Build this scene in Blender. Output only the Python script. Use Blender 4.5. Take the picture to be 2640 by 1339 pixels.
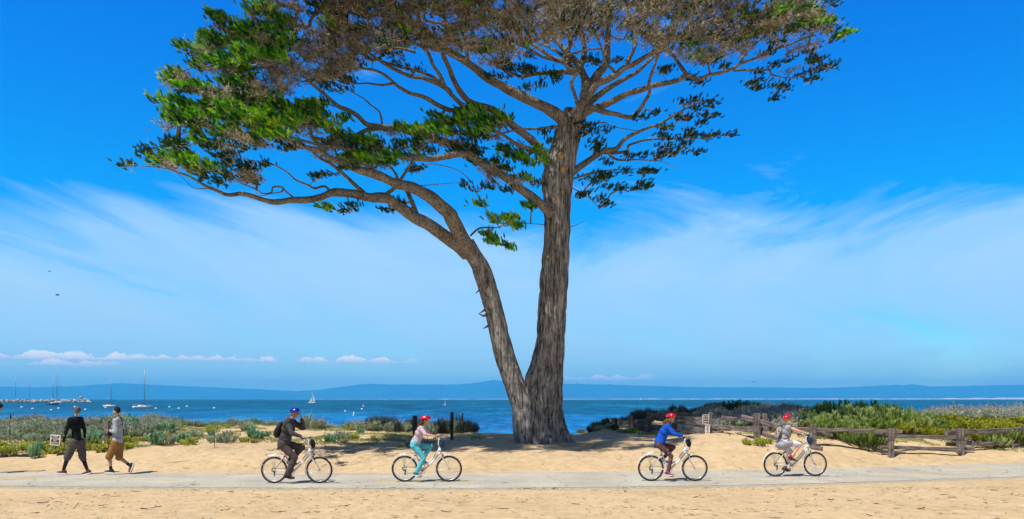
import bpy, math, random
import numpy as np
from mathutils import Vector, Matrix, noise, Quaternion
random.seed(7); RNG = np.random.default_rng(7)
S = bpy.context.scene
for o in list(bpy.data.objects): bpy.data.objects.remove(o)
COL = S.collection
R = math.radians
# ------------------------------------------------------------------ camera
F, CX, HY, CZ = 2000.0, 1320.0, 1029.0, 2.18      # focal length and horizon of the 2640 px photograph
cam = bpy.data.cameras.new('camera'); cam.sensor_width = 36; cam.lens = 36*F/2640
cam.shift_y = (HY-669.5)/2640; cam.clip_start = .1; cam.clip_end = 60000
co = bpy.data.objects.new('camera', cam); COL.objects.link(co)
co.location = (0, 0, CZ); co.rotation_euler = (R(90), 0, 0); S.camera = co
S.view_settings.view_transform = 'Standard'; S.view_settings.look = 'None'
S.view_settings.gamma = 1; S.view_settings.exposure = .10
S.cycles.volume_bounces = 2
# ------------------------------------------------------------------ sun and sky
SHX, SHY = .38, .42                                # shadow offset per metre of height
sd = Vector((SHX, SHY, -1)).normalized()
sun = bpy.data.lights.new('sun', 'SUN'); sun.energy = 5.0; sun.angle = R(.5); sun.color = (1, .95, .87)
so = bpy.data.objects.new('sun', sun); COL.objects.link(so)
so.rotation_euler = sd.to_track_quat('-Z', 'Y').to_euler()
S.world = bpy.data.worlds.new('World'); S.world.use_nodes = True
nt = S.world.node_tree; nt.nodes.clear()
def N(t, typ, **kw):
    n = t.nodes.new('ShaderNode'+typ)
    for k, v in kw.items():
        if k.startswith('i_'):
            key = k[2:]; key = int(key) if key.isdigit() else key.replace('_', ' ')
            n.inputs[key].default_value = v
        else: setattr(n, k, v)
    return n
def L(t, a, b): t.links.new(a, b)
def M(t, op, a, b=None, c=None, clamp=False):
    n = N(t, 'Math', operation=op); n.use_clamp = clamp
    for i, v in enumerate((a, b, c)):
        if v is None: continue
        if isinstance(v, (int, float)): n.inputs[i].default_value = v
        else: L(t, v, n.inputs[i])
    return n.outputs[0]
def ramp(t, fac, stops, interp='LINEAR'):
    n = N(t, 'ValToRGB'); cr = n.color_ramp; cr.interpolation = interp
    while len(cr.elements) < len(stops): cr.elements.new(.5)
    for e, (p, c) in zip(cr.elements, stops):
        e.position = p; e.color = (c, c, c, 1) if isinstance(c, (int, float)) else (*c, 1)
    L(t, fac, n.inputs[0]); return n.outputs[0]
def mixc(t, fac, a, b, mode='MIX'):
    n = N(t, 'Mix', data_type='RGBA', blend_type=mode)
    for i, v in ((0, fac), (6, a), (7, b)):
        if isinstance(v, (int, float)): n.inputs[i].default_value = v
        elif isinstance(v, tuple): n.inputs[i].default_value = (*v, 1)
        else: L(t, v, n.inputs[i])
    return n.outputs[2]
def comb(t, x, y, z):
    n = N(t, 'CombineXYZ')
    for i, v in enumerate((x, y, z)):
        if isinstance(v, (int, float)): n.inputs[i].default_value = v
        else: L(t, v, n.inputs[i])
    return n.outputs[0]
def noi(t, vec, scale, detail=4, rough=.55, dist=0, dim='3D'):
    n = N(t, 'TexNoise', noise_dimensions=dim); n.inputs['Scale'].default_value = scale
    n.inputs['Detail'].default_value = detail; n.inputs['Roughness'].default_value = rough
    n.inputs['Distortion'].default_value = dist
    if vec is not None: L(t, vec, n.inputs['Vector'])
    return n.outputs['Fac']
def sky_nodes(t):
    sky = N(t, 'TexSky', sky_type='NISHITA'); sky.sun_disc = False
    el = math.asin(-sd.z); sky.sun_elevation = el
    sky.sun_rotation = math.atan2(-sd.x, -sd.y)
    sky.air_density = 1.0; sky.dust_density = .3; sky.ozone_density = 3.0
    tc = N(t, 'TexCoord'); sp = N(t, 'SeparateXYZ'); L(t, tc.outputs['Generated'], sp.inputs[0])
    x, y, z = sp.outputs
    az = M(t, 'ARCTAN2', x, y); hyp = M(t, 'SQRT', M(t, 'ADD', M(t, 'MULTIPLY', x, x), M(t, 'MULTIPLY', y, y)))
    elv = M(t, 'DIVIDE', z, M(t, 'MAXIMUM', hyp, .05))
    hs = N(t, 'HueSaturation'); hs.inputs['Hue'].default_value = .485
    hs.inputs['Saturation'].default_value = SKY_SAT; hs.inputs['Value'].default_value = SKY_VAL
    L(t, sky.outputs[0], hs.inputs['Color'])
    base = mixc(t, 1.0, hs.outputs[0], ramp(t, elv, [(0, (.8,.93,1.1)), (.12, (.5,.92,1.18)), (.26, (.08,.9,1.22)), (.5, (.03,.74,1.38))]), 'MULTIPLY')
    # high cirrus: long streaks that fall to the right on the left, softer billows on the right
    a2 = M(t, 'ADD', M(t, 'MULTIPLY', az, .96), M(t, 'MULTIPLY', elv, -.26))
    e2 = M(t, 'ADD', M(t, 'MULTIPLY', elv, .96), M(t, 'MULTIPLY', az, .26))
    n1 = noi(t, comb(t, M(t, 'MULTIPLY', a2, 1.6), M(t, 'MULTIPLY', e2, 9.0), 3.1), 1.0, 9, .58, .9)
    n2 = noi(t, comb(t, M(t, 'MULTIPLY', az, 3.2), M(t, 'MULTIPLY', elv, 6.5), 8.7), 1.0, 10, .62, .8)
    side = ramp(t, M(t, 'ADD', M(t, 'MULTIPLY', az, 2.2), .5), [(.35, 0.), (.75, 1.)], 'EASE')
    nn = N(t, 'Mix', data_type='FLOAT'); L(t, side, nn.inputs[0]); L(t, n1, nn.inputs[2]); L(t, n2, nn.inputs[3])
    # thickness envelope over elevation
    top = M(t, 'ADD', .235, M(t, 'MULTIPLY', az, .02))
    env = ramp(t, M(t, 'DIVIDE', elv, M(t, 'MULTIPLY', top, 1.5)), [(.0, .26), (.2, .38), (.42, .43), (.6, .22), (.78, -.15 if False else 0.), (1, 0.)])
    cover = M(t, 'ADD', nn.outputs[0], M(t, 'SUBTRACT', env, .30))
    cf = ramp(t, cover, [(.30, 0.), (.40, .30), (.50, .72), (.62, .86), (.8, .97)])
    c1 = mixc(t, cf, base, (CL*.45, CL*.71, CL*.98))
    # low row of small cumulus above the hills
    def row(base, freq, hgt, seed, a0, a1, gap):
        hN = noi(t, comb(t, M(t, 'MULTIPLY', az, freq), 0, seed), 1.0, 3, .5); gN = noi(t, comb(t, M(t, 'MULTIPLY', az, freq*.28), 0, seed+9), 1.0, 2, .5)
        h = M(t, 'MULTIPLY', M(t, 'MULTIPLY', M(t, 'SUBTRACT', hN, .27), 3.0, clamp=True), M(t, 'MULTIPLY', M(t, 'SUBTRACT', gN, gap), 5., clamp=True))
        rag = M(t, 'MULTIPLY', M(t, 'SUBTRACT', noi(t, comb(t, M(t, 'MULTIPLY', az, 190.), M(t, 'MULTIPLY', elv, 260.), seed), 1.0, 5, .7), .5), .009)
        e = M(t, 'ADD', M(t, 'SUBTRACT', elv, base), rag); hh = M(t, 'MULTIPLY', h, hgt)
        upm = M(t, 'MULTIPLY', M(t, 'SUBTRACT', hh, e), 900., clamp=True); lom = M(t, 'MULTIPLY', M(t, 'ADD', e, .001), 420., clamp=True)
        lim = M(t, 'MULTIPLY', M(t, 'MULTIPLY', M(t, 'SUBTRACT', az, a0), 30., clamp=True), M(t, 'MULTIPLY', M(t, 'SUBTRACT', a1, az), 30., clamp=True))
        big = M(t, 'MULTIPLY', M(t, 'SUBTRACT', hh, .0015), 900., clamp=True)
        return M(t, 'MULTIPLY', M(t, 'MULTIPLY', upm, lom), M(t, 'MULTIPLY', lim, big)), M(t, 'DIVIDE', e, .012)
    c2 = c1
    for args in ((.0450, 42., .0105, 2.2, -.53, -.115, .27), (.0425, 36., .0125, 5.7, -.62, -.44, .25), (.0360, 40., .0100, 8.1, -.62, -.46, .25), (.0225, 34., .0095, 3.3, .05, .19, .30)):
        mk, hh_ = row(*args)
        sh_ = ramp(t, hh_, [(0., (CL*.50, CL*.66, CL*.96)), (.45, (CL*1.0, CL*.97, CL*1.02)), (1., (CL*1.25, CL*1.15, CL*1.10))])
        c2 = mixc(t, mk, c2, sh_)
    # dark neutral veil added overhead and inland, out of view, to cut blue fill light
    fill_veil = M(t, 'MAXIMUM', ramp(t, elv, [(.55, 0.), (.95, 1.)]), ramp(t, y, [(.0, 1.), (.35, 0.)]))
    return mixc(t, M(t, 'MULTIPLY', fill_veil, .9), c2, (CL*.08, CL*.092, CL*.125))
SKY_SAT, SKY_VAL, SKY_STR = 1.9, 1.05, .15
CL = 1/SKY_STR
out = N(nt, 'OutputWorld'); bg = N(nt, 'Background'); bg.inputs[1].default_value = SKY_STR
L(nt, sky_nodes(nt), bg.inputs[0]); L(nt, bg.outputs[0], out.inputs[0])

# ------------------------------------------------------------------ helpers
def P(px, py, D): return Vector(((px-CX)/F*D, D, CZ-(py-HY)/F*D))
def tag(o, label=None, cat=None, group=None, kind=None):
    if label: o['label'] = label
    if cat: o['category'] = cat
    if group: o['group'] = group
    if kind: o['kind'] = kind
    return o
def empty(name, loc=(0, 0, 0), rz=0, parent=None):
    o = bpy.data.objects.new(name, None); COL.objects.link(o); o.location = loc; o.rotation_euler = (0, 0, rz)
    if parent: o.parent = parent
    return o
def link(name, me, mat=None, parent=None, smooth=False):
    o = bpy.data.objects.new(name, me); COL.objects.link(o)
    if mat is not None:
        for m in (mat if isinstance(mat, (list, tuple)) else [mat]): me.materials.append(m)
    if smooth: me.polygons.foreach_set('use_smooth', np.ones(len(me.polygons), bool))
    if parent: o.parent = parent
    return o
def mesh_np(name, V, Fc, mat=None, parent=None, smooth=False):
    V = np.asarray(V, np.float32).reshape(-1, 3); Fc = np.asarray(Fc, np.int32); k = Fc.shape[1]
    me = bpy.data.meshes.new(name); me.vertices.add(len(V)); me.vertices.foreach_set('co', V.ravel())
    me.loops.add(Fc.size); me.loops.foreach_set('vertex_index', Fc.ravel())
    me.polygons.add(len(Fc)); me.polygons.foreach_set('loop_start', np.arange(0, Fc.size, k, dtype=np.int32))
    me.update(calc_edges=True)
    return link(name, me, mat, parent, smooth)
def copy_tree(o, parent=None):
    c = o.copy(); COL.objects.link(c)
    if parent is not None: c.parent = parent
    for ch in list(o.children): copy_tree(ch, c)
    return c
def frame(d):
    d = Vector(d).normalized(); u = Vector((0, 0, 1)) if abs(d.z) < .9 else Vector((1, 0, 0))
    a = d.cross(u).normalized(); return a, d.cross(a).normalized()
class MB:
    def __init__(s): s.v = []; s.f = []; s.m = []
    def add(s, vs, fs, mi=0):
        b = len(s.v); s.v += [tuple(v) for v in vs]; s.f += [tuple(i+b for i in f) for f in fs]; s.m += [mi]*len(fs); return s
    def tube(s, pts, rad, n=8, cap=True, mi=0, flat=1.0):
        pts = [Vector(p) for p in pts]
        if isinstance(rad, (int, float)): rad = [rad]*len(pts)
        vs = []; a = None
        for i, p in enumerate(pts):
            d = (pts[min(i+1, len(pts)-1)]-pts[max(i-1, 0)])
            d = d.normalized() if d.length > 1e-9 else Vector((0, 0, 1))
            if a is None: a, _ = frame(d)
            a = (a-d*a.dot(d)); a = a.normalized() if a.length > 1e-6 else frame(d)[0]
            b = d.cross(a)
            for k in range(n):
                t = 2*math.pi*k/n; vs.append(p+(a*math.cos(t)+b*math.sin(t)*flat)*rad[i])
        fs = [(i*n+k, i*n+(k+1) % n, (i+1)*n+(k+1) % n, (i+1)*n+k) for i in range(len(pts)-1) for k in range(n)]
        if cap: fs += [tuple(range(n-1, -1, -1)), tuple((len(pts)-1)*n+k for k in range(n))]
        return s.add(vs, fs, mi)
    def ell(s, c, r, n=14, m=9, rot=None, mi=0):
        c = Vector(c); r = (r, r, r) if isinstance(r, (int, float)) else r
        vs = []
        for i in range(m+1):
            ph = math.pi*i/m
            for k in range(n):
                t = 2*math.pi*k/n; v = Vector((r[0]*math.sin(ph)*math.cos(t), r[1]*math.sin(ph)*math.sin(t), r[2]*math.cos(ph)))
                vs.append(c+(rot @ v if rot else v))
        fs = [(i*n+k, (i+1)*n+k, (i+1)*n+(k+1) % n, i*n+(k+1) % n) for i in range(m) for k in range(n)]
        return s.add(vs, fs, mi)
    def caps(s, a, b, ra, rb=None, n=14, mi=0):       # tapered capsule
        a = Vector(a); b = Vector(b); rb = ra if rb is None else rb
        d = b-a; l = d.length; d = d.normalized() if l > 1e-6 else Vector((0, 0, 1))
        pts = []; rs = []
        for q in range(5):
            t = math.pi/2*(q/4); pts.append(a-d*ra*math.cos(t)); rs.append(max(ra*math.sin(t), 1e-4))
        for q in range(5):
            t = math.pi/2*(q/4); pts.append(b+d*rb*math.sin(t)); rs.append(max(rb*math.cos(t), 1e-4))
        return s.tube(pts, rs, n, True, mi)
    def box(s, c, sz, rot=None, mi=0, bev=0):
        c = Vector(c); x, y, z = [q/2 for q in sz]
        vs = [Vector((a, b, d)) for a in (-x, x) for b in (-y, y) for d in (-z, z)]
        vs = [c+(rot @ v if rot else v) for v in vs]
        return s.add(vs, [(0, 1, 3, 2), (4, 6, 7, 5), (0, 4, 5, 1), (2, 3, 7, 6), (0, 2, 6, 4), (1, 5, 7, 3)], mi)
    def torus(s, c, axis, Rr, r, n=48, m=8, a0=0, a1=2*math.pi, ref=None, mi=0, flat=1.0):
        c = Vector(c); ax = Vector(axis).normalized()
        u = Vector(ref).normalized() if ref else frame(ax)[0]; w = ax.cross(u)
        full = abs(a1-a0-2*math.pi) < 1e-6; cnt = n if full else n+1; vs = []
        for i in range(cnt):
            t = a0+(a1-a0)*i/n; d = u*math.cos(t)+w*math.sin(t)
            for k in range(m):
                q = 2*math.pi*k/m; vs.append(c+d*(Rr+r*math.cos(q))+ax*r*flat*math.sin(q))
        fs = []
        for i in range(n):
            j = (i+1) % cnt
            for k in range(m): fs.append((i*m+k, j*m+k, j*m+(k+1) % m, i*m+(k+1) % m))
        if not full: fs += [tuple(range(m)), tuple(n*m+k for k in range(m-1, -1, -1))]
        return s.add(vs, fs, mi)
    def build(s, name, mat=None, parent=None, smooth=True, bevel=0, loc=None):
        me = bpy.data.meshes.new(name); me.from_pydata(s.v, [], s.f); 
        o = link(name, me, mat, parent, smooth)
        if any(s.m): me.polygons.foreach_set('material_index', s.m)
        if bevel:
            b = o.modifiers.new('b', 'BEVEL'); b.width = bevel; b.segments = 2; b.limit_method = 'ANGLE'
        me.update()
        if loc is not None: o.location = loc
        return o
def crom(pts, k=6):                                # Catmull-Rom through rows of numbers
    A = np.asarray(pts, float); n = len(A); outp = []
    for i in range(n-1):
        p0 = A[max(i-1, 0)]; p1 = A[i]; p2 = A[i+1]; p3 = A[min(i+2, n-1)]
        for j in range(k):
            t = j/k; outp.append(.5*((2*p1)+(-p0+p2)*t+(2*p0-5*p1+4*p2-p3)*t*t+(-p0+3*p1-3*p2+p3)*t**3))
    outp.append(A[-1]); return np.array(outp)
# ------------------------------------------------------------------ materials
def mat_base(name, rough=.8, spec=.3):
    m = bpy.data.materials.new(name); m.use_nodes = True; t = m.node_tree
    b = t.nodes['Principled BSDF']; b.inputs['Roughness'].default_value = rough
    b.inputs['Specular IOR Level'].default_value = spec
    return m, t, b
def mat_plain(name, col, rough=.7, spec=.3, metal=0, var=.12, scale=8, bump=0, bscale=60):
    m, t, b = mat_base(name, rough, spec); b.inputs['Metallic'].default_value = metal
    tc = N(t, 'TexCoord'); f = noi(t, tc.outputs['Object'], scale, 5, .6)
    lo = tuple(c*(1-var) for c in col); hi = tuple(min(1, c*(1+var)) for c in col)
    L(t, ramp(t, f, [(.3, lo), (.7, hi)]), b.inputs['Base Color'])
    if bump:
        bn = N(t, 'Bump'); bn.inputs['Strength'].default_value = bump; bn.inputs['Distance'].default_value = .01
        L(t, noi(t, tc.outputs['Object'], bscale, 4), bn.inputs['Height']); L(t, bn.outputs[0], b.inputs['Normal'])
    return m
def mat_leaf(name, cols, rough=.6, trans=.25, spec=.25, nscale=1.5, attr=None):
    m, t, b = mat_base(name, rough, spec)
    g = N(t, 'NewGeometry'); n = len(cols)
    tc = N(t, 'TexCoord')
    big = noi(t, g.outputs['Position'], nscale, 2)
    isl = g.outputs['Random Per Island']
    if attr:
        at = N(t, 'Attribute', attribute_name=attr); isl = M(t, 'ADD', M(t, 'MULTIPLY', isl, .25), M(t, 'MULTIPLY', at.outputs['Fac'], .85))
    f = M(t, 'ADD', M(t, 'MULTIPLY', isl, .75), M(t, 'MULTIPLY', M(t, 'SUBTRACT', big, .35), .9), clamp=True)
    c = ramp(t, f, [(i/(n-1) if n > 1 else 0, cols[i]) for i in range(n)])
    L(t, c, b.inputs['Base Color'])
    if trans:
        tr = N(t, 'BsdfTranslucent'); L(t, c, tr.inputs['Color']); mx = N(t, 'MixShader'); mx.inputs[0].default_value = trans
        o = t.nodes['Material Output']; L(t, b.outputs[0], mx.inputs[1]); L(t, tr.outputs[0], mx.inputs[2]); L(t, mx.outputs[0], o.inputs[0])
    return m
def mat_bark(name, dark, light, sx=9, sz=1.1, bump=.9, dist=.04):
    m, t, b = mat_base(name, .95, .1)
    tc = N(t, 'TexCoord'); mp = N(t, 'Mapping'); mp.inputs['Scale'].default_value = (sx, sx, sz); L(t, tc.outputs['Object'], mp.inputs[0])
    n1 = noi(t, mp.outputs[0], 1.0, 8, .65, 1.2)
    n2 = noi(t, tc.outputs['Object'], 2.2, 4, .6)
    mp2 = N(t, 'Mapping'); mp2.inputs['Scale'].default_value = (sx*3.4, sx*3.4, sz*5.5); L(t, tc.outputs['Object'], mp2.inputs[0]); n3 = noi(t, mp2.outputs[0], 1.0, 5, .7, .6)
    f = M(t, 'ADD', M(t, 'MULTIPLY', n1, .50), M(t, 'ADD', M(t, 'MULTIPLY', n2, .15), M(t, 'MULTIPLY', n3, .35)))
    n1 = M(t, 'ADD', M(t, 'MULTIPLY', n1, .65), M(t, 'MULTIPLY', n3, .35))
    L(t, ramp(t, f, [(.38, tuple(c*.22 for c in dark)), (.46, dark), (.55, light), (.70, tuple(min(1, c*1.5) for c in light))]), b.inputs['Base Color'])
    bn = N(t, 'Bump'); bn.inputs['Strength'].default_value = bump; bn.inputs['Distance'].default_value = dist
    L(t, n1, bn.inputs['Height']); L(t, bn.outputs[0], b.inputs['Normal'])
    return m
# ------------------------------------------------------------------ terrain
def lerp_pts(x, xs, ys): return np.interp(x, xs, ys)
FARX = [-40, -26, -15.2, -7.5, -1.9, 4.4, 9, 17.5, 26, 40]; FARY = [25.4, 24.0, 23.1, 22.75, 22.8, 23.4, 24.2, 26.5, 29.2, 34.5]
NEARX = [-40, -26, -12.8, -6.3, -1.6, 3.6, 7.5, 14.5, 22, 40]; NEARY = [21.8, 20.6, 19.4, 19.05, 18.9, 19.3, 19.9, 21.9, 24.2, 30.2]
def smooth_interp(xs, ys):
    g = np.linspace(xs[0], xs[-1], 400); y = np.interp(g, xs, ys)
    k = np.hanning(41); k /= k.sum(); yp = np.pad(y, 20, mode='edge')
    y2 = np.convolve(yp, k, 'valid'); return g, y2
_fg, _fy = smooth_interp(FARX, FARY); _ng, _ny = smooth_interp(NEARX, NEARY)
def road_far(x): return np.interp(x, _fg, _fy)
def road_near(x): return np.interp(x, _ng, _ny)
PROF = {
 -600: [(24,0),(27,.25),(30,.5),(36,.8),(42,.6),(50,-.8)],
 0:   [(23.3,0),(25,.1),(27,.35),(29,.55),(33,.8),(38,.9),(42,.6),(50,-.8)],
 400: [(23.1,0),(25,.18),(26.5,.45),(29,.7),(33,.85),(37,.9),(41,.7),(50,-.8)],
 600: [(22.9,0),(24,.12),(25.5,.45),(27,.62),(30,.75),(36,.92),(40,.8),(50,-.8)],
 950: [(22.9,0),(24,.12),(25.5,.42),(27,.54),(31,.64),(36,.80),(40,.5),(50,-.8)],
 1150:[(22.9,0),(24,.10),(25.5,.38),(27,.46),(30,.52),(34,.64),(37,.5),(45,-.6),(50,-1)],
 1480:[(23.1,0),(24.2,.10),(25.5,.36),(27,.46),(30,.52),(34,.62),(37,.5),(45,-.6),(50,-1)],
 1560:[(23.2,0),(24.4,.10),(25.7,.35),(28,.52),(32,.7),(36,.85),(40,.8),(50,-.6)],
 1700:[(23.5,0),(25,.28),(28,.55),(34,.68),(36,.85),(39,1.15),(43,1.2),(50,.3)],
 1900:[(23.9,0),(25,.3),(26.8,.7),(28,.78),(31,.95),(36,1.3),(42,1.55),(48,1.2)],
 2100:[(24.4,0),(25.6,.35),(26.8,.6),(30,.95),(36,1.35),(42,1.5),(48,1.2)],
 2300:[(25.1,0),(26.5,.2),(28,.6),(31,1.0),(36,1.2),(42,1.25),(48,.9)],
 2640:[(26.8,0),(28,.22),(29.5,.6),(33,.95),(38,1.15),(44,1.2),(50,.8)],
 3400:[(31,0),(33,.3),(36,.7),(42,1.1),(50,.8)]}
PU = sorted(PROF); DG = np.linspace(10, 110, 1001)
PT = []
for u in PU:
    p = [(10, 0)]+PROF[u]+[(60, -1.7), (75, -3.0), (110, -4.5)]
    y = np.interp(DG, [a for a, _ in p], [b for _, b in p]); k = np.hanning(9); k /= k.sum()
    PT.append(np.convolve(np.pad(y, 4, mode='edge'), k, 'valid'))
PT = np.array(PT)
def ground_z(x, y, fine=True):
    x = np.asarray(x, float); y = np.asarray(y, float)
    u = np.clip(CX+F*x/np.maximum(y, 12), PU[0], PU[-1]-1)
    i = np.clip(np.searchsorted(PU, u, side='right')-1, 0, len(PU)-2)
    pu = np.array(PU, float); t = (u-pu[i])/(pu[i+1]-pu[i]); t = t*t*(3-2*t)
    d = np.clip((y-10)/100*1000, 0, 999.999); j = d.astype(int); s = d-j
    z0 = PT[i, j]*(1-s)+PT[i, j+1]*s; z1 = PT[i+1, j]*(1-s)+PT[i+1, j+1]*s
    return z0*(1-t)+z1*t
def gz(x, y): return float(ground_z(x, y))+bumpz(x, y)
def bumpz(x, y):
    e = min(1, max(0, (y-float(road_far(x))-.3)/1.2)); n = min(1, max(0, (float(road_near(x))-.5-y)/1.0))
    b = noise.fractal(Vector((x*.55, y*.55, 1.7)), 1.0, 2.0, 3)*.085+noise.noise(Vector((x*2.6, y*2.6, 4)))*.022
    return b*e+(noise.fractal(Vector((x*1.1, y*1.1, 9.)), 1.0, 2.0, 4)*.030+noise.noise(Vector((x*4.6, y*4.6, 2)))*.012-.03*max(0, .22-abs(noise.noise(Vector((x*2.1, y*2.6, 21)))))/.22*(noise.noise(Vector((x*.6, y*.6, 31)))>.0))*n
def build_ground():
    xs = np.concatenate([np.arange(-90, -24, 1.5), np.arange(-24, 24, .13), np.arange(24, 91, 1.5)])
    ys = np.concatenate([np.arange(-30, 12, 1.5), np.arange(12, 40, .11), np.arange(40, 50, .4), np.arange(50, 110, 2)])
    X, Y = np.meshgrid(xs, ys); Z = ground_z(X, Y)
    B = np.array([bumpz(a, b) for a, b in zip(X.ravel(), Y.ravel())]).reshape(X.shape)
    on = (Y > road_near(X)-.45) & (Y < road_far(X)+.05); Z = Z+B; Z[on] = np.minimum(Z[on], 0)-.025
    nx = len(xs); ny = len(ys); I = np.arange(nx*ny).reshape(ny, nx)
    Fc = np.stack([I[:-1, :-1], I[:-1, 1:], I[1:, 1:], I[1:, :-1]], -1).reshape(-1, 4)
    m, t, b = mat_base('sand', .95, .1)
    g = N(t, 'NewGeometry'); pos = g.outputs['Position']
    big = noi(t, pos, .35, 4); mid = noi(t, pos, 3.5, 6, .7); fine = noi(t, pos, 45, 4, .7)
    f = M(t, 'ADD', M(t, 'MULTIPLY', mid, .5), M(t, 'ADD', M(t, 'MULTIPLY', fine, .3), M(t, 'MULTIPLY', big, .2)))
    c = ramp(t, f, [(.34, (.36, .25, .14)), (.46, (.54, .395, .225)), (.56, (.63, .47, .28)), (.68, (.78, .62, .41))])
    # scraps of needles and bark lying in the sand
    mp = N(t, 'Mapping'); mp.inputs['Scale'].default_value = (7, 20, 7); mp.inputs['Rotation'].default_value = (0, 0, .15); L(t, pos, mp.inputs[0])
    deb = noi(t, mp.outputs[0], 1.0, 5, .75, .8); patch = noi(t, pos, .8, 3)
    df = ramp(t, M(t, 'MULTIPLY', deb, M(t, 'ADD', M(t, 'MULTIPLY', patch, .7), .65)), [(.62, 0.), (.68, .75)])
    c = mixc(t, df, c, (.11, .075, .045))
    L(t, c, b.inputs['Base Color'])
    bn = N(t, 'Bump'); bn.inputs['Strength'].default_value = .75; bn.inputs['Distance'].default_value = .05
    L(t, M(t, 'ADD', noi(t, pos, 2.2, 7, .7), M(t, 'MULTIPLY', noi(t, pos, 9, 4, .6), .5)), bn.inputs['Height']); L(t, bn.outputs[0], b.inputs['Normal'])
    return tag(mesh_np('ground', np.stack([X, Y, Z], -1), Fc, m, smooth=True), kind='structure')
build_ground()
def strip(name, fn0, fn1, z, mat, x0=-40, x1=40, step=.25, rows=8):
    xs = np.arange(x0, x1+.01, step); V = []
    for r in range(rows+1):
        t = r/rows; y0 = np.array([fn0(x) for x in xs]); y1 = np.array([fn1(x) for x in xs]); V.append(np.stack([xs, y0+(y1-y0)*t, np.full_like(xs, z)], -1))
    n = len(xs); I = np.arange(n*(rows+1)).reshape(rows+1, n)
    return mesh_np(name, np.array(V), np.stack([I[:-1, :-1], I[:-1, 1:], I[1:, 1:], I[1:, :-1]], -1).reshape(-1, 4), mat, smooth=True)
def wob(x, s, a, k=1.1): return a*noise.fractal(Vector((x*k, s, 0)), 1.0, 2.0, 4)
m, t, b = mat_base('asphalt', .9, .2); g = N(t, 'NewGeometry'); pos = g.outputs['Position']
f = M(t, 'ADD', M(t, 'MULTIPLY', noi(t, pos, 20, 5, .85), .7), M(t, 'ADD', M(t, 'MULTIPLY', noi(t, pos, .7, 4), .2), M(t, 'MULTIPLY', noi(t, pos, 160, 2), .1)))
c = ramp(t, f, [(.38, (.22, .205, .175)), (.47, (.42, .385, .315)), (.54, (.52, .475, .385)), (.62, (.80, .73, .60))])
vor = N(t, 'TexVoronoi', feature='DISTANCE_TO_EDGE'); vor.inputs['Scale'].default_value = .42
wv = N(t, 'VectorMath', operation='ADD'); nv = N(t, 'TexNoise'); nv.inputs['Scale'].default_value = 1.3; nv.inputs['Detail'].default_value = 5; L(t, pos, nv.inputs['Vector']); L(t, pos, wv.inputs[0]); L(t, nv.outputs['Color'], wv.inputs[1]); L(t, wv.outputs[0], vor.inputs['Vector'])
c = mixc(t, ramp(t, vor.outputs['Distance'], [(.0, .75), (.010, 0.)]), c, (.09, .085, .075))
df = ramp(t, noi(t, pos, .9, 6, .7), [(.50, 0.), (.68, .7)])
L(t, mixc(t, df, c, (.50, .43, .31)), b.inputs['Base Color'])
bn = N(t, 'Bump'); bn.inputs['Strength'].default_value = .5; bn.inputs['Distance'].default_value = .008; L(t, noi(t, pos, 60, 3), bn.inputs['Height']); L(t, bn.outputs[0], b.inputs['Normal'])
M_ASPH = m
m, t, b = mat_base('road_shoulder_sand', .95, .1); g = N(t, 'NewGeometry'); pos = g.outputs['Position']
L(t, ramp(t, noi(t, pos, 7, 6, .75), [(.35, (.26, .23, .17)), (.5, (.42, .37, .27)), (.65, (.56, .47, .32))]), b.inputs['Base Color']); M_SH = m
tag(strip('road_shoulder', lambda x: float(road_near(x))-.62+wob(x, 3, .10), lambda x: float(road_near(x))+.5, -.006, M_SH), kind='structure')
tag(strip('path', lambda x: float(road_near(x))+wob(x, 7, .10, 1.4)+wob(x, 9, .04, 6), lambda x: float(road_far(x))+wob(x, 12, .16, 1.3)+wob(x, 15, .05, 6), .0, M_ASPH, rows=14), kind='structure')
m, t, b = mat_base('worn_yellow_paint', .8, .2); g = N(t, 'NewGeometry'); pos = g.outputs['Position']
wf = ramp(t, noi(t, pos, 14, 6, .8), [(.50, 0.), (.64, .8)]); L(t, mixc(t, wf, (.72, .52, .14), (.46, .42, .32)), b.inputs['Base Color']); M_YEL = m
for i, (a0, a1) in enumerate([(-60, 100), (205, 475), (965, 1222), (1685, 1930), (2370, 2590)]):
    def mid(x): return float(road_near(x)+road_far(x))/2-.12
    xa = (a0-CX)/F*20.9; xb = (a1-CX)/F*(20.9 if a1 < 2000 else 23.6); 
    if a0 > 2000: xa = (a0-CX)/F*23.0
    elif a0 > 1600: xa = (a0-CX)/F*21.6; xb = (a1-CX)/F*21.8
    tag(strip('lane_marking', lambda x: mid(x)-.065, lambda x: mid(x)+.065, .004, M_YEL, xa, xb, .1, 1), kind='structure')
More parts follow.
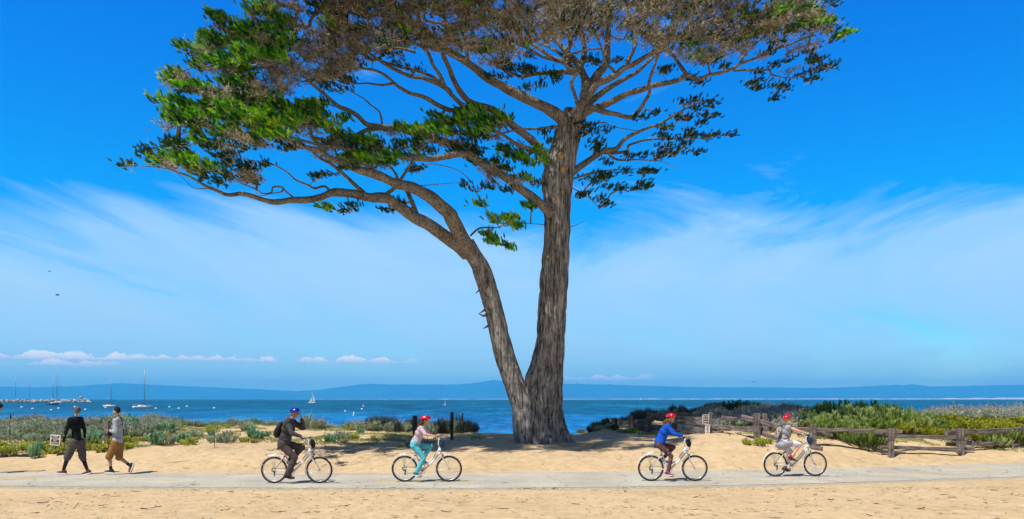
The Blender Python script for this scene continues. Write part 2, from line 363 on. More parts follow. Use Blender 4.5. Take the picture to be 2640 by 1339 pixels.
# ------------------------------------------------------------------ sea, hills
WZ = -1.5
def build_sea():
    ys = [36.0]
    while ys[-1] < 20000: ys.append(ys[-1]*1.02+.02)
    ys = np.array(ys); us = np.linspace(-1.6, 1.6, 300); V = []
    X = us[None, :]*ys[:, None]*1.0; Y = np.repeat(ys[:, None], len(us), 1)
    Z = np.full_like(X, WZ)
    for i in range(len(ys)):
        if ys[i] < 260:
            for j in range(len(us)):
                Z[i, j] += .07*noise.noise(Vector((X[i, j]*.35, Y[i, j]*.9, 0)))
    I = np.arange(X.size).reshape(X.shape)
    m, t, b = mat_base('sea_water', .15, .28); b.inputs['IOR'].default_value = 1.33
    g = N(t, 'NewGeometry'); pos = g.outputs['Position']; sp = N(t, 'SeparateXYZ'); L(t, pos, sp.inputs[0])
    # wind-patch colour, depth colour of the bay
    v = comb(t, M(t, 'MULTIPLY', sp.outputs[0], .012), M(t, 'MULTIPLY', sp.outputs[1], .035), 0)
    wp = noi(t, v, 1.0, 5, .6, .5)
    r = ramp(t, M(t, 'DIVIDE', sp.outputs[1], 900), [(.05, (.001, .18, .53)), (.14, (.001, .14, .40)), (.26, (.001, .09, .20)), (1, (.001, .055, .115))])
    L(t, mixc(t, ramp(t, wp, [(.42, 0.), (.6, .55)]), r, (.001, .10, .20)), b.inputs['Base Color'])
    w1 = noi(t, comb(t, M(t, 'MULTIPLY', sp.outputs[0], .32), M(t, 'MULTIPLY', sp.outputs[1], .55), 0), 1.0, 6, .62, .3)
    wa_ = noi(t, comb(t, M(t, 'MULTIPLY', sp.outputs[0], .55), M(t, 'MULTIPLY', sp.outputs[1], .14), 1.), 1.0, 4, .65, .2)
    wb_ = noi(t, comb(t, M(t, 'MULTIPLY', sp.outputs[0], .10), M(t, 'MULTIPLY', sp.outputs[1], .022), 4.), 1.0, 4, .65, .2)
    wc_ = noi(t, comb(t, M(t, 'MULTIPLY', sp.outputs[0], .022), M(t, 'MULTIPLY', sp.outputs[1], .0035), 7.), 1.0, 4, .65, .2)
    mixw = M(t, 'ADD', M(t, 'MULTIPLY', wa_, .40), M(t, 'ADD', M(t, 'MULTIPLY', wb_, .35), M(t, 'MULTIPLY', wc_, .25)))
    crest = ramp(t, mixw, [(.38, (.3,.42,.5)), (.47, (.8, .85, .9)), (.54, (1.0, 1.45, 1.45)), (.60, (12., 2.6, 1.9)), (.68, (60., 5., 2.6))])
    bn = N(t, 'Bump'); bn.inputs['Strength'].default_value = 1.0; bn.inputs['Distance'].default_value = 1.3
    L(t, w1, bn.inputs['Height'])
    dfs = N(t, 'BsdfDiffuse'); gl = N(t, 'BsdfGlossy'); gl.inputs['Roughness'].default_value = .22; gl.inputs['Color'].default_value = (.8, .95, 1, 1)
    L(t, bn.outputs[0], gl.inputs['Normal']); col = b.inputs['Base Color'].links[0].from_socket
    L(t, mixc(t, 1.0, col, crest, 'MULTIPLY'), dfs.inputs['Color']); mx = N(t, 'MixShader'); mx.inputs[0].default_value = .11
    L(t, dfs.outputs[0], mx.inputs[1]); L(t, gl.outputs[0], mx.inputs[2]); L(t, mx.outputs[0], t.nodes['Material Output'].inputs[0])
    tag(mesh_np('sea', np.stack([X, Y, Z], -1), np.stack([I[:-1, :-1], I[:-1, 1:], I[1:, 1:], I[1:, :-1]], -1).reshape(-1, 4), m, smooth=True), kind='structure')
build_sea()
HD = 9000.
SK = [(-300, 1001), (0, 998), (90, 1000), (150, 998), (200, 997), (260, 993), (305, 990), (350, 991), (440, 996), (520, 999), (640, 1004), (760, 1010), (820, 1007), (900, 996), (950, 991), (1010, 993), (1100, 993), (1180, 993), (1240, 987), (1275, 981), (1300, 986), (1370, 991), (1450, 991), (1560, 993), (1700, 997), (1800, 1000), (1930, 1000), (2050, 1001), (2130, 1002), (2200, 999), (2290, 995), (2365, 993), (2400, 998), (2480, 997), (2560, 995), (2640, 993), (2900, 996)]
def build_hills():
    us = np.arange(-900, 3500, 5.); base = np.interp(us, [a for a, _ in SK], [b for _, b in SK])
    rows = 26; V = []
    for r in range(rows+1):
        tt = r/rows; row = []
        for i, u in enumerate(us):
            D = HD+tt*4000; h0 = (HY+2-base[i])/F*HD
            prof = math.sin(min(tt/.62, 1)*math.pi/2)**.8*(1 if tt < .62 else max(0, 1-(tt-.62)/.38*.9))
            n = noise.fractal(Vector((u*.012, tt*5, 2)), .9, 2.1, 5)
            n1 = noise.noise(Vector((u*.05, 3, 2)))
            z = WZ+prof*h0*(D/HD if tt < .62 else 1.2)*(1+.05*n1)*(1-.28*abs(n)*(1-tt/.62 if tt < .62 else 0))
            row.append(((u-CX)/F*D, D, z if r else WZ-2))
        V.append(row)
    I = np.arange((rows+1)*len(us)).reshape(rows+1, -1)
    m, t, b = mat_base('hill_haze_blue', 1, 0); g = N(t, 'NewGeometry')
    L(t, ramp(t, noi(t, g.outputs['Position'], .002, 6), [(.35, (.012, .11, .30)), (.65, (.02, .14, .36))]), b.inputs['Base Color'])  # blue of the distant haze mixed into the hill colour itself
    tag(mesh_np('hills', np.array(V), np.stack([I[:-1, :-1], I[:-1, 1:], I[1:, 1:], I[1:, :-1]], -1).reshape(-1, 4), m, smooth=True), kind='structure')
    # pale dune shore under the hills
    us = np.arange(700, 2900, 4.); V0 = []; V1 = []
    for u in us:
        k = np.interp(u, [700, 1000, 1500, 2000, 2400, 2480, 2640, 2900], [.2, .9, 1.2, 1.8, 2.2, 4.0, 6.0, 7.0])
        h = k*(.7+.8*noise.noise(Vector((u*.03, 0, 0)))+.3*noise.noise(Vector((u*.2, 0, 0))))/F*8800
        x = (u-CX)/F
        V0.append((x*8800, 8800, WZ-1)); V1.append((x*8850, 8850, WZ+max(h, 1.)))
    V2 = [(a*1.02, bb*1.02, WZ-1) for a, bb, c_ in V1]
    V = np.array([V0, V1, V2]); I = np.arange(3*len(us)).reshape(3, -1)
    tag(mesh_np('far_beach', V, np.stack([I[:-1, :-1], I[:-1, 1:], I[1:, 1:], I[1:, :-1]], -1).reshape(-1, 4), mat_plain('far_dune_sand', (.9, .78, .75), .9, .1, scale=.004)), kind='structure')
build_hills()
# ------------------------------------------------------------------ the cypress
def reg(x0, y0, k): return lambda x, y: (x0+k*x, y0+k*y)
r1 = reg(300, 0, .459); rc = reg(1100, 500, .5128); r3 = reg(300, 300, .199); r4 = reg(400, 0, .2449)
r5 = reg(800, 0, .2449); r6 = reg(800, 280, .2449); r7 = reg(1250, 0, .2449); r8 = reg(1250, 280, .2449); r9 = reg(1700, 0, .2449)
TB = gz((1400-CX)/F*30, 30)
TREE = empty('cypress_tree', (P(1385, 1140, 30).x, 30, TB))
tag(TREE, 'giant wind-shaped cypress with forked furrowed trunk and flat spreading crown on the sandy bank', 'tree')
TO = Vector(TREE.location)
M_BARK = mat_bark('grey_cypress_bark', (.13, .12, .115), (.47, .445, .42), 8.5, .62, 1.0, .07)
M_LIMB = mat_bark('limb_bark', (.12, .103, .09), (.37, .33, .285), 16, 11, .8, .02)
M_TWIG = mat_plain('dead_twig_wood', (.28, .235, .185), .9, .1, var=.5, scale=1.2)
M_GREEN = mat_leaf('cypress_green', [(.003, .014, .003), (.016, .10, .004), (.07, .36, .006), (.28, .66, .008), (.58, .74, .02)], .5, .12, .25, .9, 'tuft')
M_DARK = mat_leaf('cypress_shade_green', [(.004, .016, .004), (.014, .055, .006), (.03, .11, .007), (.10, .20, .012)], .6, .12, .2, .9, 'tuft')  # shade of the crown's underside put into a darker leaf green
M_BROWN = mat_leaf('cypress_brown', [(.04, .032, .018), (.16, .13, .08), (.33, .28, .19), (.60, .53, .41), (.22, .22, .05)], .8, .12, .1, 1.4, 'tuft')
def trunk_stem(rows, n=88, seed=0, flare=False):
    A = crom(rows, 22); V = []; nr = len(A)
    for i, (cx, cy, hw, D) in enumerate(A):
        c = P(cx, cy, D); r = hw*D/F
        t0 = A[max(i-1, 0)]; t1 = A[min(i+1, nr-1)]; d = (P(t1[0], t1[1], t1[3])-P(t0[0], t0[1], t0[3])).normalized()
        a, b = frame(d); a = Vector((1, 0, 0))-d*d.x; a.normalize(); b = d.cross(a)
        low = max(0, (cy-1040)/100)
        for k in range(n):
            th = 2*math.pi*k/n; q = a*math.cos(th)+b*math.sin(th)
            w = noise.noise(Vector((math.cos(th)*2.2+seed, math.sin(th)*2.2, c.z*.22)))*.10
            w += noise.noise(Vector((math.cos(th)*6+seed, math.sin(th)*6, c.z*.5+5)))*.055
            rg = abs(noise.noise(Vector((math.cos(th)*13+seed, math.sin(th)*13, c.z*1.1+9))))
            w -= (.09-.24*min(rg, .35))*1.05
            w += .05*noise.noise(Vector((math.cos(th)*9+seed, math.sin(th)*9, c.z*1.3+30)))
            w += noise.noise(Vector((math.cos(th)*20+seed, math.sin(th)*20, c.z*3.)))*.028
            w += low**2*(.10*math.sin(th*5+seed*3)+.06*math.sin(th*9+1)+.08)
            V.append(c+q*r*(1+w)-TO)
    I = np.arange(nr*n).reshape(nr, n); J = np.roll(I, -1, 1)
    Fc = np.stack([I[:-1], J[:-1], J[1:], I[1:]], -1).reshape(-1, 4)
    return np.array([tuple(v) for v in V]), Fc
def cc(l, r, y, D): return ((l+r)/2, y, (r-l)/2, D)
va, fa = trunk_stem([cc(1330, 1482, 1163, 29.9), cc(1340, 1468, 1140, 29.9), cc(1344, 1457, 1100, 29.9), cc(1346, 1450, 1050, 29.9), cc(1354, 1453, 985, 30), cc(1379, 1456, 900, 30), cc(1386, 1460, 800, 30), cc(1392, 1465, 700, 30), cc(1402, 1469, 600, 30), cc(1400, 1472, 520, 30), cc(1400, 1478, 459, 30), cc(1415, 1488, 400, 30), cc(1430, 1496, 350, 30), cc(1440, 1504, 318, 30), cc(1452, 1500, 285, 30)], seed=1)
vb, fb = trunk_stem([cc(1318, 1404, 1163, 29.75), cc(1327, 1400, 1140, 29.8), cc(1322, 1386, 1100, 29.85), cc(1318, 1378, 1050, 29.85), cc(1297, 1353, 985, 29.8), cc(1269, 1323, 900, 29.7), cc(1249, 1297, 800, 29.5), cc(1220, 1267, 700, 29.2), cc(1201, 1242, 660, 29.05), cc(1184, 1222, 625, 28.95)], n=72, seed=6)
mesh_np('trunk', np.concatenate([va, vb]), np.concatenate([fa, fb+len(va)]), M_BARK, TREE, True)
# pruning scars
M_CUT = mat_plain('cut_wood', (.55, .33, .15), .8, .1, var=.3, scale=5)
for x, y, rx, rz in [(1429, 518, 4.5, 8), (1450, 495, 3.5, 7), (1446, 402, 8, 9), (1450, 437, 7, 8), (1412, 661, 4, 6)]:
    c = P(x, y, 29.35+(.1 if y < 450 else 0))-TO; MB().ell(c, (rx*.0148, .13, rz*.0148), 14, 9).build('pruning_scar', M_CUT, TREE)
for x, y, dx, dy in [(1232, 745, -9, 22), (1243, 800, -12, 16), (1240, 815, -10, -10), (1250, 842, -7, 10), (1458, 705, 6, 8)]:
    D_ = 29.45 if dx < 0 else 29.9; a_ = P(x+(24 if dx < 0 else -10), y-4, D_)-TO; MB().tube([a_, P(x+6 if dx < 0 else x, y, D_)-TO, P(x+dx*.7, y+dy*.6, D_-.05)-TO], [.075, .045, .008], 7).build('broken_stub', M_LIMB, TREE)
LIMBS = []
def limb(pts, w0, w1, D0, D1, pw=1.0):
    n = len(pts); cum = [0]
    for i in range(1, n): cum.append(cum[-1]+math.dist(pts[i], pts[i-1]))
    rows = [(x, y, (w1+(w0-w1)*(1-c/cum[-1])**(pw*1.45)), D0+(D1-D0)*(c/cum[-1])) for (x, y), c in zip(pts, cum)]
    LIMBS.append(crom(rows, 6))
def mp(f, s): return [f(*p) for p in s]
# left stem limbs, reaching towards the path
limb(mp(rc, [(205, 305), (150, 255), (110, 225), (60, 190), (0, 150)])+mp(r6, [(1100, 1150), (1000, 1080), (900, 1010), (820, 950), (740, 935), (640, 930), (520, 910), (400, 890), (280, 880), (200, 900), (130, 930), (0, 950)])+mp(r3, [(2300, 1090), (2150, 1110), (2000, 1110), (1870, 1080), (1700, 1025), (1600, 1005), (1480, 1020), (1400, 1010), (1300, 960), (1180, 910), (1050, 840), (920, 770), (800, 730), (700, 690), (600, 670), (450, 655), (350, 650), (200, 630)]), 21, .9, 29.1, 22, .8)
limb(mp(rc, [(225, 310), (195, 250), (160, 190), (115, 110)])+mp(r6, [(1480, 1120), (1380, 1030), (1250, 930), (1100, 840), (1000, 810), (900, 790), (750, 720), (620, 670), (480, 630), (380, 590), (200, 520), (80, 450), (-60, 400), (-250, 330), (-420, 280), (-650, 200), (-900, 150)]), 24, 2.2, 29, 22.8, .85)
limb(mp(r6, [(750, 940), (870, 850), (930, 780), (1000, 680), (1080, 560), (1130, 470), (1200, 390), (1300, 320)]), 6.5, 3, 28, 27.2)
limb(mp(r6, [(1150, 1190), (1110, 1080), (1050, 950), (1010, 860), (930, 770), (900, 690)]), 9, 5, 28.6, 28)
limb(mp(r6, [(560, 890), (430, 760), (330, 670), (230, 600), (100, 520), (0, 430), (-150, 330), (-350, 250), (-600, 180)]), 7, 1.8, 27.4, 23)
limb(mp(r6, [(320, 660), (280, 540), (255, 430), (150, 330)]), 4.5, 2, 26.8, 26)
limb(mp(r6, [(210, 870), (150, 820), (50, 840), (-40, 800)])+mp(r3, [(2330, 830), (2200, 720), (2050, 640), (1900, 600), (1700, 560), (1500, 480)]), 4, 1, 26.4, 23)
limb(mp(r3, [(2310, 1070), (2200, 980), (2140, 920), (2030, 920), (2010, 985), (1900, 1000), (1830, 960), (1700, 900), (1500, 830), (1300, 780), (1100, 700), (900, 600)]), 3.2, .8, 25.4, 22.6)
limb(mp(r3, [(2160, 940), (2130, 980), (2010, 1000), (1880, 1030), (1810, 985)]), 2.6, .9, 24.8, 24)
limb(mp(r3, [(1200, 935), (1040, 940), (950, 890), (850, 790), (740, 700), (640, 620), (600, 480), (640, 400), (740, 350)]), 1.5, .6, 23, 22.3)
limb(mp(r3, [(720, 560), (650, 460), (560, 440), (470, 460)]), 1., .4, 22.4, 22.2)
limb([(1212, 608), (1238, 588), (1282, 587), (1310, 575)], 3.2, 1.4, 29, 28.6)
limb([(1290, 590), (1268, 560), (1240, 520), (1215, 470), (1180, 440), (1130, 425), (1100, 425), (1050, 440)], 1.6, 1.2, 28.7, 28)
limb([(1028, 480), (1100, 478), (1160, 473), (1210, 470)], 1.8, .8, 28, 28.4)
# limbs from the right stem to the left
limb(mp(r8, [(700, 1120), (620, 1030), (560, 980), (420, 880), (300, 790), (180, 700), (60, 620)])+mp(r6, [(1837, 590), (1700, 510), (1560, 480), (1420, 510), (1250, 530), (1100, 520), (950, 500), (800, 470), (600, 440), (400, 420), (100, 380), (-200, 300), (-500, 250)]), 15, 3, 29.6, 24, .9)
limb(mp(r6, [(1640, 500), (1500, 380), (1300, 310), (1070, 255), (900, 215), (750, 195), (600, 165), (500, 80), (400, 20), (280, -30)])+mp(r5, [(130, 970), (0, 870)])+mp(r4, [(1540, 760), (1400, 690), (1250, 620), (1050, 560), (900, 480)]), 11, 2.5, 28.6, 23.8, .8)
limb(mp(r6, [(750, 200), (600, 230), (450, 280), (300, 260), (150, 200), (0, 190), (-200, 150), (-450, 100)]), 7, 2, 27.2, 23.8)
limb(mp(r6, [(760, 190), (735, 60), (700, 10)])+mp(r5, [(640, 1110), (560, 1040), (430, 970), (350, 910), (250, 870)]), 3.4, 1.2, 27.6, 27)
limb([(1412, 415), (1395, 390), (1382, 371), (1350, 345), (1320, 322), (1294, 300)]+mp(r5, [(1880, 1140), (1700, 1080), (1570, 960), (1500, 830), (1460, 720), (1400, 600), (1390, 500), (1340, 430), (1240, 330), (1150, 230), (1130, 120), (1140, 0), (1130, -120)]), 12.5, 5, 29.8, 28, .8)
limb(mp(r5, [(1860, 1150), (1700, 1120), (1520, 1170), (1350, 1110), (1200, 1030), (1050, 980), (900, 890), (820, 820), (700, 750), (560, 720), (430, 690), (280, 640), (100, 600), (-60, 540), (-250, 450)]), 8.5, 2, 28.8, 26.5)
limb(mp(r7, [(860, 1310), (760, 1210), (650, 1140), (560, 1100), (400, 1020), (260, 950), (100, 860), (0, 800)])+mp(r5, [(1700, 700), (1580, 620), (1440, 540), (1300, 440), (1150, 330), (1050, 230), (960, 130), (880, 0), (820, -120)]), 17, 5, 29.7, 28, .7)
limb(mp(r5, [(1480, 980), (1380, 900), (1200, 830), (1050, 800), (900, 740), (750, 660), (650, 590), (560, 520), (450, 460), (300, 430), (100, 360), (-100, 280)]), 8, 2, 28.6, 27)
limb(mp(r5, [(1390, 900), (1300, 820), (1150, 760), (1000, 720), (850, 680), (700, 620), (600, 540)]), 5.5, 2.5, 28.8, 28)
limb(mp(r5, [(1620, 1120), (1560, 1080), (1440, 950), (1370, 800), (1290, 680), (1240, 560), (1150, 480), (1060, 440), (1000, 330), (930, 180), (890, 50), (880, -90)]), 6.5, 3.5, 28.3, 26.8)
limb(mp(r5, [(1290, 650), (1240, 560), (1170, 440), (1060, 330), (980, 220)]), 4.5, 3.5, 28, 27.6)
limb(mp(r5, [(1420, 500), (1440, 400), (1430, 290), (1400, 160), (1380, 60), (1340, -60)]), 6, 2.5, 28.2, 28.6)
limb(mp(r5, [(1430, 290), (1550, 280), (1660, 210), (1760, 130)]), 4.5, 2, 28.4, 29.5)
limb(mp(r5, [(1110, 560), (950, 510), (830, 520), (750, 470), (680, 410), (650, 300), (610, 240), (580, 100)]), 4.2, 1.8, 28, 27)
limb(mp(r5, [(870, 880), (750, 900), (600, 880), (460, 880), (300, 830)]), 4, 1.4, 28, 27)
limb(mp(r5, [(650, 720), (670, 600), (760, 500)]), 1.6, .8, 28, 27.6)
# the right stem's top
limb(mp(r7, [(900, 1330), (960, 1260), (1000, 1130), (1080, 1030), (1150, 930), (1200, 870), (1300, 830), (1370, 790), (1450, 720), (1560, 680), (1700, 600), (1820, 540), (1920, 440), (2040, 380)])+mp(r9, [(150, 420), (300, 330), (450, 260), (600, 180), (750, 120)]), 13, 2.2, 29.6, 27.8, .8)
limb(mp(r7, [(960, 1330), (1010, 1220), (1040, 1100), (1060, 950), (1050, 820), (1000, 700), (900, 590), (820, 500), (700, 380), (600, 280)]), 20, 4, 30.1, 31, .8)
limb(mp(r7, [(1020, 1180), (1080, 1000), (1130, 880), (1200, 780), (1260, 700), (1280, 560), (1290, 400), (1300, 200), (1310, 0), (1300, -150)]), 16, 5, 30.3, 31.5, .8)
limb(mp(r7, [(980, 1110), (945, 1000), (905, 880), (960, 780), (990, 740), (900, 720), (850, 680), (830, 600), (950, 560), (1100, 520), (1220, 520)]), 6, 2.6, 29.5, 29)
limb(mp(r7, [(860, 570), (900, 460), (920, 300), (945, 220), (1000, 130), (1040, 0), (1060, -120)]), 7.5, 4, 30.4, 30.8)
limb(mp(r7, [(1000, 720), (1050, 560), (1030, 400), (1000, 240), (1000, 100)]), 9, 5, 30.6, 31)
limb(mp(r7, [(980, 780), (930, 770), (780, 760), (600, 770), (480, 790), (380, 810), (250, 760), (130, 700), (20, 620)])+mp(r5, [(1750, 520), (1640, 380), (1560, 260)]), 7.5, 2.5, 30.2, 30.8)
limb(mp(r7, [(960, 740), (830, 655), (700, 600), (560, 500), (430, 400), (300, 300), (200, 200)]), 7, 3, 30.5, 32)
limb(mp(r7, [(840, 660), (760, 640), (600, 590), (430, 500), (300, 450), (180, 360), (60, 280), (-60, 200)]), 5.5, 2.5, 30.4, 30)
limb(mp(r7, [(900, 650), (820, 590), (680, 500), (560, 440), (450, 350)]), 6.5, 3, 30.6, 33)
limb(mp(r7, [(1060, 1130), (1130, 1060), (1200, 1000), (1350, 900), (1480, 830), (1600, 760), (1700, 670), (1800, 580), (1900, 520)]), 10, 4, 30, 31)
limb(mp(r7, [(1000, 1230), (1080, 1170), (1150, 1130), (1250, 1100), (1400, 1040), (1550, 980), (1700, 930), (1850, 890), (2040, 850)])+mp(r9, [(280, 800), (420, 830), (520, 790), (650, 770), (780, 720), (860, 670), (1000, 620), (1100, 570), (1250, 510), (1350, 480), (1500, 420), (1650, 370)]), 11, 2, 29.8, 29, .9)
limb(mp(r9, [(780, 740), (920, 740), (1060, 740), (1150, 740), (1200, 790), (1350, 820), (1450, 810), (1600, 740), (1720, 700)]), 4, 1, 29.3, 28.6)
limb(mp(r9, [(850, 680), (890, 590), (950, 520), (1050, 430), (1150, 350)]), 4.5, 2, 29.3, 29)
limb(mp(r9, [(290, 800), (220, 680), (160, 600), (80, 540), (-40, 480)]), 7, 3, 29.4, 30)
limb(mp(r9, [(1170, 770), (1220, 860), (1270, 940), (1380, 920)]), 1.4, .6, 29, 29)
limb(mp(r9, [(1170, 780), (1130, 850), (1080, 890), (980, 920)]), 1.4, .6, 29, 29)
limb(mp(r7, [(1050, 1160), (1110, 1130), (1250, 1180), (1400, 1210), (1520, 1240), (1600, 1190), (1680, 1080), (1735, 980), (1730, 880), (1770, 740), (1810, 620), (1830, 550), (1760, 420), (1700, 300), (1660, 170), (1640, 80)]), 8.5, 2.2, 29.6, 28.2, .9)
limb(mp(r7, [(1400, 820), (1380, 780), (1330, 720), (1270, 660), (1240, 560), (1220, 480), (1160, 350)]), 5.5, 2, 29.2, 28.8)
limb(mp(r7, [(1500, 690), (1560, 560), (1590, 430), (1560, 330), (1500, 240), (1490, 60)]), 6.5, 2.5, 29.2, 29)
limb(mp(r7, [(1860, 530), (1960, 430), (2040, 400)])+mp(r9, [(100, 350), (200, 200), (300, 60)]), 5, 2, 28.6, 28)
limb(mp(r9, [(900, 300), (1100, 120), (1250, 60), (1400, 0), (1600, -60)]), 4, 1.5, 29.5, 29)
limb(mp(r9, [(0, 420), (250, 420), (500, 360), (800, 300), (1000, 240), (1300, 180), (1600, 230), (1800, 330)]), 5, 1.5, 29, 28.5)
# lower right limbs
limb(mp(r8, [(900, 700), (960, 650), (1050, 580), (1150, 510), (1250, 450), (1380, 430), (1450, 350), (1550, 280), (1700, 210), (1850, 160)])+mp(r9, [(100, 1250), (200, 1190), (330, 1120), (430, 1080)]), 10, 1.5, 30, 31, .8)
limb(mp(r8, [(1250, 460), (1400, 460), (1500, 440), (1510, 390), (1600, 360), (1720, 330), (1900, 320), (2100, 320), (2300, 310)]), 5.5, 1, 30.4, 31)
limb(mp(r8, [(1300, 470), (1400, 540), (1600, 540), (1800, 550), (1900, 570), (2040, 630)]), 4, .7, 30.3, 30.6)
limb(mp(r8, [(1000, 240), (1060, 200), (1150, 170), (1260, 150), (1340, 190), (1500, 220), (1650, 240)]), 2.5, 1, 30.2, 31)
limb(mp(r8, [(930, 740), (1100, 690), (1300, 650), (1500, 640), (1650, 640)]), 3.5, 1, 30, 30.4)
limb(mp(r8, [(860, 210), (740, 195), (600, 205), (480, 215), (360, 215), (200, 260), (60, 300)]), 5, 2.5, 29.8, 29)
limb(mp(r8, [(900, 830), (1000, 880), (1100, 940), (1200, 1050)]), 1.7, .7, 30, 30.2)
limb(mp(r8, [(880, 1250), (960, 1230), (1040, 1190)]), 1.4, .6, 30, 29.8)
limb(mp(r8, [(640, 1225), (450, 1210), (300, 1200), (150, 1160)]), 1.4, .8, 29.8, 29)
limb(mp(r8, [(660, 520), (560, 470), (450, 420), (330, 380), (200, 290), (60, 220)]), 8, 4, 29.8, 28.5)
NP, NR = [], []            # skeleton nodes and radii
lm = None
for A in LIMBS:
    pts = []; rad = []; sd_ = random.random()*50
    for i, (x, y, w, D) in enumerate(A):
        p = P(x, y, D); r = w*.88*D/F
        p += Vector((noise.noise(p*1.3+Vector((sd_, 0, 0))), 0, noise.noise(p*1.3+Vector((0, sd_, 0)))))*min(r*.6, .05)
        r *= 1+.16*noise.noise(p*2.1)
        pts.append(p-TO); rad.append(r); NP.append(tuple(p)); NR.append(r)
    n = 14 if A[0][2] > 8 else 9
    MB().tube(pts, rad, n).build('limb', M_LIMB, TREE)
# ---------------- foliage pads (px centre, radii, kind, density)
PADS = []
def pads(kind, lst, dens=1.0):
    for q in lst: 
        PADS.append((kind, *q[:4], (q[4] if len(q) > 4 else 1)*dens))
        if kind == 'g' and q[3] > 12: PADS.append(('d', q[0]+4, q[1]+q[3]*.75, q[2]*.8, 5, .8)); PADS.append(('b', q[0]+6, q[1]+q[3]*1.0, q[2], 9, .35))  # darker leaves under each green pad paint its shaded underside
pads('g', [(480,120,28,9),(520,130,50,15),(590,97,70,26),(575,55,26,24),(650,75,50,22),(680,105,80,30),(722,62,50,28),(700,18,42,22),(648,35,22,9),(660,143,90,22),(525,163,40,14),(600,152,60,17),(625,175,50,15),(720,140,50,20,.6),
 (450,205,34,16),(468,190,12,14),(500,226,56,15),(560,238,50,15),(600,222,50,13),(640,210,40,12),(455,265,36,11),(500,278,40,12),(550,285,90,18),(620,285,95,26),(690,262,70,24),(650,235,50,14),(740,280,70,26),(800,280,50,22),(845,278,32,10),(437,300,32,9),(490,312,60,13),(580,312,110,18),(690,315,90,20),(780,310,60,22),
 (540,345,32,12),(510,366,20,8),(550,375,26,6),(430,415,36,13),(470,402,46,16),(505,418,46,16),(530,440,50,12),(700,345,46,22),(670,362,36,14),(620,340,40,16),
 (835,300,30,10),(870,322,50,10),(900,310,20,8),(868,352,32,18),(890,360,26,16),(935,365,40,22),(920,400,50,22),(965,372,40,14),(985,402,34,9),(850,375,24,14),(960,420,70,16),(1040,412,60,14),(1080,335,50,16),(1100,302,34,10),(1115,345,70,18),(1170,320,60,24),(1195,300,24,20),(1240,300,44,26),(1278,308,34,8),(1215,350,60,18),(1290,310,20,14),(1262,335,40,20),
 (1340,392,56,12),(1375,395,22,6),(1325,405,40,12),(1370,412,32,9),(1395,412,14,6),(1305,300,26,18),(1350,462,30,12,.7),(1378,428,14,7),
 (1250,525,34,6,.6),(1335,535,40,6),(1372,538,34,7),(1288,568,56,11),(1335,584,40,10),(1285,618,14,9),(1262,600,12,10),(1300,645,24,9),(1272,632,12,8),(862,537,26,5),
 (1965,48,56,14),(2025,30,80,12),(2092,22,26,12),(1950,62,46,18),(2125,62,26,16),(2150,82,32,9),(1935,85,60,15),(2000,72,50,14),(2065,60,40,16),(1900,28,28,9),(2165,92,20,5),(1780,118,24,7,.7),(1410,15,26,14),(1440,30,30,12,.7),(1300,45,20,10,.6),(1680,12,36,10,.7),(1350,35,14,9,.6)], 1.0)
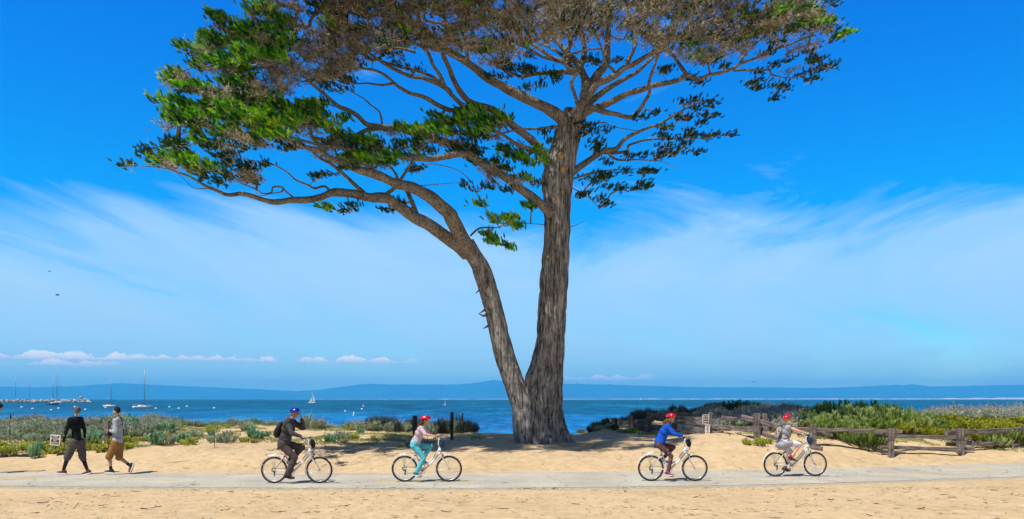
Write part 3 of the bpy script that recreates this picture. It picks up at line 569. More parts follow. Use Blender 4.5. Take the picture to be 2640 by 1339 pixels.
pads('d', [(840,12,40,16),(850,40,46,16),(880,55,40,14),(905,30,40,24),(760,95,60,22,.6),(800,150,50,16,.5),(840,200,50,22,.7),(900,215,60,18,.7),(870,235,50,10,.6),(1030,143,34,14),(1050,165,30,12),(985,95,46,10),(1020,120,36,9),(1090,180,10,5),(1290,150,46,26,.8),(1340,165,70,28,1),(1390,190,60,16,1),(1330,205,40,8,.8),(1400,222,28,7,.7),(1365,228,10,5,.5),(1420,205,20,8),(1265,205,30,6,.7),(1250,130,40,20,.6),(1500,160,60,18,.7),(1560,165,50,18,.7),
 (1080,372,60,12),(1140,378,70,18),(1200,390,60,16),(1240,385,40,18),(1020,375,50,12),(1230,430,26,10),(1255,410,40,16),(1290,430,50,22,.7),(1330,450,50,18,.6),(1370,480,26,14,.5),(1300,480,60,20,.35),(1235,480,40,16,.5),(1260,490,40,12,.4),
 (1530,335,50,14,.7),(1505,320,34,12,.7),(1560,340,40,12,.6),(1510,375,34,14,.8),(1545,382,40,10,.8),(1520,355,50,14,.6),(1480,350,20,12,.6),(1400,345,30,8,.7),(1420,365,24,8,.7),(1620,402,34,6),(1560,420,22,5),(1640,398,16,5),(1530,455,60,12,.9),(1580,450,50,14,1),(1625,442,40,14,1),(1655,445,26,14,1),(1500,470,30,10,.8),(1630,470,40,10,1),(1625,485,26,7,1),(1650,482,16,4,1),(1555,485,24,6,.5),(1590,492,14,4,.7),(1500,500,24,12,.5),(1530,520,26,12,.35),(1548,530,12,10,.5),(1482,510,20,14,.3),(1685,438,12,5),
 (1750,352,60,12),(1800,356,60,12),(1845,352,36,8),(1870,350,22,5),(1735,340,40,12),(1700,360,40,12,.8),(1680,330,40,8,.5),(1720,378,46,9),(1770,380,46,9),(1800,392,20,5),(1740,395,30,7,.8),(1725,395,14,6),(1700,412,34,6,.8),(1700,395,20,5),
 (1790,272,40,9),(1808,262,26,8),(1765,277,22,8),(1828,270,20,6),(1785,262,8,10),(1798,295,36,6,.6),(1760,295,34,8,.8),(1730,310,30,7,.8),(1780,308,20,5,.8),(1830,298,10,4),(1790,322,30,6,.6),(1650,305,16,5,.7),(1680,292,8,6,.4),
 (1810,155,24,12,.7),(1790,165,30,8,.7),(1760,200,50,8,.9),(1720,190,40,12,.8),(1775,215,26,5,.8),(1700,175,40,14,.8),(1870,170,20,5,.4),(1985,170,16,9,1),(1970,125,26,12,.8),(2000,112,30,12,.7),(1945,190,8,4),(1935,222,20,5,.8),(1965,228,22,8,.7),(1950,210,8,5,.7),(1997,222,10,6,.6),(2013,235,22,8,.5),(1995,248,10,4),(2030,160,24,10,.7),(2105,145,16,8,.8),(2080,158,26,7,.7),(2115,170,26,8,1),(2135,172,16,4,1),(2100,185,30,5,1),(2060,200,36,6,.5),(2088,202,14,4,.6),(2142,103,8,9,1),(2070,140,30,8,.5),(2110,-2,24,6,1),(2140,3,10,4,1),
 (437,372,16,5,.8),(452,380,26,7,.8),(462,368,18,7,.7),(445,362,9,4,.8),(391,391,4,3,.7),(392,402,5,3,.7),(342,428,8,5,.5),(560,400,46,12,.6),(600,410,46,16,.8),(640,430,50,18,.7),(600,440,60,14,.7),(560,452,40,8,.7),(650,470,20,6,.7),(665,430,30,12,.6),(690,425,12,12,.9),(560,382,26,6,.6),(610,375,40,10,.5),(650,385,40,12,.6),(655,468,16,4,.8),(580,470,20,8,.4),(742,385,40,16,.5),(800,380,50,12,.4),(840,448,14,8,.6),(825,455,8,5,.6),(1050,533,14,5,.8),(1045,525,8,6,.6),(1005,548,8,3,.5),(900,545,24,4,.3),(910,530,10,12,.2),(1075,445,20,4,.5),(1090,435,8,5,.5)], .9)
pads('b', [(700,235,90,26,.7),(780,200,70,26,.8),(850,190,70,20,.8),(760,140,80,40,.8),(690,60,50,24,.5),(740,20,50,24,.7),(640,195,80,24,.5),(740,180,70,30,.7),(820,110,70,40,.8),(800,60,50,24,.6),(760,230,60,16,.5),(700,205,60,20,.5),(860,150,70,30,.7),(600,265,60,10,.7),(520,255,60,12,.5),(690,300,60,14,.4),(740,340,80,24,.6),(830,345,50,24,.5),(760,380,60,16,.4),(640,360,50,16,.4),(850,390,60,14,.5),(880,420,60,10,.4),(950,335,70,12,.4),(1010,350,50,12,.3),(640,460,30,26,.9),(655,440,14,40,1.),(590,370,30,24,.4),(1010,390,50,10,.4),(820,400,40,20,.4),(1310,350,50,20,.4),(1350,370,50,14,.4),(1240,460,60,30,.25),(1300,470,60,40,.25),(2060,120,60,20,.6),(1980,140,60,14,.5),(2090,150,40,16,.4),(2060,180,50,12,.5),(1880,130,70,20,.6),(2110,110,40,14,.5)], 1.0)
SN = np.array(NP); SR = np.array(NR); SPX = CX+F*SN[:, 0]/SN[:, 1]; SPY = HY-F*(SN[:, 2]-CZ)/SN[:, 1]
TGT = []; TK = []
for kind, cx, cy, rx, ry, dn in PADS:
    area = math.pi*rx*ry; n = max(2, int(area/({'g': 75, 'd': 95, 'b': 95}[kind])*dn))
    d2 = ((SPX-cx)/1.0)**2+((SPY-cy)*1.3)**2; j = int(np.argmin(d2+RNG.uniform(0, 400, len(d2)))); Dj = SN[j, 1]+RNG.normal(0, .5)
    th = min(3.2, rx*Dj/F*1.3)
    sx = -1 if cx < 1380 else 1
    for _ in range(max(1, int(n/(7.6 if kind == 'g' else 6.6)))):
        a = RNG.uniform(0, 2*math.pi); q = math.sqrt(RNG.uniform(0, 1))*.92
        bx = cx+rx*q*math.cos(a); by = cy+1+ry*(.66 if kind == 'g' else .8)*q*math.sin(a); D = Dj+RNG.uniform(-th, th)
        an = RNG.normal(.34 if kind == 'g' else .12, .34); ux, uy = sx*math.cos(an), -math.sin(an); ln_ = min(RNG.uniform(8, 19), rx*1.0+4)
        for q_ in range(6):
            w_ = (1-q_/6)*4.5+1.2; t_ = q_/5
            TGT.append(tuple(P(bx+ux*ln_*t_+RNG.normal(0, w_*.8), by+uy*ln_*t_+RNG.normal(0, w_*.55), D+RNG.normal(0, w_*.018)))); TK.append(kind)
# brown twiggy mass of the upper crown
BX = [840, 900, 960, 1050, 1150, 1250, 1320, 1420, 1500, 1600, 1700, 1800, 1900, 2000, 2060, 2120]
BB = [215, 200, 170, 125, 135, 175, 165, 120, 110, 110, 135, 165, 150, 120, 105, 80]
BT = [-60, -130, -200, -250, -290, -310, -320, -330, -330, -320, -300, -260, -190, -110, -30, 40]
nb = 0
while nb < 9000:
    x = RNG.uniform(840, 2120); lo = np.interp(x, BX, BB); hi = np.interp(x, BX, BT); y = RNG.uniform(-330, 220)
    if not hi < y < lo: continue
    cl = noise.noise(Vector((x*.012, y*.03, 0)))+.5*noise.noise(Vector((x*.04, y*.08, 3)))
    edge = (lo-y)/55
    if cl < -.22+.5*max(0, 1-edge) and RNG.uniform() < (.75 if y > 40 else .45): continue
    if y < -20 and RNG.uniform() < .25: continue
    spread = 4.2*math.sqrt(max(.05, 1-((x-1480)/720)**2))
    D = 29.5+RNG.uniform(-spread, spread*1.1)-(1.5 if x < 1000 else 0)
    pw_ = P(x, y, D)
    if noise.noise(Vector((pw_.x*.55, pw_.y*.55, 17.)))+.4*noise.noise(Vector((pw_.x*1.6, pw_.y*1.6, pw_.z))) < -.04: continue
    TGT.append(tuple(pw_)); r = RNG.uniform()
    TK.append('b' if r < .84 else ('d' if r < .965 else 'g')); nb += 1
nt_ = 0
while nt_ < 5200:
    x = RNG.uniform(640, 2050); D = RNG.uniform(24.0, 34.5); top_ = np.interp(x, [640, 800, 1000, 1300, 1600, 1850, 2050], [-50, -150, -260, -330, -320, -230, -90]); y = RNG.uniform(top_, min(top_+130, -14))
    p = P(x, y, D)
    if noise.noise(Vector((p.x*.5, p.y*.5, 11.)))+.35*noise.noise(Vector((p.x*2.2, p.y*2.2, 5.))) < .10: continue
    TGT.append(tuple(p)); TK.append('d'); nt_ += 1
nt_ = 0
while nt_ < 6400:                                  # forward crown lobe added out of view, over the path side, for ground shade
    q = RNG.normal(0, 1, 3); q *= RNG.uniform(0, 1)**.33/np.linalg.norm(q); p = Vector((-6.4+7.6*q[0], 23.3+4.0*q[1], 15.9+1.4*q[2]))
    py_ = HY-F*(p.z-CZ)/p.y; qx_ = CX+F*p.x/p.y
    if py_ > -6 or qx_ < 440 or (qx_ < 690 and py_ > -70): continue
    if noise.noise(Vector((p.x*.9, p.y*.9, 41.)))+.4*noise.noise(Vector((p.x*2.6, p.y*2.6, 5.))) < .04: continue
    TGT.append(tuple(p)); TK.append('d'); nt_ += 1
T_TOP = len(TGT)
# ---------------- grow branchlets from the limbs to every tuft
T = np.array(TGT); K = np.array(TK)
nodes = np.zeros((len(SN)+len(T)*5, 3), np.float32); nodes[:len(SN)] = SN; cnt = len(SN); n0 = cnt
par = -np.ones(len(nodes), int); load = np.zeros(len(nodes))
kd = np.array([np.min(((SN-t_)**2).sum(1)) for t_ in T]); order = np.argsort(kd)
tip = np.zeros(len(T), int)
pen = np.zeros(len(nodes), np.float32); pen[:n0] = np.clip(SR-.06, 0, 1)*6
for ti in order:
    t_ = T[ti].astype(np.float32); dv = nodes[:cnt]-t_
    d2 = dv[:, 0]**2+dv[:, 1]**2*1.0+dv[:, 2]**2*1.5+pen[:cnt]+np.where(dv[:, 2] > 0, dv[:, 2]**2*1.5, 0)
    j = int(np.argmin(d2)); p0 = nodes[j].copy(); dl = float(np.linalg.norm(t_-p0))
    k = 1 if dl < .35 else (2 if dl < .8 else (3 if dl < 1.8 else 5)); last = j
    side = RNG.normal(0, .09, 3)*dl; side[2] -= .05*dl
    for s_ in range(1, k+1):
        u = s_/k; q = p0+(t_-p0)*u+side*math.sin(math.pi*u)+(RNG.normal(0, .02, 3)*dl if s_ < k else 0)
        nodes[cnt] = q; par[cnt] = last; last = cnt; cnt += 1
    tip[ti] = last; load[last] += 1
for i in range(cnt-1, n0-1, -1): load[par[i]] += load[i]
idx = np.arange(n0, cnt); pi_ = par[idx]
rr = np.clip(.0072*np.sqrt(load[idx]), .006, .06); rp = np.where(pi_ >= n0, np.clip(.0072*np.sqrt(load[pi_]), .006, .06), np.minimum(rr*1.3, .06)); rp = np.minimum(rp, rr*1.5)
def prisms(p0, p1, r0, r1, n=4):
    d = p1-p0; d /= np.linalg.norm(d, axis=1, keepdims=True)+1e-9
    up = np.tile(np.array([0, 0, 1.]), (len(d), 1)); up[np.abs(d[:, 2]) > .9] = (1, 0, 0)
    a = np.cross(d, up); a /= np.linalg.norm(a, axis=1, keepdims=True); b = np.cross(d, a); V = []
    for base, r in ((p0, r0), (p1, r1)):
        for k in range(n): V.append(base+(a*math.cos(2*math.pi*k/n)+b*math.sin(2*math.pi*k/n))*r[:, None])
    V = np.stack(V, 1); o = np.arange(len(d))[:, None]*2*n
    return V.reshape(-1, 3), np.concatenate([o+np.array([[k, (k+1) % n, n+(k+1) % n, n+k]]) for k in range(n)], 0)
TOv = np.array(TO)
v, f = prisms(nodes[pi_]-TOv, nodes[idx]-TOv, rp, rr); mesh_np('branchlets', v, f, M_TWIG, TREE)['kind'] = 'stuff'
def norm(v): return v/(np.linalg.norm(v, axis=1, keepdims=True)+1e-9)
def sprigs(pos, axis, ln, T_, K, bl, bw, ang=(.25, .9), tr=.07):
    # every twig tip carries T_ small tufts, every tuft K blades; returns vertices, faces and one shade value per tuft
    n = len(pos); P0 = np.repeat(pos, T_, 0); A0 = np.repeat(axis, T_, 0); L0 = np.repeat(ln, T_)
    tc = P0+A0*(RNG.uniform(-.8, 1.0, n*T_)*L0)[:, None]*np.array([1.2, 1.2, .6])+RNG.normal(0, .085, (n*T_, 3))*np.array([1.6, 1.4, .45])
    ta = norm(A0+RNG.normal(0, .26, (n*T_, 3))+np.array([0, 0, .25])); shade = np.clip(RNG.beta(.75, .8, n*T_), 0, 1)
    pos = np.repeat(tc, K, 0); ax = np.repeat(ta, K, 0); sh = np.repeat(shade, K); m_ = n*T_*K
    t_ = RNG.uniform(-.5, 1, m_); base = pos+ax*(t_*tr)[:, None]+RNG.normal(0, .008, (m_, 3))
    rnd = norm(RNG.normal(0, 1, (m_, 3))); pp = norm(rnd-ax*(rnd*ax).sum(1, keepdims=True))
    th = RNG.uniform(*ang, m_)[:, None]; d = norm(ax*np.cos(th)+pp*np.sin(th))
    s = norm(np.cross(d, norm(RNG.normal(0, 1, (m_, 3))))); l = (bl*RNG.uniform(.6, 1.3, m_))[:, None]; w = bw*RNG.uniform(.7, 1.3, (m_, 1))
    V = np.stack([base, base+d*l*.4+s*w, base+d*l, base+d*l*.4-s*w], 1)
    return V.reshape(-1, 3), np.arange(m_*4).reshape(-1, 4), np.repeat(sh, 4)
def shade_attr(o, sh):
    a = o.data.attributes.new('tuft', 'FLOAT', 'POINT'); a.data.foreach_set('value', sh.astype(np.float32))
tp = nodes[tip].astype(float); pn = nodes[par[tip]].astype(float); dirn = norm(tp-pn)
outw = norm(np.stack([tp[:, 0]-1.2, (tp[:, 1]-30)*.4, np.full(len(tp), 1.0)], 1))
ax = norm(dirn*.35+outw*.75+np.array([0, 0, .45])+RNG.normal(0, .28, dirn.shape))
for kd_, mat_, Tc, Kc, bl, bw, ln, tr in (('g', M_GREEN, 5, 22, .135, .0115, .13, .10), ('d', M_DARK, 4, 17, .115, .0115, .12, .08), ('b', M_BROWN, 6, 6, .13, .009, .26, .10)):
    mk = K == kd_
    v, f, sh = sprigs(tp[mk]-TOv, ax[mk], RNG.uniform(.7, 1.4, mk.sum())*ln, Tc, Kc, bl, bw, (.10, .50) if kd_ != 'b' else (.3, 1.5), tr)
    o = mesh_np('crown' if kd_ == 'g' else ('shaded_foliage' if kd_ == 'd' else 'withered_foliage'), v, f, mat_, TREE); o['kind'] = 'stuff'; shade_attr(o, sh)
# thin bare twigs standing off the branchlets
sel = RNG.choice(np.arange(n0, cnt), 30000); p0 = nodes[sel].astype(float)-TOv; dd = norm(RNG.normal(0, 1, (len(sel), 3))+np.array([0, 0, .3])); l = RNG.uniform(.10, .38, len(sel))[:, None]
p1 = p0+dd*l*.5; p2 = p1+norm(dd+RNG.normal(0, .5, dd.shape))*l*.5; r_ = RNG.uniform(.004, .008, len(sel))
v1, f1 = prisms(p0, p1, r_*1.2, r_, 3); v2, f2 = prisms(p1, p2, r_, r_*.5, 3)
mesh_np('dead_twigs', np.concatenate([v1, v2]), np.concatenate([f1, f2+len(v1)]), mat_plain('grey_dead_twigs', (.58, .52, .44), .9, .1, var=.4, scale=2), TREE)['kind'] = 'stuff'
# ------------------------------------------------------------------ bicycles
def C3(c, k=1): return tuple(min(1, v*k) for v in c)
M_WHITE = mat_plain('white_frame_paint', (.80, .80, .79), .25, .5, var=.03, scale=6)
M_TYRE = mat_plain('dark_rubber', (.022, .022, .024), .8, .2, var=.3)
M_CHROME = mat_plain('brushed_alloy', (.55, .56, .58), .3, .5, .8, var=.1)
M_DKMET = mat_plain('dark_metal', (.06, .06, .065), .45, .4, .4, var=.2)
M_BLACKF = mat_plain('black_fabric', (.015, .015, .018), .85, .2, var=.3, scale=20, bump=.3)
M_BLUEF = mat_plain('navy_fabric', (.02, .06, .15), .8, .2, var=.3, scale=20, bump=.3)
M_HEADT = mat_plain('pale_blue_decal_paint', (.42, .52, .72), .3, .5, var=.05)
M_REFL = mat_plain('red_reflector', (.45, .01, .01), .3, .5, var=.1)
BW, BR = 1.165, .345        # wheelbase, wheel radius
FH = Vector((BW, 0, BR)); RH = Vector((0, 0, BR)); BB = Vector((.47, 0, .30))
def V3(x, z, y=0): return Vector((x, y, z))
def make_bike(bagmat, crank, steer=0.0, wa=0.0):
    B = empty('bicycle')
    fr = MB()
    hb, ht = V3(.965, .735), V3(.905, .895)
    fr.tube(crom([BB+V3(0, .0), V3(.56, .36), V3(.68, .475), V3(.80, .60), V3(.93, .775)], 6), .027, 12)
    fr.tube(crom([V3(.395, .455), V3(.50, .455), V3(.62, .505), V3(.76, .65), V3(.90, .845)], 6), .019, 10)
    fr.tube([hb, ht], .026, 12); fr.tube([BB, V3(.40, .46), V3(.285, .75), V3(.262, .80)], [.021, .019, .018, .018], 10)
    fr.tube([BB+Vector((0, -.05, 0)), BB+Vector((0, .05, 0))], .026, 12)
    for s in (-1, 1):
        fr.tube(crom([BB+Vector((-.02, .035*s, 0)), Vector((.30, .052*s, .318)), RH+Vector((0, .062*s, 0))], 5), [.014]*6+[.011]*5, 8)
        fr.tube([V3(.30, .70, .022*s), V3(.22, .64, .045*s), RH+Vector((0, .062*s, .0))], [.013, .012, .010], 8)
    fr.build('frame', M_WHITE, B)
    MB().tube([V3(.92, .865), V3(.952, .78)], .031, 14).build('head_badge_sleeve', M_HEADT, B)
    fk = MB(); fk.tube([hb, V3(.985, .69)], .02, 10)
    for s in (-1, 1): fk.tube(crom([V3(.985, .70), V3(.99, .67, .055*s), V3(1.045, .55, .058*s), V3(1.12, .42, .056*s), FH+Vector((0, .056*s, 0))], 5), [.015]*12+[.011]*9, 8)
    fk.build('fork', M_WHITE, B)
    for c, nm, off in ((RH, 'wheel', .2), (FH, 'wheel', wa)):
        wt = MB().torus(c, (0, 1, 0), BR-.021, .0205, 56, 9); w = wt.build('wheel', M_TYRE, B)
        MB().torus(c, (0, 1, 0), BR-.050, .0125, 56, 6, flat=.9).build('rim', M_CHROME, w)
        sp = MB()
        for k in range(32):
            a = 2*math.pi*k/32+off; s = (-1)**k; d = Vector((math.cos(a), 0, math.sin(a))); e = Vector((math.cos(a+.5*s), 0, math.sin(a+.5*s)))
            sp.tube([c+e*.02+Vector((0, .025*s, 0)), c+d*(BR-.058)], .0013, 3, False)
        sp.build('spokes', M_CHROME, w)
        MB().tube([c+Vector((0, -.065, 0)), c+Vector((0, -.03, 0)), c+Vector((0, .03, 0)), c+Vector((0, .065, 0))], [.012, .022, .022, .012], 12).build('hub', M_CHROME, w)
        if c is FH:
            MB().box(c+Vector((math.cos(wa+.6)*.17, 0, math.sin(wa+.6)*.17)), (.07, .012, .018), Matrix.Rotation(-(wa+.6), 3, 'Y')).build('spoke_reflector', M_WHITE, w)
    def guard(c, a0, a1, rr_):
        g = MB(); vs = []; n = 30
        for i in range(n+1):
            a = math.radians(a0+(a1-a0)*i/n); d = Vector((math.cos(a), 0, math.sin(a)))
            for (y, r) in ((-.027, rr_-.012), (-.02, rr_), (0, rr_+.005), (.02, rr_), (.027, rr_-.012), (.018, rr_-.004), (0, rr_+.001), (-.018, rr_-.004)): vs.append(c+d*r+Vector((0, y, 0)))
        m_ = 8; g.add(vs, [(i*m_+k, i*m_+(k+1) % m_, (i+1)*m_+(k+1) % m_, (i+1)*m_+k) for i in range(n) for k in range(m_)]+[tuple(range(m_)), tuple(n*m_+k for k in range(m_-1, -1, -1))])
        return g
    rg = guard(RH, 166, 8, .377)
    for s in (-1, 1): rg.tube([RH+Vector((-.34, .025*s, .155)), RH+Vector((0, .065*s, 0))], .003, 4)
    rg.build('mudguard', M_WHITE, B)
    fg = guard(FH, 92, 200, .377)
    for s in (-1, 1): fg.tube([FH+Vector((-.372, .025*s, -.01)), FH+Vector((0, .06*s, 0))], .003, 4)
    fg.build('mudguard', M_WHITE, B)
    rk = MB()
    for s in (-1, 1):
        rk.tube([V3(-.21, .755, .055*s), V3(.10, .757, .055*s), V3(.17, .765, .03*s), V3(.26, .73, .02*s)], .0055, 6)
        for x in (-.11, -.04, .03): rk.tube([V3(x, .755, .055*s), V3(.0, .37, .068*s)], .0035, 5)
    for x in (-.21, -.14, -.06, .02, .10): rk.tube([V3(x, .755, -.055), V3(x, .755, .055)], .0045, 5)
    for y in (-.02, .02): rk.tube([V3(-.21, .756, y), V3(.10, .756, y)], .003, 5)
    rk.build('luggage_rack', M_CHROME, B)
    MB().box((-.218, 0, .735), (.012, .07, .035)).build('rear_reflector', M_REFL, B, bevel=.003)
    st = MB(); st.tube([V3(.275, .77), V3(.225, .885)], .014, 10); st.build('seat_post', M_CHROME, B)
    sd_ = MB(); vs = []
    prof = [(-.13, .02, -.02), (-.12, .075, -.0), (-.07, .095, .01), (0, .075, .012), (.06, .035, .004), (.12, .02, .0), (.15, .008, -.01)]
    for (x, w, h) in prof:
        for k in range(12):
            a = 2*math.pi*k/12; vs.append(Vector((.215+x, math.cos(a)*w, .905+h+math.sin(a)*(.03 if math.sin(a) < 0 else .022))))
    sd_.add(vs, [(i*12+k, i*12+(k+1) % 12, (i+1)*12+(k+1) % 12, (i+1)*12+k) for i in range(6) for k in range(12)]+[tuple(range(11, -1, -1)), tuple(72+k for k in range(12))])
    sd_.build('saddle', M_BLACKF, B)
    # stem, swept handlebar, grips, levers, cables
    sm = MB(); sm.tube([ht, V3(.885, 1.0), V3(.895, 1.10), V3(.925, 1.125)], [.016, .015, .015, .018], 10); sm.build('stem', M_WHITE, B)
    hbm = MB()
    for s in (-1, 1): hbm.tube(crom([V3(.925, 1.125), V3(.93, 1.15, .08*s), V3(.95, 1.185, .17*s), V3(.93, 1.185, .24*s), V3(.80, 1.165, .285*s)], 6), .011, 8)
    hb_ = hbm.build('handlebar', M_CHROME, B)
    for s in (-1, 1): MB().tube([V3(.885, 1.178, .262*s), V3(.775, 1.16, .288*s)], .0165, 10).build('grip', M_BLACKF, hb_)
    for s in (-1, 1): MB().tube(crom([V3(.945, 1.185, .21*s), V3(.95, 1.16, .245*s), V3(.90, 1.125, .27*s), V3(.85, 1.115, .285*s)], 4), .006, 6).build('brake_lever', M_CHROME, hb_)
    for (p, q) in (((.95, 1.18, .2), 1.10), ((.95, 1.18, -.2), 1.07), ((.95, 1.18, -.18), 1.04)):
        MB().tube(crom([p, (q-.02, p[1]*0+p[2]*.6 if False else 1.10, 0) if False else Vector((q, p[2]*.5, 1.06)), Vector((q+.01, p[2]*.25, .93)), Vector((.97, p[2]*.08, .80))], 8) if False else [Vector((.95, p[2], 1.18)), Vector((q-.06, p[2]*.8, 1.16)), Vector((q-.01, p[2]*.55, 1.06)), Vector((q-.02, p[2]*.3, .94)), Vector((1.02, p[2]*.12, .84)), Vector((.965, .025*(1 if p[2] > 0 else -1), .80))], .0035, 5).build('cable', M_DKMET, B)
    bg_ = MB(); bg_.ell((.995, 0, 1.02), (.062, .10, .125), 18, 12, Matrix.Rotation(-.15, 3, 'Y')); bg_.box((.955, 0, 1.07), (.03, .12, .08))
    bb_ = bg_.build('handlebar_bag', bagmat, B)
    MB().torus((.995, 0, 1.03), (0, 0, 1), .085, .004, 24, 5, flat=1).build('zip_edge', M_DKMET, bb_)
    # drivetrain, on the camera side
    cs = MB(); cs.torus(BB+Vector((0, -.062, 0)), (0, 1, 0), .083, .006, 40, 6); cs.torus(BB+Vector((0, -.06, 0)), (0, 1, 0), .045, .005, 24, 6)
    for k in range(5):
        a = crank+2*math.pi*k/5; cs.tube([BB+Vector((0, -.062, 0)), BB+Vector((math.cos(a)*.083, -.062, math.sin(a)*.083))], .006, 5)
    cd = Vector((math.cos(crank), 0, math.sin(crank)))
    cs.tube([BB+Vector((0, -.08, 0)), BB+Vector((0, .075, 0))], .012, 8)
    cs.tube([BB+Vector((0, -.078, 0)), BB+cd*.17+Vector((0, -.085, 0))], [.013, .009], 8); cs.tube([BB+Vector((0, .072, 0)), BB-cd*.17+Vector((0, .08, 0))], [.013, .009], 8)
    ck = cs.build('crankset', M_CHROME, B)
    for s, sg in ((-1, 1), (1, -1)): MB().box(BB+cd*.17*sg+Vector((0, .135*s, 0)), (.095, .09, .022)).build('pedal', M_DKMET, ck, bevel=.004)
    ch = MB(); ch.tube([BB+Vector((0, -.06, .083)), RH+Vector((0, -.055, .045))], .0045, 5); ch.tube([BB+Vector((0, -.06, -.083)), V3(.05, .235, -.055), V3(.02, .20, -.055), V3(-.005, .24, -.055), RH+Vector((.02, -.055, -.04))], .0045, 5)
    ch.build('chain', M_DKMET, B)
    dr = MB(); dr.tube([V3(.0, .33, -.065), V3(.035, .285, -.07), V3(.015, .215, -.06)], [.014, .016, .012], 8); dr.torus(V3(.03, .275, -.055), (0, 1, 0), .016, .006, 14, 5); dr.torus(V3(.02, .205, -.055), (0, 1, 0), .016, .006, 14, 5)
    dr.build('derailleur', M_DKMET, B)
    sp_ = MB(); sp_.torus(RH+Vector((0, -.048, 0)), (0, 1, 0), .045, .009, 26, 6); sp_.torus(RH+Vector((0, -.04, 0)), (0, 1, 0), .055, .006, 26, 6); sp_.build('sprockets', M_DKMET, B)
    for c in (V3(.93, .80), V3(.27, .70)):
        pass
    bk = MB(); bk.box(V3(.265, .69), (.03, .09, .03)); bk.build('brake', M_DKMET, B, bevel=.004)
    bk = MB(); bk.box(V3(1.01, .70), (.03, .10, .04)); bk.build('brake', M_DKMET, B, bevel=.004)
    return B
# ------------------------------------------------------------------ people
SKIN = {}
def skin(n, c):
    m, t, b = mat_base('skin_'+n, .5, .35); tc = N(t, 'TexCoord')
    L(t, ramp(t, noi(t, tc.outputs['Object'], 14, 4), [(.35, C3(c, .88)), (.65, C3(c, 1.1))]), b.inputs['Base Color'])
    b.inputs['Subsurface Weight'].default_value = .08; b.inputs['Subsurface Radius'].default_value = (.02, .008, .004); return m
def cloth(n, c, var=.18, pattern=None, c2=None):
    m, t, b = mat_base('cloth_'+n, .88, .15); tc = N(t, 'TexCoord')
    f = noi(t, tc.outputs['Object'], 9, 5, .6); col = ramp(t, f, [(.3, C3(c, 1-var)), (.7, C3(c, 1+var))])
    if pattern == 'stripe':
        w = N(t, 'TexWave', wave_type='BANDS', bands_direction='Z'); w.inputs['Scale'].default_value = 14; w.inputs['Distortion'].default_value = 1; L(t, tc.outputs['Object'], w.inputs[0])
        col = mixc(t, ramp(t, w.outputs['Fac'], [(.45, 0.), (.6, 1.)]), col, c2)
    if pattern == 'blotch':
        v = N(t, 'TexVoronoi', feature='DISTANCE_TO_EDGE'); v.inputs['Scale'].default_value = 26; L(t, tc.outputs['Object'], v.inputs['Vector'])
        col = mixc(t, ramp(t, v.outputs['Distance'], [(.05, 1.), (.14, 0.)]), col, c2)
    if pattern == 'weave':
        v = N(t, 'TexVoronoi'); v.inputs['Scale'].default_value = 18; L(t, tc.outputs['Object'], v.inputs['Vector'])
        col = mixc(t, ramp(t, v.outputs['Distance'], [(.3, 0.), (.6, 1.)]), col, c2)
    L(t, col, b.inputs['Base Color'])
    bn = N(t, 'Bump'); bn.inputs['Strength'].default_value = .55; bn.inputs['Distance'].default_value = .02
    mpn = N(t, 'Mapping'); mpn.inputs['Scale'].default_value = (6, 6, 16); mpn.inputs['Rotation'].default_value = (.3, .5, 0); L(t, tc.outputs['Object'], mpn.inputs[0])
    L(t, noi(t, mpn.outputs[0], 1.0, 4, .55, 1.), bn.inputs['Height']); L(t, bn.outputs[0], b.inputs['Normal']); return m
def blob(name, mb, mat, parent, vox=.009, sm=6, wrinkle=0, wscale=14):
    me = bpy.data.meshes.new('tmp'); me.from_pydata(mb.v, [], mb.f); o = bpy.data.objects.new('tmp', me); COL.objects.link(o)
    r = o.modifiers.new('r', 'REMESH'); r.mode = 'VOXEL'; r.voxel_size = vox
    s = o.modifiers.new('s', 'SMOOTH'); s.iterations = sm; s.factor = .5
    dg = bpy.context.evaluated_depsgraph_get(); dg.update(); m2 = bpy.data.meshes.new_from_object(o.evaluated_get(dg)); m2.name = name
    bpy.data.objects.remove(o); bpy.data.meshes.remove(me); m2.materials.clear()
    if wrinkle:
        n = len(m2.vertices); co_ = np.zeros(n*3); m2.vertices.foreach_get('co', co_); no = np.zeros(n*3); m2.vertices.foreach_get('normal', no)
        co_ = co_.reshape(-1, 3); no = no.reshape(-1, 3)
        w = np.array([noise.fractal(Vector((c[0]*wscale*.7, c[1]*wscale*.7, c[2]*wscale+c[0]*wscale*.6)), 1.0, 2.0, 2) for c in co_])
        co_ += no*(w*wrinkle)[:, None]; m2.vertices.foreach_set('co', co_.ravel()); m2.update()
    return link(name, m2, mat, parent, True)
def lerp(a, b, t): return Vector(a)+(Vector(b)-Vector(a))*t
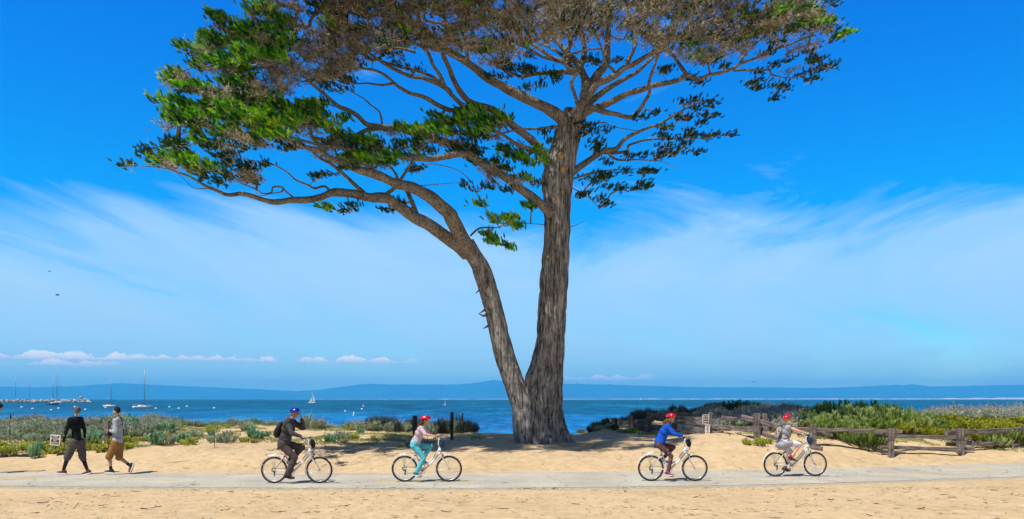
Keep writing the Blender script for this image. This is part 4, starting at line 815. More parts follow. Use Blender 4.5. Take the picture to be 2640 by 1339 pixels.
def add_hand(mb, wrist, palmdir, side, curl=.9, grip=True, s=1.0, ts=1):
    # palm, four fingers of different length with a knuckle bend and a thumb from the side of the palm
    f = Vector(palmdir).normalized(); sd2 = Vector(side).normalized(); dn = sd2.cross(f).normalized()
    w = Vector(wrist); pc = w+f*.045*s
    mb.caps(w, w+f*.03*s, .022*s, .026*s, 10)
    for k in (-1, -.33, .33, 1): mb.caps(w+f*.02*s+sd2*k*.015*s, w+f*.085*s+sd2*k*.024*s, .014*s, .0125*s, 8)
    for k, l in ((-1, .060), (-.33, .075), (.33, .080), (1, .070)):
        p = w+f*.088*s+sd2*k*.0255*s; d1 = (f*math.cos(curl*.6)+dn*math.sin(curl*.6)); d2 = (f*math.cos(curl*1.5)+dn*math.sin(curl*1.5)); d3 = (f*math.cos(curl*2.3)+dn*math.sin(curl*2.3))
        a = p+d1*l*.45*s; b2 = a+d2*l*.33*s; c2 = b2+d3*l*.25*s
        mb.caps(p, a, .0095*s, .009*s, 8); mb.caps(a, b2, .009*s, .0085*s, 8); mb.caps(b2, c2, .0085*s, .0075*s, 8)
    p = w+f*.035*s+sd2*.026*s*ts; a = p+(sd2*.7*ts+f*.6+dn*.3).normalized()*.035*s; b2 = a+(f*.8+dn*.5*curl+sd2*.1*ts).normalized()*.03*s
    mb.caps(p, a, .013*s, .011*s, 8); mb.caps(a, b2, .011*s, .009*s, 8)
def head_frame(face, up=(0, 0, 1)):
    f = Vector(face).normalized(); u = Vector(up).normalized(); r = f.cross(u).normalized(); u = r.cross(f).normalized()
    return Matrix((f, -r, u)).transposed()          # columns: forward, left, up
def add_head(mb, c, Fm, s=1.0):
    E = lambda x, y, z: c+Fm @ Vector((x, y, z))*s
    mb.ell(E(-.012, 0, .03), (.096*s, .076*s, .092*s), 18, 12, Fm)
    mb.ell(E(.018, 0, -.028), (.066*s, .06*s, .075*s), 16, 10, Fm)
    mb.ell(E(.045, 0, -.078), (.034*s, .036*s, .026*s), 12, 8, Fm)
    mb.caps(E(.082, 0, .008), E(.104, 0, -.026), .009*s, .0145*s, 8)
    for q in (-1, 1):
        mb.ell(E(.0, .074*q, -.015), (.018*s, .011*s, .031*s), 10, 8, Fm); mb.ell(E(.055, .036*q, -.03), (.026*s, .024*s, .024*s), 10, 8, Fm)
        mb.ell(E(.074, .03*q, .026), (.016*s, .026*s, .010*s), 10, 6, Fm)
        mb.ell(E(.080, .0*q, -.058), (.014*s, .024*s, .007*s), 10, 6, Fm)
def face_bits(body, c, Fm, lip, s=1.0, glasses=False):
    E = lambda x, y, z: c+Fm @ Vector((x, y, z))*s
    for q in (-1, 1):
        e = MB().ell(E(.077, .031*q, .008), (.010*s, .013*s, .009*s), 10, 8, Fm).build('eye', M_EYEW, body)
        MB().ell(E(.0845, .031*q, .008), (.005*s, .006*s, .006*s), 8, 6, Fm).build('iris', M_EYEB, e)
        MB().tube([E(.087, .014*q, .030), E(.088, .032*q, .034), E(.078, .052*q, .029)], .0032*s, 6).build('eyebrow', M_EYEB, body)
    MB().tube([E(.078, -.024, -.059), E(.092, -.010, -.057), E(.0945, 0, -.059), E(.092, .010, -.057), E(.078, .024, -.059)], [.002*s, .0055*s, .006*s, .0055*s, .002*s], 7).build('lips', lip, body)
M_EYEW = mat_plain('eye_white', (.7, .7, .68), .3, .5, var=.02); M_EYEB = mat_plain('dark_iris_and_brow', (.03, .018, .012), .5, .3, var=.1)
M_LIP = mat_plain('lips', (.45, .16, .13), .5, .3, var=.05)
def helmet(parent, c, Fm, mat, s=1.0, tilt=0):
    E = lambda x, y, z: c+Fm @ Vector((x, y, z))*s
    h = MB(); n, m_ = 30, 12; vs = []
    for i in range(m_+1):
        ph = (i/m_)*1.62
        for k in range(n):
            t_ = 2*math.pi*k/n; st = 1+.035*math.cos(6*t_)*math.sin(ph)
            x = math.sin(ph)*math.cos(t_)*(.145 if math.cos(t_) < 0 else .135)*st; y = math.sin(ph)*math.sin(t_)*.104*st; z = math.cos(ph)*.098
            vs.append(E(x-.004, y, z+.052+(.012*x/.14)))
    k2 = len(vs)
    for i in range(m_, -1, -4):
        ph = (i/m_)*1.62
        for k in range(n):
            t_ = 2*math.pi*k/n; vs.append(E(math.sin(ph)*math.cos(t_)*.112, math.sin(ph)*math.sin(t_)*.084, math.cos(ph)*.078+.05))
    fs = [(i*n+k, (i+1)*n+k, (i+1)*n+(k+1) % n, i*n+(k+1) % n) for i in range(m_) for k in range(n)]
    fs += [(m_*n+k, k2+k, k2+(k+1) % n, m_*n+(k+1) % n) for k in range(n)]+[(k2+i*n+k, k2+(i+1)*n+k, k2+(i+1)*n+(k+1) % n, k2+i*n+(k+1) % n) for i in range(3) for k in range(n)]
    o = h.add(vs, fs).build('helmet', mat, parent)
    for q in (-.55, 0, .55):
        for (a0, a1) in ((.35, .8), (.95, 1.35)):
            pts = []
            for sgn in (1,):
                for j in range(5):
                    ph = a0+(a1-a0)*j/4; pts.append(E(math.sin(ph)*math.cos(q)*.139, math.sin(ph)*math.sin(q)*.108, math.cos(ph)*.100+.058))
            MB().tube(pts, [.003, .009, .010, .009, .003], 8, flat=.5).build('vent', M_BLACKF, o)
            pts = [Vector(p) for p in pts]
    for q in (-.5, .5):
        for (a0, a1) in ((.35, .8), (.95, 1.35)):
            pts = [E(-math.sin(a0+(a1-a0)*j/4)*math.cos(q)*.149, math.sin(a0+(a1-a0)*j/4)*math.sin(q)*.108, math.cos(a0+(a1-a0)*j/4)*.100+.056) for j in range(5)]
            MB().tube(pts, [.003, .009, .010, .009, .003], 8, flat=.5).build('vent', M_BLACKF, o)
    for q in (-1, 1):
        MB().tube([E(.03, .088*q, .04), E(.015, .083*q, -.03), E(.04, .045*q, -.10)], .0035, 5).build('strap', M_BLACKF, o)
        MB().tube([E(-.06, .082*q, .04), E(.0, .085*q, -.03)], .0035, 5).build('strap', M_BLACKF, o)
    return o
def shoe(parent, ankle, toe, mat, sole, s=1.0, name='shoe', up=(0, 0, 1)):
    # ankle joint and direction of the toes; the sole lies below
    f = Vector(toe).normalized(); u = (Vector(up)-f*Vector(up).dot(f)).normalized(); r = f.cross(u)
    a = Vector(ankle); base = a-u*.075*s; mb = MB()
    mb.caps(base-f*.055*s+u*.03*s, base+f*.02*s+u*.035*s, .036*s, .038*s, 12); mb.caps(base+f*.02*s+u*.032*s, base+f*.15*s+u*.012*s, .036*s, .030*s, 12)
    mb.caps(base-f*.045*s+u*.055*s, a+u*.005-f*.01, .034*s, .036*s, 12)
    o = blob(name, mb, mat, parent, .008, 4)
    vs = []; pr = [(-.095, .012), (-.085, .028), (-.03, .036), (.03, .034), (.09, .042), (.14, .038), (.175, .022), (.185, .008)]
    loop = [(x, w) for x, w in pr]+[(x, -w) for x, w in reversed(pr)]
    for z in (-.022, .002): vs += [base+f*x*s+r*w*s+u*(z*s+(.012*s if x > .13 else 0)) for x, w in loop]
    n = len(loop); MB().add(vs, [tuple(range(n-1, -1, -1)), tuple(range(n, 2*n))]+[(k, (k+1) % n, n+(k+1) % n, n+k) for k in range(n)]).build('sole', sole, o, smooth=False, bevel=.004)
    for k in range(4):
        q = base+f*(.035+.022*k)*s+u*(.064-.011*k)*s; MB().tube([q-r*.018*s, q+u*.003, q+r*.018*s], .0028, 5).build('lace', sole, o)
    return o
def person(label, cat, J, skm, gender='m', sc=1.0):
    """J: joints in local metres. Returns root and body; garments are added by the caller."""
    root = empty('person'); tag(root, label, cat)
    mb = MB(); hip = (J['hipN']+J['hipF'])/2; shc = (J['shN']+J['shF'])/2; fem = gender == 'f'
    up = (J['neck']-hip).normalized()
    mb.caps(J['hipN']+up*.02, J['hipF']+up*.02, .098*sc if fem else .095*sc, None, 14); mb.caps(hip, lerp(hip, shc, .45), .11*sc, .10*sc, 14)
    lat = (J['shN']-J['shF']).normalized(); md = lerp(hip, shc, .72)
    mb.caps(md+lat*.06, md-lat*.06, .105*sc, None, 14); mb.caps(lerp(md, J['shN'], .8), lerp(md, J['shF'], .8), .078*sc, None, 14)
    mb.caps(J['shN'], J['shF'], .055*sc, None, 12); mb.caps(J['neck'], J['head']-J['Fm'] @ Vector((.012, 0, .05)), .055*sc*.9, .05*sc, 12)
    for s in 'NF':
        mb.caps(J['sh'+s], J['el'+s], .048*sc, .038*sc, 12); mb.caps(J['el'+s], lerp(J['el'+s], J['wr'+s], .35), .039*sc, .038*sc, 12); mb.caps(lerp(J['el'+s], J['wr'+s], .35), J['wr'+s], .038*sc, .024*sc, 12)
        mb.caps(J['hip'+s], J['kn'+s], .085*sc, .053*sc, 14); mb.caps(J['kn'+s], lerp(J['kn'+s], J['an'+s], .35), .053*sc, .054*sc, 12); mb.caps(lerp(J['kn'+s], J['an'+s], .35), J['an'+s], .053*sc, .036*sc, 12)
        t_ = J.get('toe'+s, Vector((1, 0, -.2))).normalized(); mb.caps(J['an'+s]-Vector((0, 0, .03)), J['an'+s]+t_*.13-Vector((0, 0, .05)), .032, .024, 10)
        h = J.get('hand'+s)
        add_hand(mb, J['wr'+s], h[0], h[1], h[2], s=sc*1.0, ts=h[3] if len(h) > 3 else 1)
    add_head(mb, J['head'], J['Fm'], J.get('hs', 1.0))
    body = blob('body', mb, skm, root, .0075, 3)
    face_bits(body, J['head'], J['Fm'], M_LIP, J.get('hs', 1.0))
    return root, body, hip, shc, up, lat
def torso_garment(J, hip, shc, lat, up, k=.016, sc=1.0, hem=0.0, arms=True, armend=.97, taper=0, sleeve=.014, wide=1.0):
    mb = MB(); md = lerp(hip, shc, .72)
    lowp = hip-up*hem
    mb.caps(lowp+lat*.045, lowp-lat*.045, (.108+k)*sc*wide, None, 14); mb.caps(lowp, lerp(hip, shc, .5), (.118+k)*sc*wide, (.108+k)*sc, 14)
    mb.caps(md+lat*.06, md-lat*.06, (.107+k)*sc, None, 14); mb.caps(lerp(md, J['shN'], .8), lerp(md, J['shF'], .8), (.080+k)*sc, None, 14)
    mb.caps(J['shN'], J['shF'], (.058+k)*sc, None, 12); mb.caps(shc, J['neck'], (.052+k)*sc, .052*sc, 12)
    if arms:
        for s in 'NF':
            e = armend[s] if isinstance(armend, dict) else armend
            mb.caps(J['sh'+s], J['el'+s], (.052+sleeve)*sc, (.042+sleeve)*sc, 12)
            if e > .05: mb.caps(J['el'+s], lerp(J['el'+s], J['wr'+s], e), (.041+sleeve)*sc, (.027+sleeve*.7)*sc, 12)
    return mb
def trousers(J, hip, up, lat, k=.015, end=.93, sc=1.0, flare=0, knee=1.0):
    mb = MB(); mb.caps(J['hipN']+up*.05, J['hipF']+up*.05, (.098+k)*sc, None, 14); mb.caps(J['hipN'], J['hipF'], (.098+k)*sc, None, 14)
    for s in 'NF':
        mb.caps(J['hip'+s], J['kn'+s], (.088+k)*sc, (.056+k)*sc*knee, 14)
        if end > 0:
            a = lerp(J['kn'+s], J['an'+s], .35); mb.caps(J['kn'+s], a if end > .35 else lerp(J['kn'+s], J['an'+s], end), (.055+k)*sc*knee, (.056+k)*sc, 12)
            if end > .35: mb.caps(a, lerp(J['kn'+s], J['an'+s], end), (.055+k)*sc, (.040+k+flare)*sc, 12)
    return mb
def hair_strands(parent, roots, flow, mat, n=140, ln=.3, r=.006, name='hair', wav=.02, taper=True, spread=.02):
    mb = MB()
    for i in range(n):
        p = Vector(random.choice(roots))+Vector((random.gauss(0, spread), random.gauss(0, spread), random.gauss(0, spread)))
        l = ln*random.uniform(.7, 1.1); pts = [p]; d = Vector(flow[0]).normalized(); ph = random.uniform(0, 6)
        for j in range(1, 7):
            t_ = j/6; d = lerp(flow[0], flow[1], t_).normalized(); q = pts[-1]+d*l/6+Vector((math.sin(ph+j*1.3), math.cos(ph*1.7+j*1.1), 0))*wav*.35; pts.append(q)
        mb.tube(pts, [r*(1-.75*(j/6) if taper else 1) for j in range(7)], 4, True)
    return mb.build(name, mat, parent)
def hair_cap(parent, c, Fm, mat, s=1.0, low=-.06, name='hair', front=.045, top=0.0, back=0):
    E = lambda x, y, z: c+Fm @ Vector((x, y, z))*s
    mb = MB(); mb.ell(E(-.022, 0, .04+top), (.098*s, .083*s, .095*s), 16, 10, Fm); mb.ell(E(-.05, 0, low+.04), (.06*s, .078*s, .07*s), 14, 10, Fm)
    if top > 0: mb.ell(E(.03, 0, .085+top), (.06*s, .06*s, .04*s), 12, 8, Fm)
    return blob(name, mb, mat, parent, .008, 2, .006, 60)
def backpack(J, shc, hip, up, lat, mat, label, d=.15, w=.30, h=.44, strapm=None):
    root = empty('backpack'); bk = -up.cross(lat).normalized() if False else None
    back = Vector((-1, 0, 0)); back = (back-up*back.dot(up)).normalized()
    c = lerp(hip, shc, .56)+back*(.13+d*.5); Rm = Matrix((back, lat, up)).transposed()
    mb = MB(); mb.ell(c, (d*.62, w*.52, h*.52), 18, 12, Rm); mb.ell(c-up*h*.12+back*.02, (d*.62, w*.50, h*.40), 18, 12, Rm); mb.ell(c-up*h*.18+back*d*.45, (d*.30, w*.38, h*.26), 14, 10, Rm)
    blob('pack_body', mb, mat, root, .011, 6, .006, 20)
    for s in 'NF':
        S_ = J['sh'+s]; ins = lat*(-.05 if s == 'N' else .05); fr = -back
        MB().tube(crom([c+up*h*.42+(S_-shc)*.55-back*.05, S_+ins+up*.085+back*.03, S_+ins+up*.05+fr*.085, lerp(hip, S_, .62)+ins*.5+fr*.13+(S_-shc)*.15, lerp(hip, S_, .35)+(S_-shc)*.75+fr*.05, c-up*h*.36+(S_-shc)*.8]
, 6), .019, 8, flat=.4).build('strap', strapm or M_BLACKF, root)
    MB().torus(c+up*h*.5-back*.03, lat, .03, .006, 16, 6).build('carry_loop', strapm or M_BLACKF, root)
    MB().tube([c+back*d*.60+lat*w*.25-up*h*.05, c+back*d*.74-up*h*.03, c+back*d*.60-lat*w*.25-up*h*.05], .004, 5).build('zip', M_DKMET, root)
    tag(root, label, 'backpack'); return root
# ------------------------------------------------------------------ riders
def place(o, x, y, z=0, rz=0): o.location = (x, y, z); o.rotation_euler.z = rz
M_SOLEW = mat_plain('white_rubber_sole', (.75, .73, .70), .6, .3, var=.08); M_SOLEB = mat_plain('dark_sole', (.03, .028, .026), .7, .2, var=.2)
SK_A = skin('ruddy', (.52, .27, .19)); SK_B = skin('fair', (.66, .38, .29)); SK_C = skin('light', (.70, .42, .32)); SK_D = skin('tan', (.50, .30, .20))
H_BROWN = mat_plain('long_brown_hair', (.10, .05, .025), .75, .25, var=.4, scale=40); H_AUB = mat_plain('wavy_auburn_hair', (.20, .10, .045), .75, .25, var=.4, scale=40)
H_BLOND = mat_plain('blonde_hair', (.62, .38, .17), .5, .4, var=.25, scale=40); H_BLACK = mat_plain('short_black_hair', (.012, .010, .009), .7, .2, var=.3, scale=40); H_GREY = mat_plain('grey_hair', (.25, .22, .2), .6, .3, var=.3, scale=40)
def helm_mat(n, c):
    m, t, b = mat_base(n, .18, .6); b.inputs['Coat Weight'].default_value = .5; b.inputs['Base Color'].default_value = (*c, 1)
    tc = N(t, 'TexCoord'); L(t, ramp(t, noi(t, tc.outputs['Object'], 11, 3), [(.58, c), (.66, C3(c, 1.5))]), b.inputs['Base Color']); return m
M_HRED = helm_mat('red_helmet_shell', (.62, .006, .02)); M_HBLUE = helm_mat('blue_helmet_shell', (.01, .01, .42))
def pedal_pos(crank, s, sg): return BB+Vector((math.cos(crank), 0, math.sin(crank)))*.17*sg+Vector((0, .135*s, 0))
def rider(px_r, D, yaw, crank, bagmat, blabel, J, scale=1.0, wa=0.):
    b = make_bike(bagmat, crank, wa=wa); tag(b, blabel, 'bicycle', 'white rental bicycles ridden along the path')
    p = ((px_r-CX)/F*D, D); place(b, p[0], p[1], .002, yaw); return b, p
def to_world(root, p, yaw): place(root, p[0], p[1], .002, yaw)
def legs(J, crank, sN=(0, 0), hipx=.215, hipz=.96, w=.085, thigh=.43, shin=.43, foot_n=.07, foot_f=.07, kn_out=.0):
    for s, sy, sg in (('N', -1, 1), ('F', 1, -1)):
        pd = pedal_pos(crank, sy, sg); an = pd+Vector((-.085, -.02*sy, .115)); hp = Vector((hipx, w*sy, hipz)); J['hip'+s] = hp; J['an'+s] = an
        d = an-hp; dist = min(d.length, thigh+shin-.004); a = (thigh**2-shin**2+dist**2)/(2*dist); h = math.sqrt(max(0, thigh**2-a**2)); dn = d.normalized()
        fwd = Vector((1, 0, .3)); fwd = (fwd-dn*fwd.dot(dn)).normalized(); J['kn'+s] = hp+dn*a+fwd*h+Vector((0, kn_out*sy, 0)); J['toe'+s] = Vector((1, 0, -.16))
def arms_to_bar(J, which='NF', elbow=(-.02, -.06)):
    for s, sy in (('N', -1), ('F', 1)):
        if s not in which: continue
        grip = Vector((.845, .275*sy, 1.185)); wr = grip+Vector((-.075, 0, .035)); J['wr'+s] = wr
        J['el'+s] = lerp(J['sh'+s], wr, .50)+Vector((elbow[0], .05*sy, elbow[1])); J['hand'+s] = (Vector((.9, .12*sy, -.22)), Vector((0, -sy, .1)) if sy > 0 else Vector((0, 1, .1)), .95)
        J['hand'+s] = (Vector((.95, .08*sy, -.10)), Vector((0, 1, 0)), 1.05, -sy)
# rider 1: man with grey hoodie, one hand at his face
yaw = 0.0; cr = math.radians(-92)
b1, p1_ = rider(707.1, 20.05, 0, cr, M_BLACKF, 'white step-through bicycle with black handlebar bag, ridden by the man in the blue helmet', None, wa=.3)
J = {}; legs(J, cr, hipx=.235, hipz=.995, w=.095, thigh=.46, shin=.46)
J['shN'] = Vector((.385, -.19, 1.575)); J['shF'] = Vector((.42, .19, 1.575)); J['neck'] = Vector((.44, 0, 1.655)); J['head'] = Vector((.525, .0, 1.80)); J['Fm'] = head_frame((1, -.12, -.08)); J['hs'] = 1.0
arms_to_bar(J, 'N', (-.03, -.09)); J['elF'] = Vector((.685, .20, 1.42)); J['wrF'] = Vector((.69, .09, 1.66)); J['handF'] = (Vector((-.22, -.12, .95)), Vector((0, -1, 0.1)), .55)
root, body, hip, shc, up, lat = person('person in grey hoodie and blue helmet riding leftmost bicycle, far hand raised to face', 'person', J, SK_A, 'm', 1.06)
mb = torso_garment(J, hip, shc, lat, up, .030, 1.10, -.05, True, .95, sleeve=.02)
hd = blob('hooded_jacket', mb, cloth('charcoal_grey', (.065, .065, .075)), root, .010, 6, .012, 13)
mb = MB(); mb.torus(J['neck']+Vector((-.03, 0, .015)), (.35, 0, 1), .075, .036, 20, 8); mb.ell(J['neck']+Vector((-.10, 0, .0)), (.055, .085, .055), 14, 10); blob('hood', mb, cloth('hood_grey', (.12, .105, .105)), hd, .010, 4, .008, 20)
pm = cloth('taupe_cargo', (.085, .065, .065)); tr = blob('trousers', trousers(J, hip, up, lat, .024, .97, 1.05, .018), pm, root, .010, 5, .014, 14)
mb = MB(); mb.ell(lerp(J['hipN'], J['knN'], .66)+Vector((-.0, -.085, .0)), (.07, .022, .085), 12, 8); blob('cargo_pocket', mb, pm, tr, .009, 3, .006, 20)
for s in 'NF': shoe(root, J['an'+s], J['toe'+s], mat_plain('brown_leather_shoe', (.045, .03, .022), .6, .3, var=.3), M_SOLEB, 1.08)
hair_cap(root, J['head'], J['Fm'], H_GREY, 1.0); helmet(root, J['head'], J['Fm'], M_HBLUE, 1.0)
gl = MB(); Fm = J['Fm']; E = lambda x, y, z: J['head']+Fm @ Vector((x, y, z))
for q in (-1, 1): gl.torus(E(.092, .031*q, .006), Fm @ Vector((1, 0, 0)), .019, .003, 18, 5); gl.tube([E(.088, .050*q, .010), E(.0, .080*q, .006)], .003, 5)
gl.build('glasses', M_BLACKF, root); to_world(root, p1_, 0)
bp = backpack(J, shc, hip, up, lat, mat_plain('black_pack_nylon', (.012, .012, .014), .6, .3, var=.3, scale=12, bump=.4), 'black backpack worn by the rider in the grey hoodie and blue helmet'); to_world(bp, p1_, 0)
# rider 2: girl in pale pink top
cr = math.radians(-112)
b2, p2_ = rider(1043.4, 20.4, 0, cr, M_BLUEF, 'white step-through bicycle with navy handlebar bag, ridden by the long-haired girl in turquoise trousers', None, wa=1.1)
J = {}; legs(J, cr, hipx=.25, hipz=.955, w=.08, thigh=.42, shin=.42)
J['shN'] = Vector((.445, -.15, 1.405)); J['shF'] = Vector((.46, .15, 1.405)); J['neck'] = Vector((.485, 0, 1.47)); J['head'] = Vector((.545, 0, 1.605)); J['Fm'] = head_frame((1, -.1, -.12)); J['hs'] = .92
arms_to_bar(J, 'NF', (-.03, -.05))
root, body, hip, shc, up, lat = person('person in pale pink top and turquoise trousers, long brown hair, riding second bicycle from left', 'person', J, SK_B, 'f', .88)
blob('top', torso_garment(J, hip, shc, lat, up, .018, .95, -.06, True, .12, sleeve=.014), cloth('pale_pink', (.62, .50, .56), .06, 'stripe', (.50, .38, .45)), root, .009, 6, .009, 15)
blob('trousers', trousers(J, hip, up, lat, .014, .95, .93, .006), cloth('turquoise', (.10, .50, .62), .15), root, .009, 5, .010, 18)
for s in 'NF': shoe(root, J['an'+s], J['toe'+s], mat_plain('teal_canvas_shoe', (.04, .20, .22), .8, .2, var=.2), M_SOLEW, .95)
hair_cap(root, J['head'], J['Fm'], H_BROWN, .95, -.075); hair_strands(root, [J['head']+Vector((-.085, dy, -.04)) for dy in (-.05, -.02, .02, .05)], [Vector((-.55, 0, -.85)), Vector((-.45, 0, -1))], H_BROWN, 170, .46, .008, 'hair_length', .03, True, .016)
helmet(root, J['head'], J['Fm'], M_HRED, .98); to_world(root, p2_, 0)
# rider 3: girl in blue sweater looking round
cr = math.radians(-72)
b3, p3_ = rider(1678, 20.57, 0, cr, M_BLACKF, 'white step-through bicycle with black handlebar bag, ridden by the girl in the blue sweater', None, wa=.9)
J = {}; legs(J, cr, hipx=.20, hipz=.965, w=.082, thigh=.43, shin=.43)
J['shN'] = Vector((.415, -.155, 1.445)); J['shF'] = Vector((.44, .155, 1.445)); J['neck'] = Vector((.465, 0, 1.51)); J['head'] = Vector((.53, -.01, 1.655)); J['Fm'] = head_frame((.80, -.60, -.05)); J['hs'] = .95
arms_to_bar(J, 'NF', (-.02, -.07))
root, body, hip, shc, up, lat = person('person in bright blue sweater and patterned leggings, looking round while riding a bicycle', 'person', J, SK_C, 'f', .92)
blob('sweater', torso_garment(J, hip, shc, lat, up, .028, .99, -.075, True, .96, sleeve=.022), cloth('royal_blue', (.008, .085, .52), .12), root, .009, 6, .010, 13)
blob('leggings', trousers(J, hip, up, lat, .008, .90, .96), cloth('brown_patterned', (.055, .025, .03), .2, 'blotch', (.20, .12, .13)), root, .009, 5, .003, 18)
for s in 'NF': shoe(root, J['an'+s], J['toe'+s], mat_plain('magenta_canvas_shoe', (.34, .015, .15), .8, .2, var=.2), M_SOLEW, 1.0)
hair_cap(root, J['head'], J['Fm'], H_AUB, .97, -.07)
hair_strands(root, [J['head']+Vector((-.08, dy, -.06)) for dy in (-.06, -.03, 0, .04)], [Vector((-.45, -.1, -.75)), Vector((-.35, 0, -1))], H_AUB, 150, .24, .010, 'hair_length', .06, True, .028)
helmet(root, J['head'], J['Fm'], M_HRED, .98); to_world(root, p3_, 0)
# rider 4: woman in grey dress, near foot up
cr = math.radians(75); D4 = 21.75; yw = .09
b4, p4_ = rider(1999, D4, yw, cr, M_BLUEF, 'white step-through bicycle with navy handlebar bag, ridden by the woman in the grey tunic', None, wa=2.0)
J = {}; legs(J, cr, hipx=.22, hipz=.93, w=.09, thigh=.45, shin=.42)
J['shN'] = Vector((.31, -.165, 1.385)); J['shF'] = Vector((.36, .165, 1.385)); J['neck'] = Vector((.345, 0, 1.455)); J['head'] = Vector((.355, .0, 1.61)); J['Fm'] = head_frame((.86, .42, .30), (-.45, 0, 1)); J['hs'] = .96
arms_to_bar(J, 'NF', (.02, -.02)); J['toeN'] = Vector((1, 0, -.45))
root, body, hip, shc, up, lat = person('person in sleeveless grey tunic and white shorts looking towards the sea, riding rightmost bicycle', 'person', J, SK_C, 'f', 1.0)
mb = torso_garment(J, hip, shc, lat, up, .024, 1.0, .03, False, wide=1.15); mb.caps(hip+up*.14, hip, .135, .15, 14); mb.caps(hip+Vector((-.05, -.06, -.04)), hip+Vector((-.05, .06, -.04)), .135, None, 12); mb.caps(hip+Vector((.0, -.075, .0)), lerp(J['hipN'], J['knN'], .30)+Vector((0, 0, .012)), .135, .115, 12)
blob('tunic', mb, cloth('heather_grey', (.36, .37, .42), .1), root, .010, 6, .012, 12)
blob('shorts', trousers(J, hip, up, lat, .012, .16, 1.0, 0, 1.2), cloth('white_cotton', (.78, .74, .76), .05), root, .009, 5, .008, 16)
for s in 'NF': 
    sh_ = shoe(root, J['an'+s], J['toe'+s], mat_plain('red_leather_sandal', (.42, .02, .03), .5, .3, var=.2), M_SOLEB, .98, 'sandal')
hair_cap(root, J['head'], J['Fm'], H_BLOND, .97, -.07); hair_strands(root, [J['head']+Vector((-.02, -.05, -.06)), J['head']+Vector((.02, -.06, -.07)), J['head']+Vector((.03, 0, -.09))], [Vector((.25, -.1, -1)), Vector((.35, 0, -.9))], H_BLOND, 110, .20, .008, 'hair_length', .05, True, .02)
helmet(root, J['head'], J['Fm'], M_HRED, 1.0); to_world(root, p4_, yw)
bp = backpack(J, shc, hip, up, lat, cloth('cream_and_grey_patterned', (.62, .57, .50), .1, 'weave', (.16, .14, .13)), 'cream and grey patterned backpack worn by the rider in the grey tunic', .13, .27, .38); to_world(bp, p4_, yw)
# ------------------------------------------------------------------ walkers (they walk to the left: local +x is mirrored by yaw)
def px_at(x, y, D): return Vector(((x-CX)/F*D, 0, CZ-(y-HY)/F*D))
def Wj(D, x, y, dy=0, base=None): v = px_at(x, y, D); return Vector((v.x-base, dy, v.z))
def walker(D, bx, pts):
    base = (bx-CX)/F*D; return {k: Wj(D, v[0], v[1], v[2], base) for k, v in pts.items()}, base
# walker 1 (beanie): photo pixels, depth offset in metres (minus = nearer)
D1w = 22.35
J, bx1 = walker(D1w, 193, {'hipN': (193, 1146, -.09), 'hipF': (203, 1146, .09), 'knN': (180, 1176, -.09), 'knF': (208, 1178, .09), 'anN': (168, 1212, -.09), 'anF': (221, 1214, .09),
 'shN': (189, 1082, -.17), 'shF': (201, 1081, .17), 'neck': (196, 1074, .02), 'head': (197.5, 1060, .02), 'elN': (181, 1111, -.20), 'elF': (207, 1110, .22), 'wrN': (173, 1139, -.19), 'wrF': (207, 1130, .24)})
J['Fm'] = head_frame((-.75, .66, .0)); J['hs'] = 1.0; J['toeN'] = Vector((-1, 0, .02)); J['toeF'] = Vector((-1, 0, -.28)); J['handN'] = (Vector((-.15, 0, -1)), Vector((1, 0, 0)), .5); J['handF'] = (Vector((-.1, 0, -1)), Vector((1, 0, 0)), .5)
root, body, hip, shc, up, lat = person('person in grey beanie, black sweater and cropped grey trousers walking at the left', 'person', J, SK_D, 'm', 1.05)
blob('sweater', torso_garment(J, hip, shc, lat, up, .018, .98, -.10, True, .95, sleeve=.012), cloth('black_knit', (.012, .012, .016), .2), root, .010, 6, .008, 12)
blob('leggings', trousers(J, hip, up, lat, .004, .95, 1.02), cloth('black_leggings', (.022, .022, .028), .2), root, .009, 4)
blob('cropped_trousers', trousers(J, hip, up, lat, .028, .16, 1.06, 0, 1.2), cloth('grey_taupe', (.10, .088, .09), .12), root, .010, 5, .012, 14)
for s in 'NF': shoe(root, J['an'+s], J['toe'+s], mat_plain('maroon_running_shoe', (.11, .02, .02), .7, .3, var=.3), M_SOLEW, 1.12)
Fm = J['Fm']; mb = MB(); mb.ell(J['head']+Fm @ Vector((-.014, 0, .055)), (.108, .092, .085), 16, 10, Fm); mb.ell(J['head']+Fm @ Vector((-.035, 0, .0)), (.09, .09, .055), 14, 8, Fm); blob('beanie', mb, cloth('slate_grey_knit', (.10, .11, .13), .15), root, .009, 3, .003, 60)
place(root, bx1, D1w)
# walker 2
D2w = 22.4
J, bx2 = walker(D2w, 302, {'hipN': (301, 1147, -.09), 'hipF': (304, 1147, .09), 'knN': (286, 1177, -.09), 'knF': (303, 1180, .09), 'anN': (290, 1210, -.09), 'anF': (331, 1201, .09),
 'shN': (306, 1085, -.17), 'shF': (302, 1085, .17), 'neck': (306, 1077, 0), 'head': (300.5, 1061.5, .0), 'elN': (309, 1113, -.23), 'elF': (300, 1113, .24), 'wrN': (289, 1110, -.16), 'wrF': (285, 1117, .06)})
J['Fm'] = head_frame((-1, .15, .02)); J['hs'] = 1.0; J['toeN'] = Vector((-1, 0, .03)); J['toeF'] = Vector((-.30, 0, -1)); J['handN'] = (Vector((-1, .3, -.1)), Vector((0, -.3, 1)), .8); J['handF'] = (Vector((-1, -.2, 0)), Vector((0, 0, 1)), .9)
root, body, hip, shc, up, lat = person('person in light grey sweatshirt and brown shorts walking beside the leaning wooden post', 'person', J, SK_D, 'm', 1.03)
blob('sweatshirt', torso_garment(J, hip, shc, lat, up, .022, 1.05, -.13, True, .93, sleeve=.017), cloth('light_grey_marl', (.36, .39, .44), .1), root, .010, 6, .010, 12)
